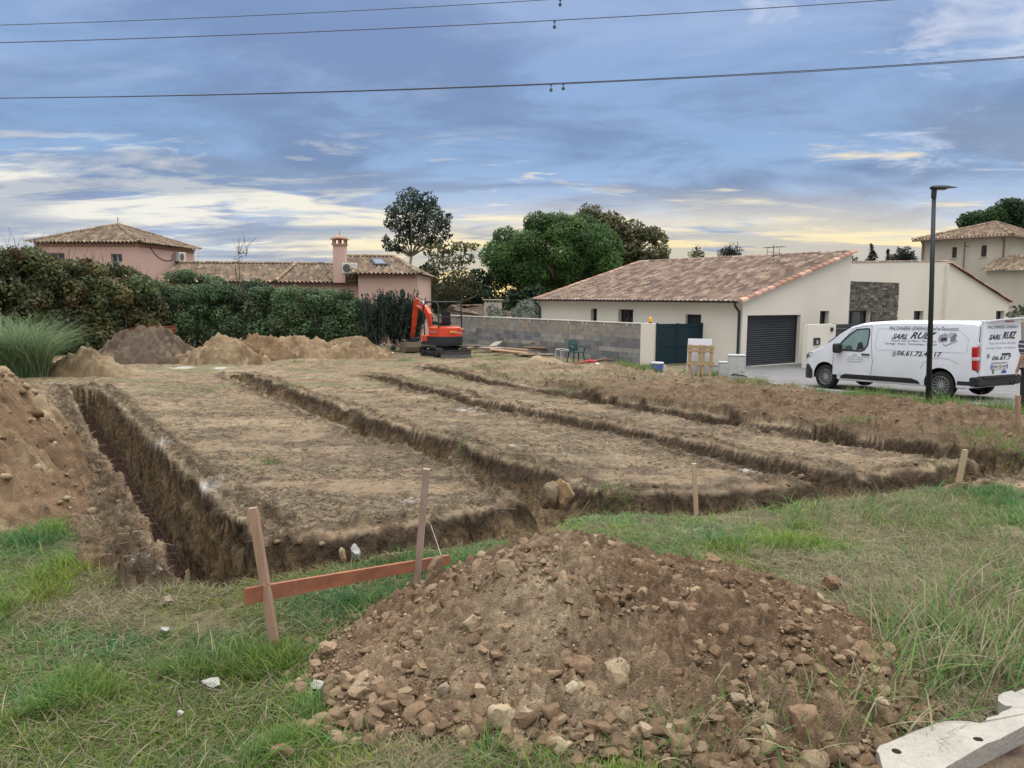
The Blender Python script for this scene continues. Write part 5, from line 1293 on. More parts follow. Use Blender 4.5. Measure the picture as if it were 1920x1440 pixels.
# ------------------------------------------------------------------ builders' things
M_PINE = mat('raw_timber', (.40, .29, .17), .85, nscale=3, namt=.2, stretch=(1, 8, 1), nscale2=25, namt2=.12)
M_STAKE = mat('stake_timber', (.36, .235, .165), .85, nscale=20, namt=.18, stretch=(1, 1, .15), nscale2=60, namt2=.1, bump=.2)
M_PLANK = mat('shuttering_plank', (.34, .135, .075), .75, nscale=7, namt=.3, stretch=(.18, 1, 1.4), nscale2=45, namt2=.12, bump=.15)
def pallet():
    b = gd(1311, 713); x, y = b[0], b[1]; z = h1(x, y)
    t = thing('wooden_pallet', 'wooden pallet standing on its edge by the grey concrete boxes', 'pallet', (x, y, z-.02), R(-24)); t.rotation_euler = (R(-6), 0, R(-24))
    w, h = .82, 1.02
    for k, zz in enumerate((.95, .83, .42)): 
        q = MB(); q.rbox((0, -.062, zz), (w, .02, .10), .004); q.build('deck_board', M_PINE, t)
    for k, zz in enumerate((.95, .45, .06)):
        q = MB(); q.rbox((0, .062, zz), (w, .02, .10), .004); q.build('deck_board', M_PINE, t)
    for xx in (-.33, -.02, .33):
        q = MB(); q.rbox((xx, -.0, h/2), (.09, .10, h), .006); q.build('bearer', M_PINE, t)
    for xx in (.10,):
        q = MB(); q.rbox((xx, -.03, h/2), (.07, .03, h), .004); q.build('bearer', M_PINE, t)
    p = Vector((x, y, z))
    bx = thing('insulation_board', 'white rigid board leaning behind the wooden pallet', 'board', (x+.03, y+.28, z), R(-24)); bx.rotation_euler = (R(-9), 0, R(-20))
    q = MB(); q.rbox((0, 0, .59), (.74, .05, 1.18), .008); q.build('board_panel', mat('white_board', (.72, .74, .8), .6), bx)
pallet()
def conc_box(px0, px1, ptop, pbase, label, dep):
    b = gd((px0+px1)/2, pbase); x, y = b[0], b[1]; z = h1(x, y); w = (px1-px0)/FPX*y; zt = at(px0, ptop, y)[2]
    t = thing('meter_box', label, 'meter box', (x, y+dep/2, z-.1), R(-8))
    m = mat('fibre_cement', (.50, .53, .53), .85, nscale=5, namt=.15)
    q = MB(); q.rbox((0, 0, (zt-z+.05)/2), (w, dep, zt-z+.05), .012); q.build('box_body', m, t)
    q = MB(); q.rbox((0, 0, zt-z+.07), (w+.03, dep+.03, .05), .015); q.build('box_lid', m, t)
    q = MB(); q.rbox((0, -dep/2-.004, (zt-z)/2+.1), (w-.07, .012, zt-z-.22), .004); d = q.build('box_door', m, t)
    q = MB(); q.lathe([(.018, 0), (.018, .01)], (w*.32, -dep/2-.01, (zt-z)/2), (0, -1, 0), 10); q.build('door_lock', M_BLK, d)
conc_box(1349, 1368, 678, 714, 'lower pale grey meter box beside the taller one', .22)
conc_box(1367, 1397, 665, 718, 'taller pale grey meter box by the garage drive', .3)
def hose():
    a, b = gd(1347, 715), gd(1409, 718); pts = []
    for k in range(15):
        t = k/14; p = a*(1-t)+b*t; p[1] -= .35; p[2] = h1(p[0], p[1]) + .24*math.sin(math.pi*t)+.0; pts.append(p)
    q = MB(); q.tube(pts, .022, 8); o = q.build('black_conduit', M_BLK, None, smooth=True); tag(o, 'black plastic conduit arching out of the soil by the meter boxes', 'conduit')
hose()
def bucket():
    b = gd(1232, 700); x, y = b[0], b[1]; z = h1(x, y)
    t = thing('plastic_bucket', 'blue plastic bucket with white rim in front of the dark gate', 'bucket', (x, y, z))
    q = MB(); q.lathe([(.17, 0), (.205, .30), (.19, .30), (.16, .02)], (0, 0, 0), seg=26, caps=False); q.lathe([(.001, .015), (.168, .015)], (0, 0, 0), seg=26, caps=False); q.build('bucket_body', mat('blue_plastic', (.012, .05, .38), .4), t, smooth=True)
    q = MB(); q.lathe([(.206, .29), (.222, .30), (.222, .35), (.195, .355), (.195, .30)], (0, 0, 0), seg=26, caps=False); q.build('bucket_rim', mat('white_plastic', (.7, .72, .74), .5), t, smooth=True)
    q = MB(); q.tube([(.215, -.08, .27), (.25, -.09, .18), (.24, -.1, .05), (.23, -.1, .0)], .03, 8); q.build('wrapping_rag', mat('white_plastic', (.7, .72, .74), .5), t)
bucket()
def chairs():
    b = gd(1080, 679); x, y = b[0], b[1]; z = h1(x, y)
    G = mat('green_plastic', (.006, .055, .05), .45, spec=.5)
    t = thing('garden_chair', 'dark green moulded plastic garden chair by the block wall', 'chair', (x, y, z), R(205))
    # local: front towards +y
    q = MB(); q.rbox((0, 0, .43), (.46, .44, .035), .015); q.build('seat', G, t)
    for sx in (-1, 1):
        for sy in (-1, 1):
            q = MB(); q.tube([(sx*.27, sy*.26, 0), (sx*.215, sy*.19, .44)], [.025, .035], 8); q.build('leg', G, t)
        q = MB(); q.tube([(sx*.25, .22, .43), (sx*.27, .22, .62), (sx*.27, .1, .66), (sx*.25, -.2, .66)], .03, 8); q.build('armrest', G, t)
    q = MB(); n = 9; fr = []
    for k in range(n):
        a = math.pi*k/(n-1); fr.append((-.23*math.cos(a), .92-.0+.0+(-.18+.18*math.sin(a)) ))
    pts = [(-.21, .44)]+fr+[(.21, .44)]
    vs = [(px_, -.2-(pz-.44)*.28-.03*(1-(px_/.23)**2), pz) for px_, pz in pts]; k = len(vs)
    q.add(vs+[(a, b_-.02, c) for a, b_, c in vs], [tuple(range(k)), tuple(range(k, 2*k))[::-1]]+[(i, i+k, (i+1) % k+k, (i+1) % k) for i in range(k)]); q.build('backrest', G, t)
    b = gd(1054, 674); x, y = b[0], b[1]; z = h1(x, y); Wm = mat('white_tube', (.66, .66, .64), .5)
    t = thing('metal_chair_frame', 'bent white metal chair frame without seat left of the green chair', 'chair frame', (x, y, z), R(30))
    for sx in (-.2, .2):
        q = MB(); q.tube([(sx, -.22, 0), (sx, -.2, .42), (sx, .2, .46), (sx, .25, 0)], .014, 6); q.build('side_frame', Wm, t)
    q = MB(); q.tube([(-.2, -.2, .42), (.2, -.2, .42)], .012, 6); q.tube([(-.2, .2, .46), (.2, .2, .46)], .012, 6); q.build('cross_bar', Wm, t)
chairs()
def junk():
    rng = random.Random(21)
    T = [mat('timber_%s' % n, c, .85, nscale=8, namt=.25) for n, c in (('grey', (.30, .28, .26)), ('tan', (.36, .23, .14)), ('dark', (.13, .085, .06)), ('pale', (.42, .37, .31)))]
    names = ['grey', 'tan', 'dark brown', 'pale']
    spec = [((900, 661), 40, 1.5, .22, 0, .16, 'broad grey scrap board tilted up against the pile by the digger blade'), ((918, 662), -20, 1.3, .18, 3, .12, 'pale scrap plank end sloping down beside the tilted grey board'),
            ((940, 665), 60, 1.2, .15, 2, .05, 'dark brown scrap plank lying flat between grey and tan timber'), ((968, 664), -50, 1.5, .15, 1, .1, 'tan plank topmost of the timber heap against the block wall'),
            ((985, 668), -62, 2.1, .16, 1, .06, 'long tan plank pointing towards the sand heap'), ((1000, 664), -60, 1.9, .14, 1, .16, 'tan plank along the foot of the block wall'),
            ((1018, 664), -55, 1.1, .15, 2, .13, 'short dark plank at the end of the timber heap'), ((893, 655), 20, 1.2, .18, 1, .03, 'tan plank lying beside the digger track'),
            ((930, 660), 75, 1.0, .30, 3, .22, 'pale square of plywood on top of the scrap timber'), ((955, 668), -15, 1.6, .16, 1, .10, 'tan plank crossing the front of the timber pile'), ((976, 660), -58, 2.4, .14, 2, .20, 'long dark plank against the foot of the block wall'), ((1008, 671), -40, 1.7, .2, 3, .05, 'pale plank end nearest the sand heap'), ((990, 662), -66, 1.5, .2, 1, .26, 'reddish tan plank highest on the timber pile')]
    for (px, rz, L, w, mi, lift, lab) in spec:
        b = gd(*px); x, y = b[0], b[1]; z = h1(x, y)
        q = MB(); q.rbox((0, 0, 0), (L*1.15, w*1.35, .06), .006); o = q.build('scrap_plank', T[mi]); o.location = (x, y, z+.06+lift*1.5); o.rotation_euler = (R(rng.uniform(-14, 14)), R(rng.uniform(-9, 9)), R(rz)); tag(o, lab, 'plank', 'scrap timber along the block wall')
    for px, rz, L, mi, lab in (((1098, 684), 10, .9, 'r', 'red plastic conduit length lying in front of the green chair'), ((1103, 680), 35, .7, 'r', 'short red plastic conduit length behind the longer red one'),
                      ((1130, 675), 15, 1.6, 'k', 'black pipe lying by the block wall, nearest the wall'), ((1140, 678), 28, 1.3, 'k', 'black pipe lying across the rubbish by the block wall'), ((1125, 681), 5, 1.1, 'g', 'brown pipe in front of the black pipes')):
        b = gd(*px); x, y = b[0], b[1]; z = h1(x, y); m = {'r': mat('red_plastic', (.42, .02, .035), .5), 'k': M_BLK, 'g': mat('brown_pipe', (.2, .12, .09), .6)}[mi]
        q = MB(); q.tube([(-L/2, 0, .03), (-L*.1, .05, .07), (L*.2, .02, .10), (L/2, 0, .06)], .035 if mi != 'r' else .05, 8); o = q.build('conduit_length', m); o.location = (x, y, z+.02); o.rotation_euler = (0, R(-4), R(rz)); tag(o, lab, 'pipe')
    for px, s, lab in (((1117, 684), .2, 'crumpled white sack beside the red conduit'), ((1150, 690), .28, 'white plastic sheet crumpled on the ground by the weeds'), ((727, 664), .22, 'white rubble sack by the heap of grey stones')):
        b = gd(*px); x, y = b[0], b[1]; z = h1(x, y); o = rock_object('plastic_sack', (x, y, z), (s*1.6, s, s*.5), 77+int(px[0]), mat('white_sack', (.66, .66, .64), .7)); tag(o, lab, 'sack')
    for k, (px, s, lab) in enumerate((((708, 655), .42, 'large grey rubble stone left of the digger bucket'), ((722, 660), .25, 'small grey rubble stone beside the white sack'), ((738, 656), .28, 'grey rubble stone nearest the digger bucket'))):
        b = gd(*px); x, y = b[0], b[1]; z = h1(x, y); o = rock_object('rubble_stone', (x, y, z+s*.3), (s, s*.8, s*.6), 90+k, mat('rubble_grey', (.24, .235, .22), .9, nscale=6, namt=.3)); tag(o, lab, 'stone', 'rubble beside the digger')
    # bottle standing near the pier
    b = gd(1225, 683); q = MB(); q.lathe([(.045, 0), (.045, .2), (.018, .27), (.018, .31)], (0, 0, 0), seg=14); o = thing('plastic_bottle', 'clear plastic bottle with dark cap at the foot of the white pier', 'bottle', (b[0], b[1], h1(b[0], b[1]))); q.build('bottle_body', mat('pale_plastic', (.6, .63, .66), .2), o, smooth=True)
    q = MB(); q.lathe([(.022, .31), (.022, .34)], (0, 0, 0), seg=12); q.build('bottle_cap', M_BLK, o)
def ico_template(sub):
    bm = bmesh.new(); bmesh.ops.create_icosphere(bm, subdivisions=sub, radius=1); bm.verts.index_update()
    v = np.array([x.co[:] for x in bm.verts]); f = np.array([[q.index for q in x.verts] for x in bm.faces]); bm.free(); return v, f
ICO = {k: ico_template(k) for k in (1, 2, 3, 4)}
def n3(p, s, seed):
    return (vnoise(p[:, 0]*s+seed, p[:, 1]*s+p[:, 2]*s*.7, seed)+vnoise(p[:, 1]*s+5.1, p[:, 2]*s+seed*.3-p[:, 0]*s*.4, seed+3)+vnoise(p[:, 2]*s+9.7, p[:, 0]*s+seed*.7, seed+7))/3*2-1
def rock_shape(sub, seed, ang=.5, amp=.22):
    v, f = ICO[sub]; rg = np.random.default_rng(seed); v = v.copy()
    for k in range(13):       # planar facets
        n = rg.normal(size=3); n /= np.linalg.norm(n); d = rg.uniform(.50, .88); s = v @ n; v = v-np.where(s > d, (s-d)*.97, 0)[:, None]*n
    v = v/np.abs(v).max()
    v = v*(1+amp*n3(v, 1.4, seed % 97)+.13*n3(v, 4.5, seed % 89+2))[:, None]
    if sub >= 3: v = v*(1+.06*n3(v, 11, seed % 83))[:, None]
    return v, f
def rock_object(name, loc, size, seed, m, rz=None):
    v, f = rock_shape(4 if max(size) > .035 else 3, seed); o = mesh_np(name, v*np.array(size), f, m, smooth=True)
    try: o.data.set_sharp_from_angle(angle=R(24))
    except Exception: pass
    o.location = loc; o.rotation_euler = (0, 0, rz if rz is not None else (seed*1.7) % 6.28); return o
junk()
# ------------------------------------------------------------------ stakes and profile board
def stake_mesh(q, b, top, w=.028):
    b, top = Vector(b), Vector(top); d = (top-b).normalized(); b2 = b-d*.12; x = Vector((1, 0, 0)); x = (x-d*x.dot(d)).normalized(); y = d.cross(x); vs = []
    for p, k in ((b2, 1), (top, 1)):
        for sx, sy in ((-1, -1), (1, -1), (1, 1), (-1, 1)): vs.append(p+x*sx*w*k*.5+y*sy*w*k*.5)
    return q.add(vs, [(3, 2, 1, 0), (4, 5, 6, 7), (0, 1, 5, 4), (1, 2, 6, 5), (2, 3, 7, 6), (3, 0, 4, 7)])
def batter_board():
    b1 = gd(516, 1212); b2 = gd(781, 1098); t1 = at(474, 952, b1[1]+.03); t2 = at(800, 879, b2[1]-.02)
    t = thing('batter_board', 'orange brown plank nailed between two leaning timber stakes at the trench corner', 'profile board', b1)
    q = MB(); stake_mesh(q, b1, t1, .040); off(q.build('stake', M_STAKE, t), t)
    q = MB(); stake_mesh(q, b2, t2, .040); off(q.build('stake', mat('stake_weathered', (.33, .245, .20), .85, nscale=9, namt=.35, stretch=(1, 1, .3), nscale2=60, namt2=.1), t), t)
    Ya, Yb = b1[1]+.035, b2[1]+.04
    k = (Yb-Ya)/(781-500); Yf = lambda px: Ya+(px-500)*k
    P = [Vector(at(px, py, Yf(px))) for px, py in ((462, 1134), (845, 1058), (844, 1041), (462, 1104))]
    n = (P[1]-P[0]).cross(UP).normalized()*-.024
    q = MB(); q.add(P+[p+n*(1 if n.y > 0 else -1) for p in P], [(0, 1, 2, 3), (7, 6, 5, 4), (0, 4, 5, 1), (1, 5, 6, 2), (2, 6, 7, 3), (3, 7, 4, 0)])
    bo = off(q.build('plank', M_PLANK, t), t)
    q = MB()
    for px, py in ((509, 1120), (504, 1095), (787, 1068), (511, 1128)): 
        Yn = Yf(px)-.043; q.lathe([(.004, 0), (.004, .006)], at(px, py, Yn), (0, -1, 0), 8)
    off(q.build('nail', mat('nail_steel', (.25, .22, .2), .5, metal=.7), t), t)
    # string line from the plank to the plateau
    a = Vector(at(827, 1041, Yf(827))); b = Vector(at(808, 985, Yf(827)+.9)); q = MB(); q.tube([a, b], .0015, 4); o = q.build('string_line', mat('string', (.6, .58, .5), .8)); tag(o, 'thin pale string line tied to the orange brown plank', 'string')
batter_board()
def lone_stake(pb, pt, label, w, m=M_STAKE):
    b = gd(*pb); b[2] = h1(b[0], b[1]); t = at(*pt, b[1]); q = MB(); stake_mesh(q, b, t, w); o = q.build('timber_stake', m); tag(o, label, 'stake', 'lone timber stakes')
M_STK2 = mat('stake_fresh', (.47, .36, .235), .85, nscale=20, namt=.15, stretch=(1, 1, .15))
lone_stake((1309, 952), (1301, 869), 'thin upright timber stake in the grass at the edge of the middle trench', .036, M_STK2)
lone_stake((1797, 914), (1810, 843), 'fresh pale timber stake leaning right beside the long trench', .042, M_STK2)
lone_stake((1907, 818), (1909, 741), 'square brown timber stake on the bare bank near the person', .055)
# ------------------------------------------------------------------ rebar cage in the long trench
def rebar():
    a, b = np.array(TR[0]['p'][0]), np.array(TR[0]['p'][1]); d = (b-a)/np.linalg.norm(b-a); n = np.array([d[1], -d[0]]); L = np.linalg.norm(b-a)
    M = mat('rusty_rebar', (.085, .036, .026), .8, nscale=40, namt=.3); q = MB(); N = 26
    def P(s, o_, h): x, y = a+d*s+n*o_; return (x, y, float(base(x, y))-.93+h)
    for o_ in (-.13, .13):
        for h in (.06, .22): q.tube([P(.25+(L-.6)*k/N, o_, h-.06) for k in range(N+1)], .005, 5)
    for k in range(int((L-.6)/.2)):
        s = .25+k*.2; q.tube([P(s, -.14, .05), P(s, -.14, .23), P(s, .14, .23), P(s, .14, .05), P(s, -.14, .05)], .005, 4)
    o = q.build('rebar_cage', M); tag(o, 'rusty steel rebar cage lying along the floor of the deep trench', 'rebar cage')
rebar()
# ------------------------------------------------------------------ overhead cables
def cables():
    M = mat('cable_black', (.075, .09, .13), .7); Y = 18.0
    def cab(p0, p1, sag, label, balls, r=.014, twin=False):
        A, B = Vector(at(*p0, Y)), Vector(at(*p1, Y)); d = B-A
        pts = []
        for k in range(61):
            t = -.35+1.7*k/60; p = A+d*t; p.z += sag*4*((t-.5)**2-.25); pts.append(p)
        t_ = thing('overhead_cable', label, 'cable', A, group='overhead cables'); q = MB(); q.tube(pts, r, 6); off(q.build('cable_strand', M, t_), t_)
        if twin:
            q = MB(); q.tube([p+Vector((0, .1, .035*max(0, 1-k/40))) for k, p in enumerate(pts)], r*.8, 6); off(q.build('cable_strand', M, t_), t_)
        for px, ln in balls:
            t = (at(px, 100, Y)[0]-A.x)/d.x; p = A+d*t; p.z += sag*4*((t-.5)**2-.25)
            q = MB(); q.tube([p, p-UP*.04], .028, 8); q.tube([p-UP*.03, p-UP*ln], .009, 6); q.lathe([(.004, -.042), (.03, -.03), (.040, 0), (.03, .03), (.004, .042)], p-UP*(ln+.03), seg=12); off(q.build('damper_weight', M, t_), t_)
    cab((0, 47), (1050, -2), .05, 'topmost overhead cable leaving through the top of the picture', [(1049, .09)], .008)
    cab((0, 80), (1680, -1), .10, 'middle overhead cable with a single hanging weight', [(1039, .11)], .0095)
    cab((0, 184), (1920, 106), .17, 'lowest overhead cable with two hanging weights', [(1034, .11), (1057, .09)], .0105, True)
cables()
# ------------------------------------------------------------------ person at the edge of the frame
def person():
    b = gd(1927, 772); x, y = b[0], b[1]; z = float(base(x, y))+.012
    t = thing('person', 'person in a navy and white striped polo shirt and dark trousers standing behind the van', 'person', (x, y, z), R(100))
    def skin(name, verts, edges, radii, m, par, sub=2):
        me = bpy.data.meshes.new(name); me.from_pydata(verts, edges, []); o = bpy.data.objects.new(name, me); COL.objects.link(o); o.parent = par
        s = o.modifiers.new('s', 'SKIN'); s.use_smooth_shade = True
        for i, r_ in enumerate(radii): me.skin_vertices[0].data[i].radius = r_ if hasattr(r_, '__len__') else (r_, r_)
        me.skin_vertices[0].data[0].use_root = True; ss = o.modifiers.new('ss', 'SUBSURF'); ss.levels = sub; ss.render_levels = sub
        dg = bpy.context.evaluated_depsgraph_get(); m2 = bpy.data.meshes.new_from_object(o.evaluated_get(dg)); o.modifiers.clear(); o.data = m2; m2.name = name; m2.materials.clear(); m2.materials.append(m)
        m2.polygons.foreach_set('use_smooth', np.ones(len(m2.polygons), bool)); return o
    SK = mat('skin', (.45, .27, .19), .6, nscale=20, namt=.08)
    V = [(0, 0, .95), (0, 0, 1.15), (.01, 0, 1.38), (.01, 0, 1.5), (.03, 0, 1.58), (.035, 0, 1.68), (.02, 0, 1.75)]; E = [(0, 1), (1, 2), (2, 3), (3, 4), (4, 5), (5, 6)]; Rr = [(.14, .11), (.13, .1), (.15, .1), .058, (.07, .08), (.075, .09), .05]
    for s in (-1, 1):
        i = len(V); V += [(0, s*.19, 1.41), (-.02, s*.25, 1.14), (.06, s*.25, .90), (.085, s*.25, .83), (.10, s*.25, .80)]; E += [(2, i), (i, i+1), (i+1, i+2), (i+2, i+3), (i+3, i+4)]; Rr += [.055, .043, .030, (.022, .042), (.02, .04)]
        for f, (dx, dz, r_) in enumerate(((.02, -.075, .009), (.006, -.085, .0095), (-.01, -.08, .009), (-.024, -.065, .008))):
            j = len(V); V += [(.10+dx, s*(.235+.012*f), .775), (.10+dx*1.3, s*(.23+.012*f), .80+dz)]; E += [(i+4, j), (j, j+1)]; Rr += [.012, r_]
        j = len(V); V += [(.135, s*.225, .81), (.15, s*.215, .77)]; E += [(i+3, j), (j, j+1)]; Rr += [.012, .009]
        i = len(V); V += [(0, s*.10, .88), (.01, s*.11, .48), (-.02, s*.12, .08)]; E += [(0, i), (i, i+1), (i+1, i+2)]; Rr += [.085, .058, .04]
    bd = skin('body', V, E, Rr, SK, t)
    q = MB(); 
    for s in (-1, 1): q.lathe([(.001, -.008), (.008, 0), (.001, .008)], (.118, s*.03, 1.66), (1, 0, 0), 10)
    q.lathe([(.012, 0), (.006, .03)], (.115, 0, 1.625), (1, 0, -.3), 8)
    for s in (-1, 1): q.lathe([(.02, -.03), (.03, 0), (.02, .03)], (.03, s*.083, 1.64), (0, .2, 1), 8)
    q.build('face_features', mat('skin_dark', (.3, .16, .11), .6), t)
    v, f = ICO[3]; hv = v*np.array([.105, .09, .11])+np.array([.015, 0, 1.69]); keep = [k for k, p in enumerate(f) if (hv[p].mean(0)[2] > 1.68) or (hv[p].mean(0)[0] < 0 and hv[p].mean(0)[2] > 1.6)]
    mesh_np('hair', hv, f[keep], mat('hair_dark', (.04, .03, .022), .8), t, smooth=True)
    ms = mat('striped_cloth', (.045, .042, .075), .9, nscale=30, namt=.1)
    nt = ms.node_tree; N = nt.nodes; L = nt.links; tc = N.new('ShaderNodeTexCoord'); sp = N.new('ShaderNodeSeparateXYZ'); L.new(tc.outputs['Object'], sp.inputs[0])
    mo = N.new('ShaderNodeMath'); mo.operation = 'FRACT'; mu = N.new('ShaderNodeMath'); mu.operation = 'MULTIPLY'; mu.inputs[1].default_value = 11.5; L.new(sp.outputs[2], mu.inputs[0]); L.new(mu.outputs[0], mo.inputs[0])
    gt = N.new('ShaderNodeMath'); gt.operation = 'GREATER_THAN'; gt.inputs[1].default_value = .78; L.new(mo.outputs[0], gt.inputs[0])
    mx = N.new('ShaderNodeMix'); mx.data_type = 'RGBA'; L.new(gt.outputs[0], mx.inputs[0]); mx.inputs[6].default_value = (.05, .045, .085, 1); mx.inputs[7].default_value = (.55, .55, .6, 1); L.new(mx.outputs[2], N['Principled BSDF'].inputs['Base Color'])
    V = [(0, 0, .90), (0, 0, 1.1), (.01, 0, 1.32), (.01, 0, 1.44)]; E = [(0, 1), (1, 2), (2, 3)]; Rr = [(.165, .145), (.165, .14), (.175, .13), (.075, .075)]
    for s in (-1, 1): i = len(V); V += [(0, s*.20, 1.39), (-.015, s*.245, 1.16)]; E += [(2, i), (i, i+1)]; Rr += [.088, .078]
    skin('striped_shirt', V, E, Rr, ms, t)
    V = [(0, 0, .93)]; E = []; Rr = [(.155, .13)]
    for s in (-1, 1): i = len(V); V += [(0, s*.10, .80), (.01, s*.115, .48), (-.015, s*.12, .06)]; E += [(0, i), (i, i+1), (i+1, i+2)]; Rr += [.105, .082, .068]
    skin('trousers', V, E, Rr, mat('dark_trousers', (.02, .02, .026), .9), t)
    for s in (-1, 1):
        q = MB(); q.rbox((.05, s*.12, .045), (.29, .10, .09), .04); q.build('shoe', mat('shoe_dark', (.03, .028, .028), .7), t)
person()
# ------------------------------------------------------------------ vegetation
M_LEAF = mat('leaves', attr='Col', rough=.6, trans=.35, spec=.35)
M_BARK = mat('bark', (.13, .105, .08), .95, nscale=9, namt=.35, stretch=(1, 1, .25), bump=.4, bscale=30)
M_PBARK = mat('pale_bark', (.30, .26, .22), .9, nscale=6, namt=.3, stretch=(1, 1, .3))
def leaf_quads(P, size, col, outward=None, aspect=.55, up=.3, rg=RNG):
    n = len(P); d = rg.normal(size=(n, 3)); d /= np.linalg.norm(d, axis=1, keepdims=True)
    nn = rg.normal(size=(n, 3))
    if outward is not None: nn = nn*.75+outward
    nn[:, 2] += up
    a = np.cross(nn, d); a /= np.linalg.norm(a, axis=1, keepdims=True)+1e-9
    b = np.cross(nn, a); b /= np.linalg.norm(b, axis=1, keepdims=True)+1e-9
    s = np.asarray(size).reshape(-1, 1)
    bend = nn/np.linalg.norm(nn, axis=1, keepdims=True)*s*.12
    V = np.stack([P-a*s, P-b*s*aspect-bend, P+a*s, P+b*s*aspect-bend], 1).reshape(-1, 3)
    F = np.arange(n*4).reshape(n, 4); C = np.repeat(col, 4, 0); return V, F, C
def clump_points(c, r, n, rg, inner=.45):
    d = rg.normal(size=(n, 3)); d /= np.linalg.norm(d, axis=1, keepdims=True)
    k = rg.uniform(inner**3, 1, n)**(1/3)
    k = k*(1+.18*n3(d*1.6+np.array(c)*.7, 1.3, 5))
    return np.array(c)+d*k[:, None]*np.array(r), d
def crown(name, clumps, per_m2, size, pal, parent, rg, aspect=.55, var=.42, up=.3):
    Vs, Fs, Cs, o = [], [], [], 0; pal = np.array(pal)
    for c, r in clumps:
        area = 4*math.pi*((r[0]*r[1])**1.6/3+(r[0]*r[2])**1.6/3+(r[1]*r[2])**1.6/3)**(1/1.6); n = max(20, int(area*per_m2))
        P, d = clump_points(c, r, n, rg)
        tint = rg.uniform(1-var, 1+var); base_ = pal[rg.integers(len(pal))]
        col = (base_*.55+pal[rg.integers(len(pal), size=n)]*.45)*tint*rg.uniform(.75, 1.25, (n, 1))
        V, F, C = leaf_quads(P, rg.uniform(.6, 1.3, n)*size, col, d, aspect, up, rg)
        Vs.append(V); Fs.append(F+o); Cs.append(C); o += len(V)
    return mesh_np(name, np.concatenate(Vs), np.concatenate(Fs), M_LEAF, parent, np.concatenate(Cs))
def px_clumps(lst, Y, depth=1.0, jit=.0, rg=RNG):
    out = []
    for q in lst:
        px, py, rx, ry = q[:4]; dy = q[4] if len(q) > 4 else rg.uniform(-1, 1)*depth
        c = at(px, py, Y+dy); k = (Y+dy)/FPX; out.append((c, (rx*k, max(rx, ry)*k*.9, ry*k)))
    return out
def branches(clumps, root, m, parent, r0, rg, name='trunk', fork=.5):
    q = MB(); root = Vector(root); top = Vector(np.mean([c for c, r in clumps], axis=0)); f = root.lerp(top, fork)
    q.tube([root, root.lerp(f, .5)+Vector(rg.normal(size=3)*r0*.6), f], [r0, r0*.85, r0*.7], 10)
    for c, r in clumps:
        c = Vector(c); mid = f.lerp(c, .5)+Vector(rg.normal(size=3)*r0*1.5); q.tube([f, mid, c], [r0*.45, r0*.28, r0*.08], 6)
        for k in range(3):
            e = c+Vector(rg.normal(size=3)*np.array(r)*.5); q.tube([mid.lerp(c, .6), e], [r0*.14, r0*.04], 5)
    return q.build(name, m, parent, smooth=True)
def tree(name, label, lst, Y, root_px, pal, per_m2, size, r0, bark=None, depth=1.2, group=None, seed=1, aspect=.55, fork=.5, airy=1.):
    rg = np.random.default_rng(seed); cl = px_clumps(lst, Y, depth, rg=rg)
    if airy != 1: cl = [(c, tuple(q*airy for q in r)) for c, r in cl]
    r = Vector(at(root_px[0], root_px[1], Y)); r.z = -.95
    t = thing(name, label, 'tree', r, group=group); 
    off(branches(cl, r, bark or M_BARK, t, r0, rg, fork=fork), t)
    off(crown('crown', cl, per_m2, size, pal, t, rg, aspect), t); return t
G_EUC = [(.05, .085, .066), (.07, .105, .075), (.042, .07, .058), (.10, .12, .08)]
tree('eucalyptus_tree', 'tall open grey green tree with pale leaning trunk behind the pink low house',
     [(768, 372, 34, 26), (800, 378, 30, 24), (752, 395, 26, 26), (785, 402, 38, 30), (815, 402, 24, 26), (735, 398, 18, 16), (745, 422, 24, 20), (728, 418, 14, 12), (775, 430, 34, 22), (806, 432, 26, 20), (832, 418, 20, 15), (836, 438, 18, 16),
      (758, 447, 26, 16), (735, 462, 22, 16), (724, 448, 12, 10), (790, 452, 26, 16), (815, 455, 22, 16), (752, 468, 16, 11), (842, 405, 10, 9)], 56, (752, 560), G_EUC, 42, .15, .13, M_PBARK, 1.4, seed=3, aspect=.4, fork=.72, airy=.78)
AUT = [(.085, .085, .035), (.065, .075, .03), (.12, .105, .04), (.05, .065, .03)]
tree('autumn_tree', 'thin yellow green autumn tree with see through branches right of the tall tree',
     [(815, 470, 24, 14), (842, 466, 24, 14), (866, 462, 20, 10), (888, 462, 14, 8), (822, 492, 22, 16), (850, 490, 24, 14), (876, 484, 18, 12), (810, 515, 24, 18), (838, 520, 26, 18), (868, 516, 24, 16), (850, 545, 36, 18), (884, 540, 20, 18), (808, 548, 24, 22)],
     52, (838, 600), AUT, 24, .13, .08, M_BARK, 1.6, seed=5, fork=.45)
DKG = [(.035, .062, .035), (.045, .078, .04), (.028, .05, .03), (.06, .085, .042)]
tree('dark_evergreen', 'dark evergreen bush mass behind the digger beside the pink wall',
     [(800, 520, 20, 26), (805, 556, 26, 30), (835, 556, 30, 28), (868, 548, 26, 30), (896, 535, 22, 34), (910, 560, 26, 26), (785, 575, 18, 22), (852, 580, 40, 20), (935, 575, 30, 16), (905, 585, 30, 16), (960, 562, 26, 22), (985, 560, 24, 22), (1005, 552, 20, 22), (965, 590, 30, 18), (1000, 588, 26, 16)], 58, (850, 600), DKG, 40, .19, .2, depth=1.5, seed=8)
PINE = [(.062, .132, .038), (.085, .168, .048), (.048, .102, .034), (.10, .19, .054)]
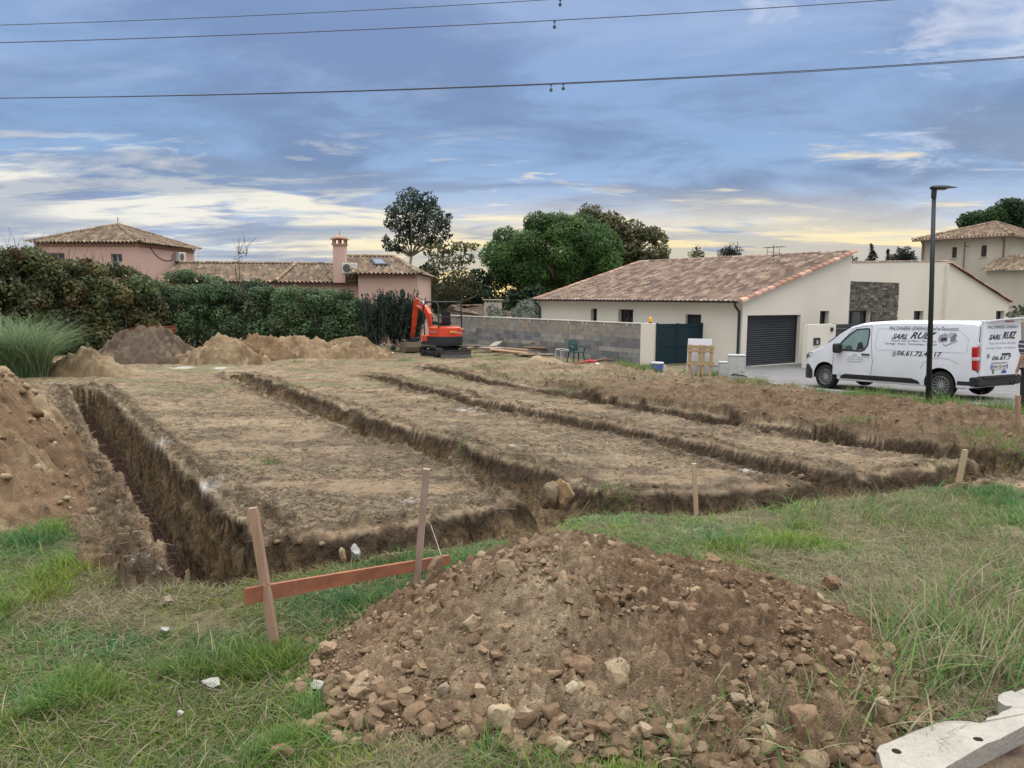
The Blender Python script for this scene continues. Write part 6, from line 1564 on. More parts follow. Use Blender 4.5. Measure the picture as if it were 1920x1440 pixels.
def lumps(n, cx, cy, rx, ry, r, seed, flat=.85, low=1.0):
    rg = np.random.default_rng(seed); out = []
    for k in range(n):
        a = rg.uniform(0, 2*math.pi); q = rg.uniform(0, 1)**.5*.86; s = rg.uniform(.75, 1.25)*r
        out.append((cx+rx*q*math.cos(a), cy+ry*q*math.sin(a)*(1 if math.sin(a) < 0 else low), s, s*flat, -math.sqrt(max(0, 1-q*q))*2.2+rg.uniform(-.5, .5)))
    return out
tree('umbrella_pine', 'big dense bright green umbrella pine rising behind the roof of the white house',
     lumps(58, 1040, 478, 132, 72, 27, 4, low=1.1)+[(935, 520, 28, 24, -.5), (1100, 520, 30, 22, -.5), (1000, 540, 40, 20, -.5), (1040, 545, 40, 20, -.5)], 60, (1040, 600), PINE, 85, .15, .35, depth=1.2, seed=10, aspect=.3, fork=.6)
OLV = [(.12, .12, .06), (.095, .105, .055), (.15, .14, .07), (.075, .09, .045)]
tree('oak_tree', 'broad olive brown deciduous tree standing right behind the umbrella pine', lumps(24, 1130, 440, 75, 44, 24, 14)+lumps(22, 1205, 470, 52, 38, 20, 15)+[(1230, 490, 24, 20)], 72, (1150, 600), OLV, 22, .2, .3, depth=2, seed=14)
tree('distant_tree', 'small distant roundish tree top showing over the tiled ridge of the white house', [(1305, 470, 11, 9), (1298, 478, 10, 8), (1312, 478, 10, 8)], 80, (1305, 520), OLV, 9, .2, .15, seed=16)
tree('garden_olive', 'silver grey olive bush touching the left end of the white house', [(985, 578, 18, 16), (1002, 572, 14, 14), (970, 588, 14, 14), (990, 596, 24, 14), (1008, 590, 10, 16)], 45, (988, 620), [(.14, .17, .14), (.10, .13, .105), (.18, .20, .165)], 85, .11, .1, seed=18, aspect=.28)
tree('garden_olive', 'silver grey olive bush in front of the square pale chimney', [(922, 582, 14, 14), (938, 588, 14, 10), (912, 594, 14, 10), (930, 598, 20, 8)], 46, (926, 620), [(.14, .17, .14), (.10, .13, .105), (.17, .19, .16)], 60, .11, .1, seed=19, aspect=.28)
tree('roadside_shrub', 'dark green bush at the edge of the picture under the beige house', [(1910, 585, 18, 14), (1935, 580, 22, 18), (1900, 595, 12, 10)], 34, (1915, 620), DKG, 40, .09, .1, seed=20)
RP = [(.03, .075, .022), (.045, .10, .03), (.022, .055, .018)]
tree('stone_pine', 'large round green pine crown behind the beige house roof', lumps(40, 1905, 425, 112, 46, 20, 24), 85, (1920, 500), RP, 45, .22, .35, depth=1.5, seed=24, aspect=.35)
def cypress(px, ytop, w, Y, label, seed, nm='cypress_tree'):
    rg = np.random.default_rng(seed); h = []; n = 12
    for k in range(n):
        f = k/(n-1); y = ytop+(510-ytop)*f; r = w*(.18+.82*min(1, f*1.7)); h.append((px+rg.uniform(-1, 1)*w*.12, y, r, (510-ytop)/n*1.1, 0))
    return tree(nm, label, h, Y, (px, 560), [(.012, .022, .016), (.016, .028, .018), (.01, .018, .013)], 26, .16, .15, depth=.3, seed=seed, aspect=.4)
cypress(1635, 460, 12, 75, 'thick dark cypress over the flat roof wing of the white house', 30)
cypress(1665, 470, 4.5, 75, 'thin dark cypress right of the thicker one', 31)
tree('distant_bush', 'low dark bush over the flat roof left of the cypresses', [(1600, 486, 10, 6), (1596, 482, 4, 6)], 75, (1600, 540), DKG, 16, .18, .1, seed=32)
def cedar(px, py, Y, R_, label, seed, nm='cedar_tree', n=12, sp=1.):
    """spiky crown: radiating drooping boughs with short needles"""
    rg = np.random.default_rng(seed); root = Vector(at(px, py, Y)); t = thing(nm, label, 'tree', (root.x, Y, -.95)); k = Y/FPX; q = MB()
    q.tube([Vector((root.x, Y, -.95)), root+UP*R_*k*.8], [.2, .05], 8); P = []
    for i in range(n):
        a = math.pi*(i+.5)/n; d = Vector((math.cos(a)*sp, rg.uniform(-.5, .5), math.sin(a)*.9)); L = R_*k*rg.uniform(.8, 1.2)
        pts = [root+d*L*s+UP*(-.12*L*s*s) for s in np.linspace(0, 1, 6)]; q.tube(pts, [.05, .04, .03, .025, .02, .01], 5)
        for j in range(70):
            s = rg.uniform(.15, 1); p = pts[0].lerp(pts[-1], s)+Vector(rg.normal(size=3)*.12); P.append((*p,))
    off(q.build('trunk', M_BARK, t), t); P = np.array(P); c = np.array([(.05, .065, .06), (.03, .045, .042), (.07, .08, .07)])[rg.integers(3, size=len(P))]
    V, F, C = leaf_quads(P, rg.uniform(.1, .22, len(P)), c, None, .25, 0, rg); off(mesh_np('crown', V, F, M_LEAF, t, C), t)
cedar(1695, 487, 72, 26, 'spiky blue grey cedar top between the thin cypress and the beige house', 40, n=16)
cedar(1368, 478, 72, 20, 'sparse cedar tip with drooping boughs over the white house ridge', 41, n=7, sp=1.1)
# ------------------------------------------------------------------ hedges along the far side
RUS = [(.13, .15, .06), (.10, .15, .065), (.09, .135, .06), (.15, .16, .075), (.125, .12, .05), (.10, .13, .055), (.08, .115, .05), (.16, .13, .055), (.12, .145, .06), (.08, .12, .06), (.16, .08, .045), (.065, .10, .05)]
HG = [(.10, .18, .085), (.07, .14, .07), (.13, .21, .10), (.18, .24, .13), (.055, .11, .055)]
def hedge(name, label, lst, Y0, Y1, pal, per, size, seed, x0, x1, twigs=0, cat='shrub'):
    rg = np.random.default_rng(seed); cl = []
    for (px, py, rx, ry) in lst:
        Y = Y0+(Y1-Y0)*(px-x0)/(x1-x0)+rg.uniform(-.5, .5)+(.6 if py < 540 else 0); c = at(px, py, Y); k = Y/FPX; cl.append((c, (rx*k, max(rx*.8, ry*.6)*k, ry*k)))
    r = Vector(np.mean([c for c, _ in cl], axis=0)); r.z = -.95; t = thing(name, label, cat, r)
    q = MB()
    for c, _r in cl[::2]:
        c = Vector(c); g = Vector((c.x+rg.uniform(-.3, .3), c.y+.2, -1.0)); q.tube([g, g.lerp(c, .6)+Vector(rg.normal(size=3)*.08), c], [.05, .035, .015], 5)
    top = [c for c in cl if c[0][2] > np.percentile([k[0][2] for k in cl], 55)]
    for i in range(twigs):
        c, rr = top[rg.integers(len(top))]; p = Vector(c)+Vector((rg.uniform(-1, 1)*rr[0], 0, rr[2]*.4)); L = rg.uniform(.3, .9)
        pts = [p]; d = Vector((rg.uniform(-.4, .4), rg.uniform(-.3, .3), 1)).normalized()
        for s in range(4): d = (d+Vector(rg.normal(size=3)*.18)).normalized(); pts.append(pts[-1]+d*L/3)
        q.tube(pts, [.012, .01, .008, .006, .004], 4)
    off(q.build('stem', M_BARK, t), t); off(crown('foliage', cl, per, size, pal, t, rg), t); return t
rg_ = np.random.default_rng(50)
def fill(x0, x1, top, bot, r, n, seed):
    rg = np.random.default_rng(seed); out = []
    for k in range(n):
        x = rg.uniform(x0, x1); tp = float(np.interp(x, [p[0] for p in top], [p[1] for p in top])); f = rg.uniform(0, 1)**.8
        s = r*rg.uniform(.7, 1.2); out.append((x, tp+s*.7+(bot-tp-s*.7)*f, s*1.15, s))
    for x in np.arange(x0, x1, r*.9):
        tp = float(np.interp(x, [p[0] for p in top], [p[1] for p in top])); out.append((x+rg.uniform(-8, 8), tp+r*.6+rg.uniform(-4, 6), r*.8, r*.62))
    return out
hedge('russet_hedge', 'tall loose hedge of russet and olive leaves with bare twigs beside the grass tussock', fill(-120, 285, [(-120, 440), (0, 462), (70, 466), (110, 486), (200, 488), (260, 508), (300, 540)], 640, 26, 150, 51), 30, 37, RUS, 90, .105, 51, -120, 285, 170, 'hedge')
for k, (x0, x1, top, lab, sd) in enumerate((
    (285, 440, [(285, 545), (310, 512), (350, 505), (400, 515), (440, 545)], 'green shrub with grey speckled leaves beside the russet hedge', 52),
    (425, 545, [(425, 540), (460, 522), (500, 527), (545, 545)], 'middle green shrub of the row, under the low tiled roof', 53),
    (520, 620, [(520, 550), (545, 530), (580, 538), (620, 550)], 'green shrub with yellow tipped leaves right of the middle one', 54),
    (590, 690, [(590, 550), (620, 538), (650, 542), (690, 575)], 'rounded bright green shrub next to the dark spiky conifer', 55))):
    pal = [HG, HG+[(.10, .13, .085), (.12, .15, .10)], HG+[(.13, .16, .05)], HG+[(.12, .16, .07)]][k]
    hedge('green_shrub', lab, fill(x0, x1, top, 640, 20, 52, sd), 38, 38.6, pal, 150, .075, sd, x0, x1, 14 if k == 0 else 4).__setitem__('group', 'green shrubs along the far edge of the plot')
hedge('bare_shrub', 'thin bare shrub with a few red leaves against the sky over the low tiled roof', [(448, 484, 14, 6), (455, 478, 10, 6), (440, 490, 8, 6)], 40, 40, [(.16, .08, .045), (.13, .09, .05)], 16, .05, 57, 430, 470, 16)
def conifer_shrub():
    rg = np.random.default_rng(60); Y = 37.5; k = Y/FPX; t = thing('conifer_shrub', 'dark blue green spiky conifer shrub against the pink wall left of the digger', 'shrub', at(735, 650, Y)); q = MB(); P = []; O = []
    for i in range(330):
        px = rg.uniform(686, 788); b = Vector(at(px, rg.uniform(590, 648), Y+rg.uniform(-.8, .8))); yt = rg.uniform(538, 606)+abs(px-735)*.15
        e = Vector(at(px+rg.uniform(-22, 22), yt, Y+rg.uniform(-.8, .8))); m = b.lerp(e, .5)+Vector((rg.uniform(-.1, .1), 0, -.1)); q.tube([b, m, e], [.02, .014, .004], 4)
        n = 130; s = rg.uniform(0, 1, n); bb, mm, ee = np.array(b), np.array(m), np.array(e)
        p = (1-s)[:, None]**2*bb+2*(s*(1-s))[:, None]*mm+(s**2)[:, None]*ee; P.append(p+rg.normal(size=(n, 3))*(.075*(1.15-s))[:, None])
    P = np.concatenate(P); off(q.build('stem', M_BARK, t), t); c = np.array([(.024, .055, .042), (.036, .074, .056), (.02, .044, .036), (.055, .095, .072)])[rg.integers(4, size=len(P))]
    V, F, C = leaf_quads(P, rg.uniform(.045, .095, len(P)), c, None, .25, .5, rg); off(mesh_np('foliage', V, F, M_LEAF, t, C), t)
conifer_shrub()
# ------------------------------------------------------------------ grass blades
def blades(P, h, w, lean, col, rg, seg=3, droop=.5):
    """ribbon blades: P roots, h length, w width, lean 0 upright..1 lying"""
    n = len(P); a = rg.uniform(0, 2*np.pi, n); D = np.stack([np.cos(a), np.sin(a), 0*a], -1); S = np.stack([-np.sin(a), np.cos(a), 0*a], -1)
    tw = rg.uniform(-.6, .6, n)[:, None]; S = S+tw*np.array([0, 0, 1.]); lean = np.asarray(lean); rows = []
    for k in range(seg+1):
        s = k/seg; ang = np.clip((np.pi/2)*(1-lean)-droop*s*(1-.3*lean), -.9, np.pi/2)
        if k == 0: C = P.copy(); 
        else:
            st = (h/seg)[:, None]; C = C+D*np.cos(angp)[:, None]*st+np.array([0, 0, 1.])*np.sin(angp)[:, None]*st
        angp = ang; ww = (w*(1-s**1.5)*.5+.0002)[:, None]; rows.append((C-S*ww, C+S*ww))
    V = np.stack([q for r in rows for q in r], 1).reshape(-1, 3); m = 2*(seg+1); b = np.arange(n)[:, None]*m
    F = np.concatenate([b+np.array([2*k, 2*k+1, 2*k+3, 2*k+2]) for k in range(seg)], 0)
    return V, F, np.repeat(col, m, 0)
M_GRASS = mat('grass_blade', attr='Col', rough=.7, trans=.35, spec=.12)
def pampas():
    rg = np.random.default_rng(70); b = gd(50, 708); x, y = b[0], b[1]; t = thing('grass_tussock', 'tall fountain shaped green grass tussock at the end of the left soil mound', 'grass tussock', (x, y, base(x, y)))
    n = 2300; r = rg.uniform(0, 1, n)**.5*.5; a = rg.uniform(0, 6.28, n); k = y/FPX
    P = np.stack([x-.15+r*np.cos(a)*1.5, y+r*np.sin(a), 0*a], -1); P[:, 2] = base(P[:, 0], P[:, 1])
    c = np.array([(.15, .26, .12), (.20, .32, .15), (.28, .36, .22), (.11, .20, .09), (.36, .40, .27)])[rg.integers(5, size=n)]
    V, F, C = blades(P, rg.uniform(1.4, 2.8, n), rg.uniform(.012, .022, n), rg.uniform(0, .34, n), c, rg, 7, 1.35); off(mesh_np('blade_tuft', V, F, M_GRASS, t, C), t)
pampas()
# ------------------------------------------------------------------ heaps of soil
SOILM = {}
def patch(x0, x1, y0, y1, step):
    xs = np.arange(x0, x1, step); ys_ = np.arange(y0, y1, step); X, Y = np.meshgrid(xs, ys_); return X, Y
def heap_mesh(name, X, Y, h, col, m, label, cat='soil heap', group=None, keep=None):
    nr, nc = X.shape; g = H(X.ravel(), Y.ravel()).reshape(X.shape); Z = g+h
    i = np.arange(nr*nc).reshape(nr, nc); F = np.stack([i[:-1, :-1], i[:-1, 1:], i[1:, 1:], i[1:, :-1]], -1).reshape(-1, 4)
    ok = (h > -.03).ravel(); F = F[ok[F].any(1)]
    o = mesh_np(name, np.stack([X.ravel(), Y.ravel(), Z.ravel()], -1), F, m, col=col.reshape(-1, 3), smooth=True); return tag(o, label, cat, group)
def dome(q, p=1.0, round_=.12):
    """cone with rounded top: q = normalised radius"""
    return np.clip(1-np.sqrt(q*q+round_**2)+(np.sqrt(1+round_**2)-1)*q, -1, 1)
def far_heap(px0, px1, ytop, ybase, pal, seed, label, depth=1.3, peak=None, rough=.12, grp='spoil heaps along the far hedge', step=.05, name='soil_heap', bm_=None):
    b = gd((px0+px1)/2, ybase); y0 = b[1]; rx = (px1-px0)/2*y0/FPX*1.12; ry = rx*.5*depth; cy = y0+ry*.8; cx = at((px0+px1)/2, ybase, cy)[0]; pk = peak or (px0+px1)/2
    hh = at(pk, ytop, cy)[2]-base(cx, cy); xo = at(pk, ytop, cy)[0]-cx
    X, Y = patch(cx-rx*1.3, cx+rx*1.3, cy-ry*1.4, cy+ry*1.4, step)
    w = fbm(X*.9, Y*.9, 3, seed)*.22; q = np.hypot((X-cx-xo*.5)/rx, (Y-cy)/ry)+w
    h = hh*.84*np.clip((1.06-np.sqrt(q*q+.1225))/.71, -.2, 2); on = sstep(-.02, .1, h)
    h = h*(1+.30*fbm(X*.9, Y*1.3, 3, seed+9))+on*((billow(X*1.4, Y*1.4, 4, seed+2)-.5)*rough*2.0+(billow(X*5, Y*5, 3, seed+3)-.5)*rough*1.3)-.02
    x_, y_ = X.ravel(), Y.ravel(); e1, i1 = clodfield(x_, y_, .62, seed+11, .55, .1); e2, i2 = clodfield(x_, y_, .26, seed+13, .7, .1); h = h+on*(e1+e2).reshape(X.shape)*.6*min(1, rough*8)
    a = fbm(X*1.1, Y*1.1, 4, seed+5); e = fbm(X*5, Y*5, 3, seed+6); pal = np.array(pal)
    c = lerp(pal[0], pal[1], sstep(-.25, .3, a+.5*e)); c = lerp(c, pal[2], sstep(.2, .5, e+.3*a)*.8); c = c*(1+np.where(e1 > .01, (i1-.5)*.5, 0)+np.where(e2 > .01, (i2-.5)*.4, 0)).reshape(X.shape)[..., None]
    return heap_mesh(name, X, Y, h, c, bm_ or soil_material('heap_soil', .6), label, 'soil heap', grp)
T_ = [(.27, .20, .122), (.20, .14, .083), (.35, .28, .18)]; RB = [(.175, .112, .066), (.225, .15, .088), (.12, .078, .048)]
far_heap(175, 392, 613, 684, [(.13, .10, .075), (.09, .068, .05), (.21, .175, .125)], 101, 'dark heap of matted turf and topsoil in front of the orange netting', 1.3, 268, .16)
far_heap(330, 505, 636, 684, T_, 102, 'pale yellow soil heap beside the dark turf heap', 1.1, 395, .14)
far_heap(425, 560, 624, 674, RB, 103, 'reddish brown soil heap between two pale ones', 1.2, 480, .16)
far_heap(490, 610, 622, 668, T_, 104, 'lumpy tan soil heap behind the small pointed one', 1.2, 535, .16)
far_heap(540, 645, 634, 671, [(.24, .175, .104), (.285, .218, .13), (.185, .13, .076)], 105, 'small pointed tan soil heap in front of the lumpy heap', 1., 590, .10)
far_heap(603, 722, 624, 664, T_, 106, 'smooth tan soil heap in front of the rounded green shrub', 1.2, 660, .10)
far_heap(85, 240, 663, 707, [(.27, .205, .127), (.23, .165, .10), (.34, .28, .185)], 107, 'low pale mound of soil beside the tall grass tussock', 1., 165, .12)
far_heap(985, 1062, 668, 684, [(.33, .26, .17), (.30, .235, .15), (.36, .29, .2)], 108, 'small smooth sand heap in front of the timber pile', .8, 1020, .04)
far_heap(320, 735, 636, 672, [(.29, .21, .13), (.24, .165, .10), (.36, .28, .175)], 110, 'low continuous spoil ridge behind the separate heaps at the foot of the shrubs', .35, 520, .22)
# --- long mound left of the deep trench
def left_mound():
    a, b = np.array(TR[0]['p'][0]), np.array(TR[0]['p'][1]); d = (b-a)/np.linalg.norm(b-a); n = np.array([-d[1], d[0]]); L = np.linalg.norm(b-a)
    X, Y = patch(-13, -1.8, 5.0, 17, .028)
    s = (X-a[0])*d[0]+(Y-a[1])*d[1]; o = (X-a[0])*n[0]+(Y-a[1])*n[1]
    s0 = 1.5; foot = np.interp(s, [0, 1.8, 3.5, 6, 9, 12], [.9, .62, .56, .6, .72, .95]); crest = np.interp(s, [s0, s0+1.6, 4.5, 8, 11, 13], [0, .78, 1.02, 1.16, 1.0, 0])
    w = fbm(X*.8, Y*.8, 3, 201)*.28; r = (o-foot+w)
    prof = np.clip(r/1.2, -1, 1); prof = np.where(prof < 0, prof*.3, prof*(1.35-.35*prof)); back = sstep(4.4, 2.6, o)
    h = crest*prof*back; h = np.where((s < s0) | (s > 13), -.1, h); on = sstep(.0, .12, h)
    lump = billow(X*2.3, Y*2.3, 4, 203); l2 = billow(X*7, Y*7, 3, 204); x_, y_ = X.ravel(), Y.ravel(); sh = X.shape; e1, i1 = [q.reshape(sh) for q in clodfield(x_, y_, .34, 231, .6)]; e2, i2 = [q.reshape(sh) for q in clodfield(x_, y_, .16, 233, .7)]; e3, i3 = [q.reshape(sh) for q in clodfield(x_, y_, .085, 235, .75)]
    h = h+on*((lump-.5)*.12+(l2-.5)*.04+(e1+e2+e3)*.85)-.015
    A = fbm(X*.9, Y*.9, 4, 205); e = fbm(X*5, Y*5, 3, 206)
    c = lerp((.19, .128, .078), (.25, .178, .11), sstep(-.2, .3, A)); c = lerp(c, (.34, .265, .17), sstep(.12, .42, A*.6+e*.7)*.85); c = lerp(c, (.14, .095, .06), sstep(.15, .5, -e)*.5); c = c*(1+np.where(e1 > .01, (i1-.45)*.45, 0)+np.where(e2 > .006, (i2-.45)*.4, 0)+np.where(e3 > .004, (i3-.5)*.3, 0))[..., None]
    return heap_mesh('soil_mound', X, Y, h, c, soil_material('mound_soil', .8), 'long reddish brown spoil mound left of the deep trench')
left_mound()
# --- heap in the foreground
HC = (.40, 3.72)
def near_heap_h(X, Y):
    w = fbm(X*1.4, Y*1.4, 3, 301)*.10; q1 = np.hypot((X-.26)/1.06, (Y-3.80)/1.16)+w
    q2 = np.hypot((X-1.0)/.94, (Y-3.52)/1.02)+w; q3 = np.hypot((X+.28)/.72, (Y-3.52)/.72)+w
    h1_ = .69*dome(q1, round_=.24); h2_ = .575*dome(q2, round_=.30); h3_ = .19*dome(q3, round_=.3)
    k = 16.; h = np.log(np.exp(k*h1_)+np.exp(k*h2_)+np.exp(k*h3_))/k-.015
    h = h + .055*np.exp(-(((X+.27)/.06)**2+((Y-3.78)/.10)**2))
    return h
def near_heap():
    X, Y = patch(-1.25, 2.4, 2.15, 5.1, .007); h = near_heap_h(X, Y); on = sstep(.0, .10, h)
    l1 = billow(X*4.2, Y*4.2, 3, 303); l2 = billow(X*15, Y*15, 3, 304); l3 = vnoise(X*55, Y*55, 305); msk = sstep(-.15, .3, fbm(X*1.6, Y*1.6, 3, 306))
    h = h+on*((l1-.5)*.06+(l2-.5)*.036*(.35+.65*msk)+(billow(X*38, Y*38, 2, 309)-.5)*.015+(l3-.5)*.007)-.012
    x_, y_ = X.ravel(), Y.ravel(); sh = X.shape; cf = [[q.reshape(sh) for q in clodfield(x_, y_, cl, 240+k*7, pr, .15)] for k, (cl, pr) in enumerate(((.13, .34), (.07, .6), (.040, .72), (.023, .8)))]
    wt = (.9, 1.25, 1.4, 1.4); cm = .62+.38*sstep(-.2, .25, fbm(X*2.1, Y*2.1, 3, 310)); h = h+on*cm*sum(w_*q[0] for w_, q in zip(wt, cf))
    A = fbm(X*1.5+2, Y*1.2, 4, 307); e = fbm(X*7, Y*7, 3, 308)
    c = lerp((.215, .145, .09), (.25, .175, .112), sstep(-.2, .3, A)); mid = np.exp(-((X-.1)/.42)**2)*np.exp(-((Y-3.25)/.7)**2)
    c = lerp(c, (.40, .315, .21), np.clip(mid*1.05+.4*A+.25*e-.05, 0, 1)); c = lerp(c, (.155, .10, .062), sstep(.1, .45, -e-.3*A)*.35)
    for q, am in zip(cf, (.35, .45, .5, .5)): c = c*(1+np.where(q[0] > .0015, (q[1]-.42)*am, -.03))[..., None]
    return heap_mesh('soil_heap', X, Y, h, c, soil_material('near_soil', 1., 1.6), 'big heap of brown soil and stones in the foreground by the plank')
near_heap()
def heap_top(x, y): 
    return np.maximum(H(x, y)+near_heap_h(np.asarray(x), np.asarray(y)), H(x, y))
# ------------------------------------------------------------------ clods and stones
M_CLOD = mat('clod', attr='Col', rough=.95, nscale=30, namt=.2, nscale2=120, namt2=.2, bump=.6, bscale=140, bdist=.006, spec=.15)
def scatter(name, P, size, col, sub=1, seed=1, label=None, nvar=12, squash=.75):
    rg = np.random.default_rng(seed); tm = [rock_shape(sub, 500+seed*20+k, amp=.3) for k in range(nvar)]; n = len(P); pick = rg.integers(nvar, size=n); Vs = []; Fs = []; Cs = []; o = 0
    for k in range(nvar):
        i = np.where(pick == k)[0]
        if not len(i): continue
        v, f = tm[k]; q = rg.normal(size=(len(i), 4)); q /= np.linalg.norm(q, axis=1, keepdims=True); w_, x_, y_, z_ = q.T
        Rm = np.stack([1-2*(y_*y_+z_*z_), 2*(x_*y_-w_*z_), 2*(x_*z_+w_*y_), 2*(x_*y_+w_*z_), 1-2*(x_*x_+z_*z_), 2*(y_*z_-w_*x_), 2*(x_*z_-w_*y_), 2*(y_*z_+w_*x_), 1-2*(x_*x_+y_*y_)], -1).reshape(-1, 3, 3)
        sc = rg.uniform(.65, 1.25, (len(i), 1, 3))*size[i][:, None, None]
        vv = np.einsum('nij,nkj->nki', Rm, v[None]*sc); vv[:, :, 2] *= squash; vv += P[i][:, None, :]
        Vs.append(vv.reshape(-1, 3)); Fs.append((f[None]+(np.arange(len(i))*len(v))[:, None, None]+o).reshape(-1, 3)); Cs.append(np.repeat(col[i], len(v), 0)); o += len(i)*len(v)
    ob = mesh_np(name, np.concatenate(Vs), np.concatenate(Fs), M_CLOD, col=np.concatenate(Cs), smooth=(sub > 1))
    if sub > 1: ob.data.set_sharp_from_angle(angle=R(27))
    tag(ob, label, None, None, 'stuff'); return ob
def clods():
    rg = np.random.default_rng(400)
    # on the near heap: more and larger towards its foot
    n = 110000; x = rg.uniform(-1.2, 2.3, n); y = rg.uniform(2.2, 4.9, n); hh = near_heap_h(x, y); front = sstep(3.7, 2.7, y)
    edge = np.exp(-((hh-.06)/.10)**2)*front*.55+.46+.40*sstep(-.1, .3, fbm(x*2.2, y*2.2, 3, 411)); ok = (hh > np.where(x > 1.45, .004, -.022)) & (rg.uniform(size=n) < edge*.5); x, y, hh = x[ok], y[ok], hh[ok]; n = len(x)
    z = H(x, y)+np.maximum(hh, 0); s = np.clip(.0047*(rg.pareto(2.15, n)+.75), .0032, .036); s *= (1+.35*np.exp(-((hh-.05)/.08)**2)*sstep(3.6, 2.8, y))
    pal = np.array([(.205, .140, .088), (.24, .172, .110), (.29, .218, .142), (.16, .110, .069), (.35, .278, .19)]); t = rg.choice(5, n, p=[.36, .27, .12, .21, .04]); c = pal[t]*rg.uniform(.85, 1.12, (n, 1))
    pale = (rg.uniform(size=n) < .17) & (s < .010); c[pale] = np.array((.46, .38, .27))*rg.uniform(.8, 1.15, (pale.sum(), 1))
    big = s > .011; P = np.stack([x, y, z+s*.30], -1)
    scatter('soil_clods', P[~big], s[~big], c[~big], 1, 3, 'small clods and grit over the big foreground heap'); scatter('stony_clods', P[big], s[big], c[big], 2, 4, 'fist sized clods and stones over the big foreground heap')
    # on the left mound, trench lips and the bank
    n = 30000; x = rg.uniform(-11, 8, n); y = rg.uniform(4.2, 24, n)**1.0; ok = np.abs(x) < .68*y+.6; x, y = x[ok], y[ok]; zz, I = terrain(x, y)
    w = np.clip(I['lip']*.7+I['bank']*.55+I['strip']*.9+.05, 0, 1)*(1-I['road'])*(1-I['grass'])*(I['cut'] < .06); ok = rg.uniform(size=len(x)) < w; x, y, zz = x[ok], y[ok], zz[ok]; bank = I['bank'][ok]; n = len(x)
    s = np.clip(.010*(rg.pareto(2.6, n)+.7), .007, .05); c = np.where(bank[:, None] > .5, np.array((.23, .16, .10)), np.array((.22, .165, .105)))*rg.uniform(.65, 1.3, (n, 1))
    scatter('loose_clods', np.stack([x, y, zz+s*.25], -1), s, c, 1, 5, 'loose clods along the trench lips and the bank')
clods()
def mound_clods():
    rg = np.random.default_rng(420); o = bpy.data.objects['soil_mound']; me = o.data; co = np.empty(len(me.vertices)*3, np.float32); me.vertices.foreach_get('co', co); co = co.reshape(-1, 3)
    vi = np.empty(len(me.loops), np.int32); me.loops.foreach_get('vertex_index', vi); used = np.unique(vi); co = co[used]; i = rg.choice(len(co), 9000); P = co[i]+rg.normal(size=(9000, 3))*np.array([.012, .012, 0]); n = len(P); s = np.clip(.010*(rg.pareto(2.3, n)+.7), .006, .07)
    pal = np.array([(.22, .15, .092), (.27, .195, .125), (.18, .12, .073), (.34, .265, .175)]); c = pal[rg.choice(4, n)]*rg.uniform(.8, 1.15, (n, 1)); P[:, 2] += s*.25
    scatter('mound_clods', P, s, c, 1, 6, 'clods over the long spoil mound')
mound_clods()
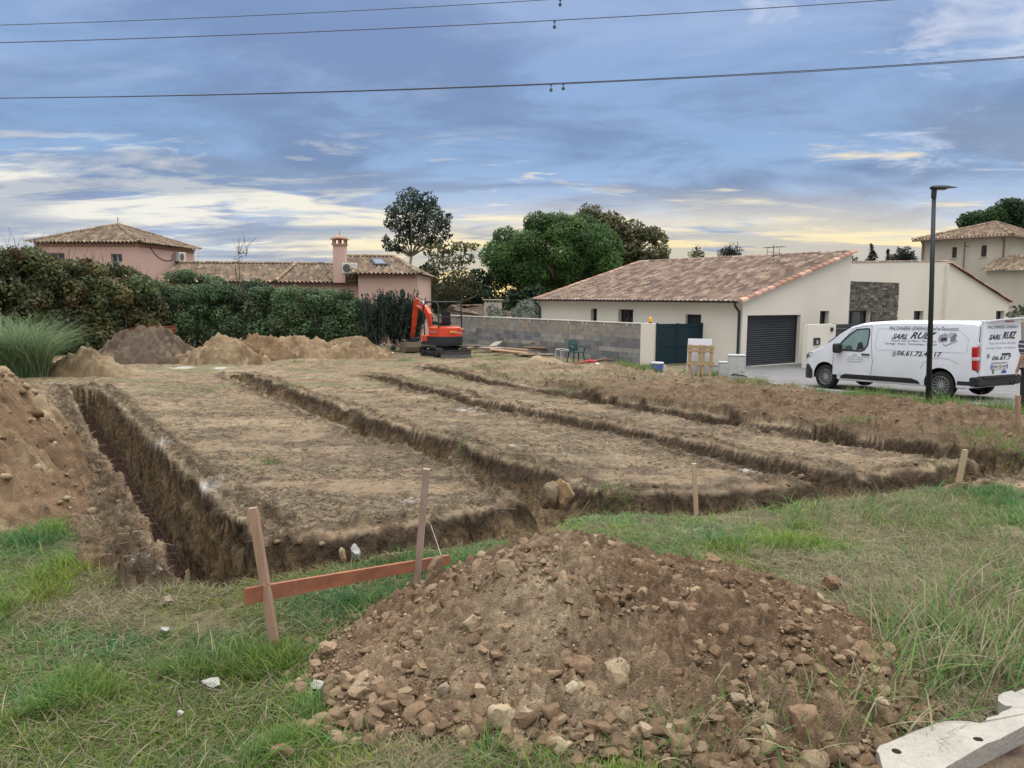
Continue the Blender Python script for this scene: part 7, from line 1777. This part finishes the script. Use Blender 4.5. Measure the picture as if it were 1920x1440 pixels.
ROCKS = [  # px, py, half width px, half height px, colour, label
    (1157, 1290, 34, 34, (.34, .265, .18), 'rounded tan boulder, the largest stone on the front of the heap'), (937, 1367, 28, 29, (.40, .32, .215), 'squarish pale tan stone at the foot of the heap'),
    (1070, 1308, 21, 17, (.44, .37, .27), 'flat pale stone left of the rounded boulder'), (988, 1350, 17, 12, (.42, .34, .24), 'small pale stone above right of the squarish one'),
    (886, 1178, 20, 17, (.36, .28, .185), 'tan slab half sunk in the middle of the heap'), (953, 1083, 26, 20, (.31, .235, .155), 'angular brown stone under the heap crest'),
    (1090, 1268, 30, 24, (.23, .155, .10), 'dark brown clod slab up left of the rounded boulder'), (1140, 1140, 19, 20, (.185, .12, .075), 'dark round clod high on the heap'),
    (832, 1308, 14, 18, (.27, .225, .175), 'grey brown pointed stone near the left foot'), (898, 1312, 13, 20, (.37, .29, .19), 'upright tan oblong stone near the left foot'),
    (765, 1330, 20, 15, (.23, .17, .115), 'grey brown clod left of the pointed stone'), (1343, 1098, 26, 22, (.26, .18, .115), 'rounded brown boulder on the right shoulder of the heap'),
    (1336, 1062, 19, 14, (.25, .17, .105), 'brown clod just above the rounded shoulder boulder'), (1283, 1205, 12, 32, (.29, .205, .13), 'long upright brown stone right of centre'),
    (1275, 1152, 20, 17, (.31, .235, .155), 'knobbly clod above the long upright stone'), (1178, 1195, 7, 20, (.46, .38, .26), 'thin yellowish upright stone chip'),
    (1652, 1168, 26, 20, (.20, .13, .085), 'dark clod near the top of the right flank'), (1560, 1108, 22, 17, (.22, .145, .09), 'dark clod on the right skyline of the heap'),
    (1445, 1290, 17, 15, (.30, .22, .145), 'round brown stone low on the right flank'), (1508, 1385, 46, 38, (.26, .175, .11), 'big square brown soil block at the right foot of the heap'),
    (1252, 1385, 17, 16, (.36, .29, .20), 'pale stone at the foot right of the boulder'), (1190, 1392, 22, 17, (.30, .22, .145), 'brown stone in front of the rounded boulder'),
    (1620, 1245, 34, 24, (.245, .165, .105), 'large smooth clod on the lower right flank'), (612, 1228, 19, 16, (.33, .245, .16), 'brown stone at the far left foot of the heap'),
    (590, 1258, 14, 11, (.29, .205, .13), 'small brown clod left of the far left stone'), (650, 1285, 17, 14, (.32, .24, .155), 'tan clod on the left flank'),
    (700, 1330, 15, 20, (.28, .2, .13), 'upright brown clod at the lower left foot'), (520, 1424, 27, 16, (.25, .17, .11), 'brown clod lying alone in the grass'),
    (312, 1135, 15, 12, (.27, .22, .155), 'grey brown stone in the grass by the trench end'), (306, 1188, 10, 7, (.40, .40, .39), 'grey stone half hidden in the grass'),
    (1052, 935, 25, 34, (.34, .235, .135), 'orange brown soil slab leaning in the middle trench'), (1030, 940, 22, 26, (.20, .155, .105), 'dark crumbly clod left of the leaning soil slab'),
    (393, 1291, 24, 7, (.46, .45, .42), 'flat white stone lying in the grass'), (592, 1294, 15, 8, (.48, .465, .43), 'white stone chip at the left foot of the heap'),
    (665, 1041, 10, 14, (.46, .46, .46), 'white plaster lump by the front trench'), (641, 1046, 8, 14, (.36, .27, .17), 'tan pointed stone left of the white plaster lump'),
    (815, 1092, 22, 30, (.245, .175, .115), 'brown soil slab standing up beside the plank end'),
    (645, 768, 8, 7, (.42, .35, .26), 'pale boulder on the lip of the second trench'), (960, 838, 7, 4, (.42, .36, .28), 'small pale stone on the middle plateau'),
    (338, 1345, 6, 6, (.45, .45, .43), 'tiny white pebble in the lawn')]
def rocks():
    for k, (px, py, w, h, c, lab) in enumerate(ROCKS):
        d = ray(px, py); lo, hi = 1.5, 40.
        for _ in range(50):
            m = (lo+hi)/2; p = CAM+d*m
            if p[2] > float(base(p[0], p[1]))+max(0., float(near_heap_h(np.array([p[0]]), np.array([p[1]]))[0])): lo = m
            else: hi = m
        p = CAM+d*hi; kk = p[1]/FPX/math.cos(R(18)); sx, sz = w*kk*1.02, h*kk*1.05
        m_ = mat('stone_%d' % (k % 40), c, .95, nscale=18, namt=.22, nscale2=90, namt2=.2, bump=.5, bscale=110, bdist=.006, spec=.15)
        o = rock_object('stone' if 'clod' not in lab and 'soil' not in lab else 'soil_clod', (0, 0, 0), (sx, max(sx*.75, min(sz, sx)), sz), 600+k*3, m_, rz=random.uniform(-.5, .5))
        o.location = p+np.array([0, .3*sx, sz*.30+(.014 if p[1] < 5 else 0)]); tag(o, lab, 'stone' if 'clod' not in lab else 'clod', 'stones and clods on the site')
rocks()
# ------------------------------------------------------------------ concrete kerb in the corner
def kerb():
    z = .075
    def K(px, py, zz=z): d = ray(px, py); t = (zz-CAMZ)/d[2]; return CAM+d*t
    out = [(1648, 1412), (1643, 1405), (1650, 1398), (1668, 1392), (1684, 1383), (1712, 1373), (1738, 1362), (1760, 1354), (1772, 1353), (1790, 1352.5), (1815, 1352), (1838, 1354), (1848, 1352), (1850, 1346), (1862, 1343), (1872, 1341), (1877, 1334), (1892, 1328), (1899, 1325), (1886, 1323), (1876, 1318), (1871, 1312), (1872, 1305), (1882, 1298), (1896, 1296), (1904, 1298), (1912, 1294), (1935, 1284), (1965, 1268), (2010, 1320), (1960, 1345), (1920, 1362), (1896, 1374), (1872, 1386), (1850, 1394), (1830, 1406), (1800, 1424), (1775, 1438), (1745, 1462), (1700, 1490), (1662, 1470), (1655, 1440)]
    t = thing('concrete_kerb', 'broken pale concrete kerb slab with two round holes in the corner by the grass', 'kerb', K(1780, 1400, 0))
    bm = bmesh.new(); vs = [bm.verts.new(K(*p)+np.array([0, 0, random.uniform(-.004, .004)])) for p in out]; f = bm.faces.new(vs); f.normal_update()
    if f.normal.z < 0: f.normal_flip()
    r = bmesh.ops.extrude_face_region(bm, geom=[f]); dn = [v for v in r['geom'] if isinstance(v, bmesh.types.BMVert)]
    for v in dn: v.co.z -= .15
    bmesh.ops.recalc_face_normals(bm, faces=bm.faces); me = bpy.data.meshes.new('kerb_slab'); bm.to_mesh(me); bm.free()
    me.materials.append(mat('kerb_slab', (.40, .385, .345), .92, nscale=9, namt=.14, nscale2=90, namt2=.16, bump=.55, bscale=60, bdist=.01)); o = bpy.data.objects.new('kerb_slab', me); COL.objects.link(o); o.parent = t; off(o, t)
    cut = []
    for px, py in ((1681, 1408), (1834, 1386)):
        c = MB(); p = K(px, py); c.lathe([(.017, -.1), (.017, .03)], p, seg=20); cc = c.build('cutter', mat('hole_dark', (.12, .105, .085), .95), None); cut.append(cc)
    bpy.context.view_layer.update(); boolean_cut(o, cut)
kerb()
# ------------------------------------------------------------------ netting
def netting():
    t = thing('safety_netting', 'sagging orange plastic safety netting between the hedge and the dark turf heap', 'netting', gd(140, 655)); m = mat('orange_net', (.22, .065, .025), .7); q = MB(); pts = []
    for px, y0, y1 in ((70, 640, 662), (120, 636, 655), (165, 630, 652), (205, 623, 642), (245, 616, 630), (290, 611, 622), (330, 612, 624)):
        pts.append((Vector(at(px, y0, 35.2)), Vector(at(px, y1, 35.0))))
    n = 44
    def P(s, v):
        k = min(int(s*(len(pts)-1)), len(pts)-2); f = s*(len(pts)-1)-k; return pts[k][0].lerp(pts[k+1][0], f).lerp(pts[k][1].lerp(pts[k+1][1], f), v)
    for j in range(8): q.tube([P(i/n, j/7)+Vector((0, .03*math.sin(i*1.3+j), .02*math.sin(i*.9+j*2))) for i in range(n+1)], .016, 4)
    for i in range(0, n*2+1): q.tube([P(i/n/2, 0), P(i/n/2, .5)+Vector((0, .05, 0)), P(i/n/2, 1)], .010, 4)
    off(q.build('net_mesh', m, t), t)
    for px in (75, 205, 330):
        q = MB(); b = Vector(at(px, 650, 35.1)); b.z = -1; e = b+UP*(1.2); q.tube([b, e], .025, 6); off(q.build('net_post', mat('rusty_rebar'), t), t)
netting()
# ------------------------------------------------------------------ grass
GP = np.array([(.135, .25, .055), (.10, .195, .045), (.175, .29, .065), (.14, .24, .085), (.08, .155, .045), (.21, .295, .08)])
SP = np.array([(.38, .33, .21), (.31, .28, .18), (.46, .41, .28), (.27, .26, .15), (.22, .18, .12)])
_gc = np.mean(np.array(GRASS), axis=0); GRASS_OUT = [(p[0], p[1]+(.35 if p[1] > 3.5 else 0)) for p in GRASS]
def lawn():
    rg = np.random.default_rng(700)
    n = 620000; u = rg.uniform(0, 1, n); y = 2.25*np.exp(u*math.log(12.5/2.25)); x = rg.uniform(-1, 1, n)*(.72*y+.45)
    ok = inpoly(x, y, GRASS_OUT) & (rg.uniform(size=n) < .66); x, y = x[ok], y[ok]; ok = near_heap_h(x, y) < .012; x, y = x[ok], y[ok]
    dens = fbm(x*1.7, y*1.7, 4, 701); bare = sstep(-.42, -.12, dens+.02); tuft = sstep(.08, .4, fbm(x*2.6+5, y*2.6, 3, 703)); dry = sstep(.0, .38, fbm(x*.9+3, y*.9, 4, 705)+.42*sstep(.6, 2.2, x)*sstep(8.5, 4.5, y)-.10*(x < 0))
    k = rg.uniform(size=len(x)) < (.16+.84*bare); x, y, tuft, dry = x[k], y[k], tuft[k], dry[k]
    z, I = terrain(x, y); k = (I['grass'] > .5) & (I['cut'] < .03) & ~inpoly(x, y, KDIRT); x, y, z, tuft, dry = x[k], y[k], z[k], tuft[k], dry[k]; n = len(x)
    isdry = rg.uniform(size=n) < (.20+.66*dry); lie = np.where(isdry, rg.uniform(.55, .98, n), rg.uniform(.25, .85, n)*(1-.45*tuft)+.12)
    h = np.where(isdry, rg.uniform(.05, .16, n), rg.uniform(.03, .08, n)*(1+1.1*tuft)); w = np.where(isdry, rg.uniform(.0018, .0035, n), rg.uniform(.0028, .0058, n))*(1+.06*(y-2.5))
    patch_ = fbm(x*.8, y*.8, 3, 707)[:, None]; pt2 = fbm(x*1.9+7, y*1.9, 3, 709)[:, None]; c = GP[rg.integers(len(GP), size=n)]*(1+.45*patch_)*(1+pt2*np.array([.55, .1, -.5]))*rg.uniform(.75, 1.25, (n, 1)); sd = SP[rg.integers(5, size=n)]*rg.uniform(.65, 1.1, (n, 1))
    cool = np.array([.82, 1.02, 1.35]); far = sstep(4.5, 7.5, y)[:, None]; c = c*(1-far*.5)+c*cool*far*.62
    c = np.where(isdry[:, None], sd, c)
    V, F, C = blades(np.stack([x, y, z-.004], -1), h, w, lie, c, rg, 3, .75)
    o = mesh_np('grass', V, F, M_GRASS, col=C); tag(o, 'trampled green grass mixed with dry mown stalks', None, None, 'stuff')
    print('lawn', n)
lawn()
def thatch():
    """dead grass and rootlets left lying on the stripped plateaus"""
    rg = np.random.default_rng(760); n = 150000; u = rg.uniform(0, 1, n); y = 4.6*np.exp(u*math.log(22/4.6)); x = rg.uniform(-1, 1, n)*(.72*y+.3); m = fbm(x*.9, y*1.6, 4, 761); k = rg.uniform(size=n) < sstep(-.3, .35, m)*.75+.06; x, y = x[k], y[k]
    z, I = terrain(x, y); k = (I['grass'] < .5) & (I['road'] < .5) & (I['cut'] < .05) & (rg.uniform(size=len(x)) < (1-.96*I['bank'])*(1-.6*I['strip'])); x, y, z = x[k], y[k], z[k]; n = len(x)
    c = np.array([(.20, .165, .12), (.13, .10, .07), (.30, .26, .19), (.085, .07, .05), (.24, .22, .15), (.16, .17, .09)])[rg.choice(6, n, p=[.25, .24, .16, .18, .12, .05])]*rg.uniform(.8, 1.2, (n, 1))
    V, F, C = blades(np.stack([x, y, z+.002], -1), rg.uniform(.04, .13, n)*(1+.04*y), rg.uniform(.004, .010, n)*(.6+.07*y), rg.uniform(.80, 1.0, n), c, rg, 2, .5); o = mesh_np('dead_grass', V, F, M_GRASS, col=C); tag(o, 'dead grass and roots lying on the stripped soil', None, None, 'stuff')
    # roots and sods hanging at the trench lips
    n = 60000; x = rg.uniform(-12, 8, n); y = rg.uniform(4.3, 20, n); k = np.abs(x) < .7*y+.3; x, y = x[k], y[k]; z, I = terrain(x, y); k = (I['lip'] > .5) & (I['grass'] < .5) & (I['cut'] < .15) & ((I['bank'] < .5) | (rg.uniform(size=len(x)) < .25)); x, y, z = x[k], y[k], z[k]; n = len(x)
    c = np.array([(.10, .08, .055), (.16, .13, .09), (.07, .055, .04), (.22, .19, .13), (.10, .115, .06)])[rg.choice(5, n)]*rg.uniform(.8, 1.2, (n, 1)); V, F, C = blades(np.stack([x, y, z], -1), rg.uniform(.05, .14, n), rg.uniform(.004, .009, n)*(.7+.05*y), rg.uniform(.45, 1.0, n), c, rg, 3, 1.2); o = mesh_np('root_fringe', V, F, M_GRASS, col=C); tag(o, 'sods and roots along the trench lips', None, None, 'stuff')
thatch()
def verge():
    rg = np.random.default_rng(710); n = 26000; P = []
    x = rg.uniform(1, 18, n*6); y = rg.uniform(9, 30, n*6); ok = inpoly(x, y, STRIP); x, y = x[ok], y[ok]; d = fbm(x*.8, y*.8, 3, 711); k = rg.uniform(size=len(x)) < .14+.86*sstep(-.1, .2, d); x, y = x[k], y[k]; d = d[k]
    # edge-of-bank tufts
    n = len(x); z = H(x, y); tall = sstep(.05, .35, d); h = rg.uniform(.08, .22, n)*(1+1.1*tall); c = GP[rg.integers(6, size=n)]*rg.uniform(.8, 1.3, (n, 1)); dr = rg.uniform(size=n) < .2; c[dr] = SP[rg.integers(5, size=dr.sum())]*.8
    V, F, C = blades(np.stack([x, y, z-.01], -1), h, rg.uniform(.006, .014, n), rg.uniform(.05, .5, n), c, rg, 3, .8); o = mesh_np('verge_grass', V, F, M_GRASS, col=C); tag(o, 'grass growing along the road verge', None, None, 'stuff')
    # weeds on the site: tufts on lips and bank edges
    pts = [(1850, 835, .5), (1880, 850, .5), (1895, 862, .4), (1440, 802, .3), (1530, 815, .25), (1610, 815, .35), (1180, 690, .35), (1215, 690, .3), (700, 668, .5), (640, 672, .4), (760, 678, .4), (560, 680, .4), (880, 670, .5), (940, 675, .35), (1090, 685, .3), (860, 830, .1), (505, 870, .1), (1160, 928, .25), (1120, 930, .2), (95, 690, .4), (140, 665, .5), (1425, 726, .3), (1490, 730, .3), (1790, 880, .2), (1170, 692, .4), (1200, 694, .4)]
    P = []; hs = []
    for px, py, r_ in pts:
        b = gd(px, py); m = int(240*r_*2); xx = b[0]+rg.normal(size=m)*r_*.6; yy = b[1]+rg.normal(size=m)*r_*.6; P.append(np.stack([xx, yy, H(xx, yy)-.01], -1)); hs.append(rg.uniform(.06, .2, m)*(1+.4*(b[1] > 16)))
    P = np.concatenate(P); hs = np.concatenate(hs); n = len(P); V, F, C = blades(P, hs, rg.uniform(.004, .009, n), rg.uniform(.05, .6, n), GP[rg.integers(6, size=n)]*rg.uniform(.7, 1.2, (n, 1)), rg, 3, .8); o = mesh_np('weeds', V, F, M_GRASS, col=C); tag(o, 'scattered weeds on the bare soil', None, None, 'stuff')
verge()
def coarse():
    """broad reed-like blades, dry stalks and straw round the heap's right foot"""
    rg = np.random.default_rng(720); P = []; L = []; Wd = []; le = []; c = []
    def spot(px, py, n, sp, lmin, lmax, wmin, wmax, l0, l1, dryp):
        b = gd(px, py); x = b[0]+rg.normal(size=n)*sp; y = b[1]+rg.normal(size=n)*sp*.8; hh = np.maximum(near_heap_h(x, y), 0)*.6
        P.append(np.stack([x, y, H(x, y)+hh-.005], -1)); L.append(rg.uniform(lmin, lmax, n)); Wd.append(rg.uniform(wmin, wmax, n)); le.append(rg.uniform(l0, l1, n)); d = rg.uniform(size=n) < dryp
        q = GP[rg.integers(6, size=n)]*rg.uniform(.8, 1.3, (n, 1))*np.array([1, 1, 1.2]); q[d] = SP[rg.integers(5, size=d.sum())]; c.append(q)
    for px, py, n, sp in ((1740, 1270, 130, .14), (1690, 1320, 90, .10), (1820, 1230, 120, .18), (1880, 1180, 100, .2), (1760, 1200, 90, .15), (1580, 1380, 70, .10), (1480, 1430, 90, .12), (1340, 1425, 80, .12), (1900, 1270, 90, .12), (1650, 1370, 80, .1)):
        spot(px, py, n, sp, .10, .32, .004, .011, .02, .55, .38)
    for px, py, n, sp in ((1780, 1200, 160, .2), (1860, 1120, 160, .25), (1720, 1180, 120, .15), (1690, 1250, 90, .1), (1830, 1290, 90, .12)):
        spot(px, py, n, sp, .18, .42, .0035, .010, .05, .6, .55)
    for px, py, n, sp in ((1200, 1445, 90, .12), (900, 1450, 60, .15), (620, 1400, 60, .12), (500, 1230, 120, .08), (430, 1230, 80, .1), (70, 1010, 160, .2), (40, 1040, 90, .15), (640, 1170, 60, .1), (740, 1140, 60, .1)):
        spot(px, py, n, sp, .06, .17, .004, .009, .1, .6, .1)
    for px, py, n, sp in ((1500, 1060, 220, .35), (1650, 1050, 260, .4), (1750, 1100, 240, .4), (1350, 1010, 160, .3), (1850, 1150, 160, .3), (1560, 1000, 200, .4), (160, 1250, 60, .3), (60, 1310, 80, .25), (300, 1180, 50, .3)):
        spot(px, py, n, sp, .15, .40, .002, .004, .75, 1.0, .92)
    for px, py, n, sp in ((1700, 960, 420, .45), (1850, 990, 320, .4), (1480, 965, 200, .35), (1900, 1060, 200, .25)):
        spot(px, py, n, sp, .12, .30, .003, .007, .15, .65, .15)
    P_, L_, W_, l_, c_ = map(np.concatenate, (P, L, Wd, le, c)); V, F, C = blades(P_, L_, W_, l_, c_, rg, 5, 1.1); o = mesh_np('coarse_grass', V, F, M_GRASS, col=C); tag(o, 'coarse broad grass blades and dry straw round the heap', None, None, 'stuff')
    # single standing stalks one can pick out
    m1 = mat('dry_stalk', (.40, .33, .19), .8); m2 = mat('green_stalk', (.22, .25, .10), .8)
    for pts, r_, m, lab in (([(360, 1440), (350, 1360), (340, 1290), (331, 1230)], .0016, m2, 'tall thin seed stalk standing in the grass left of the heap'), ([(75, 1435), (48, 1390), (20, 1345)], .0016, m1, 'dry straw stalk leaning left in the near grass'),
                            ([(1524, 1358), (1523, 1305), (1522, 1255)], .0042, mat('reed_brown', (.36, .225, .12), .8), 'stiff brown reed stub standing before the right foot of the heap'), ([(1522, 1260), (1480, 1225), (1420, 1210), (1390, 1207)], .0022, m2, 'arching green stalk reaching left over the heap'),
                            ([(1545, 1370), (1560, 1320), (1530, 1270)], .0022, m2, 'bent green stalk beside the brown reed stub'), ([(1240, 1010), (1255, 985), (1262, 955), (1260, 940)], .0018, m1, 'forked dry twig at the back of the heap'),
                            ([(1060, 985), (1090, 960), (1105, 938)], .0022, m1, 'pale dry twig behind the heap crest'), ([(1760, 1350), (1720, 1330), (1672, 1308)], .0028, m2, 'yellow green blade fallen across the grass near the kerb')):
        Y0 = gd(*pts[0])[1]; q = MB(); q.tube([at(px, py, Y0-.02*k) for k, (px, py) in enumerate(pts)], [r_*(1-.18*k) for k in range(len(pts))], 5); o = q.build('grass_stalk', m, smooth=True); tag(o, lab, 'stalk')
coarse()
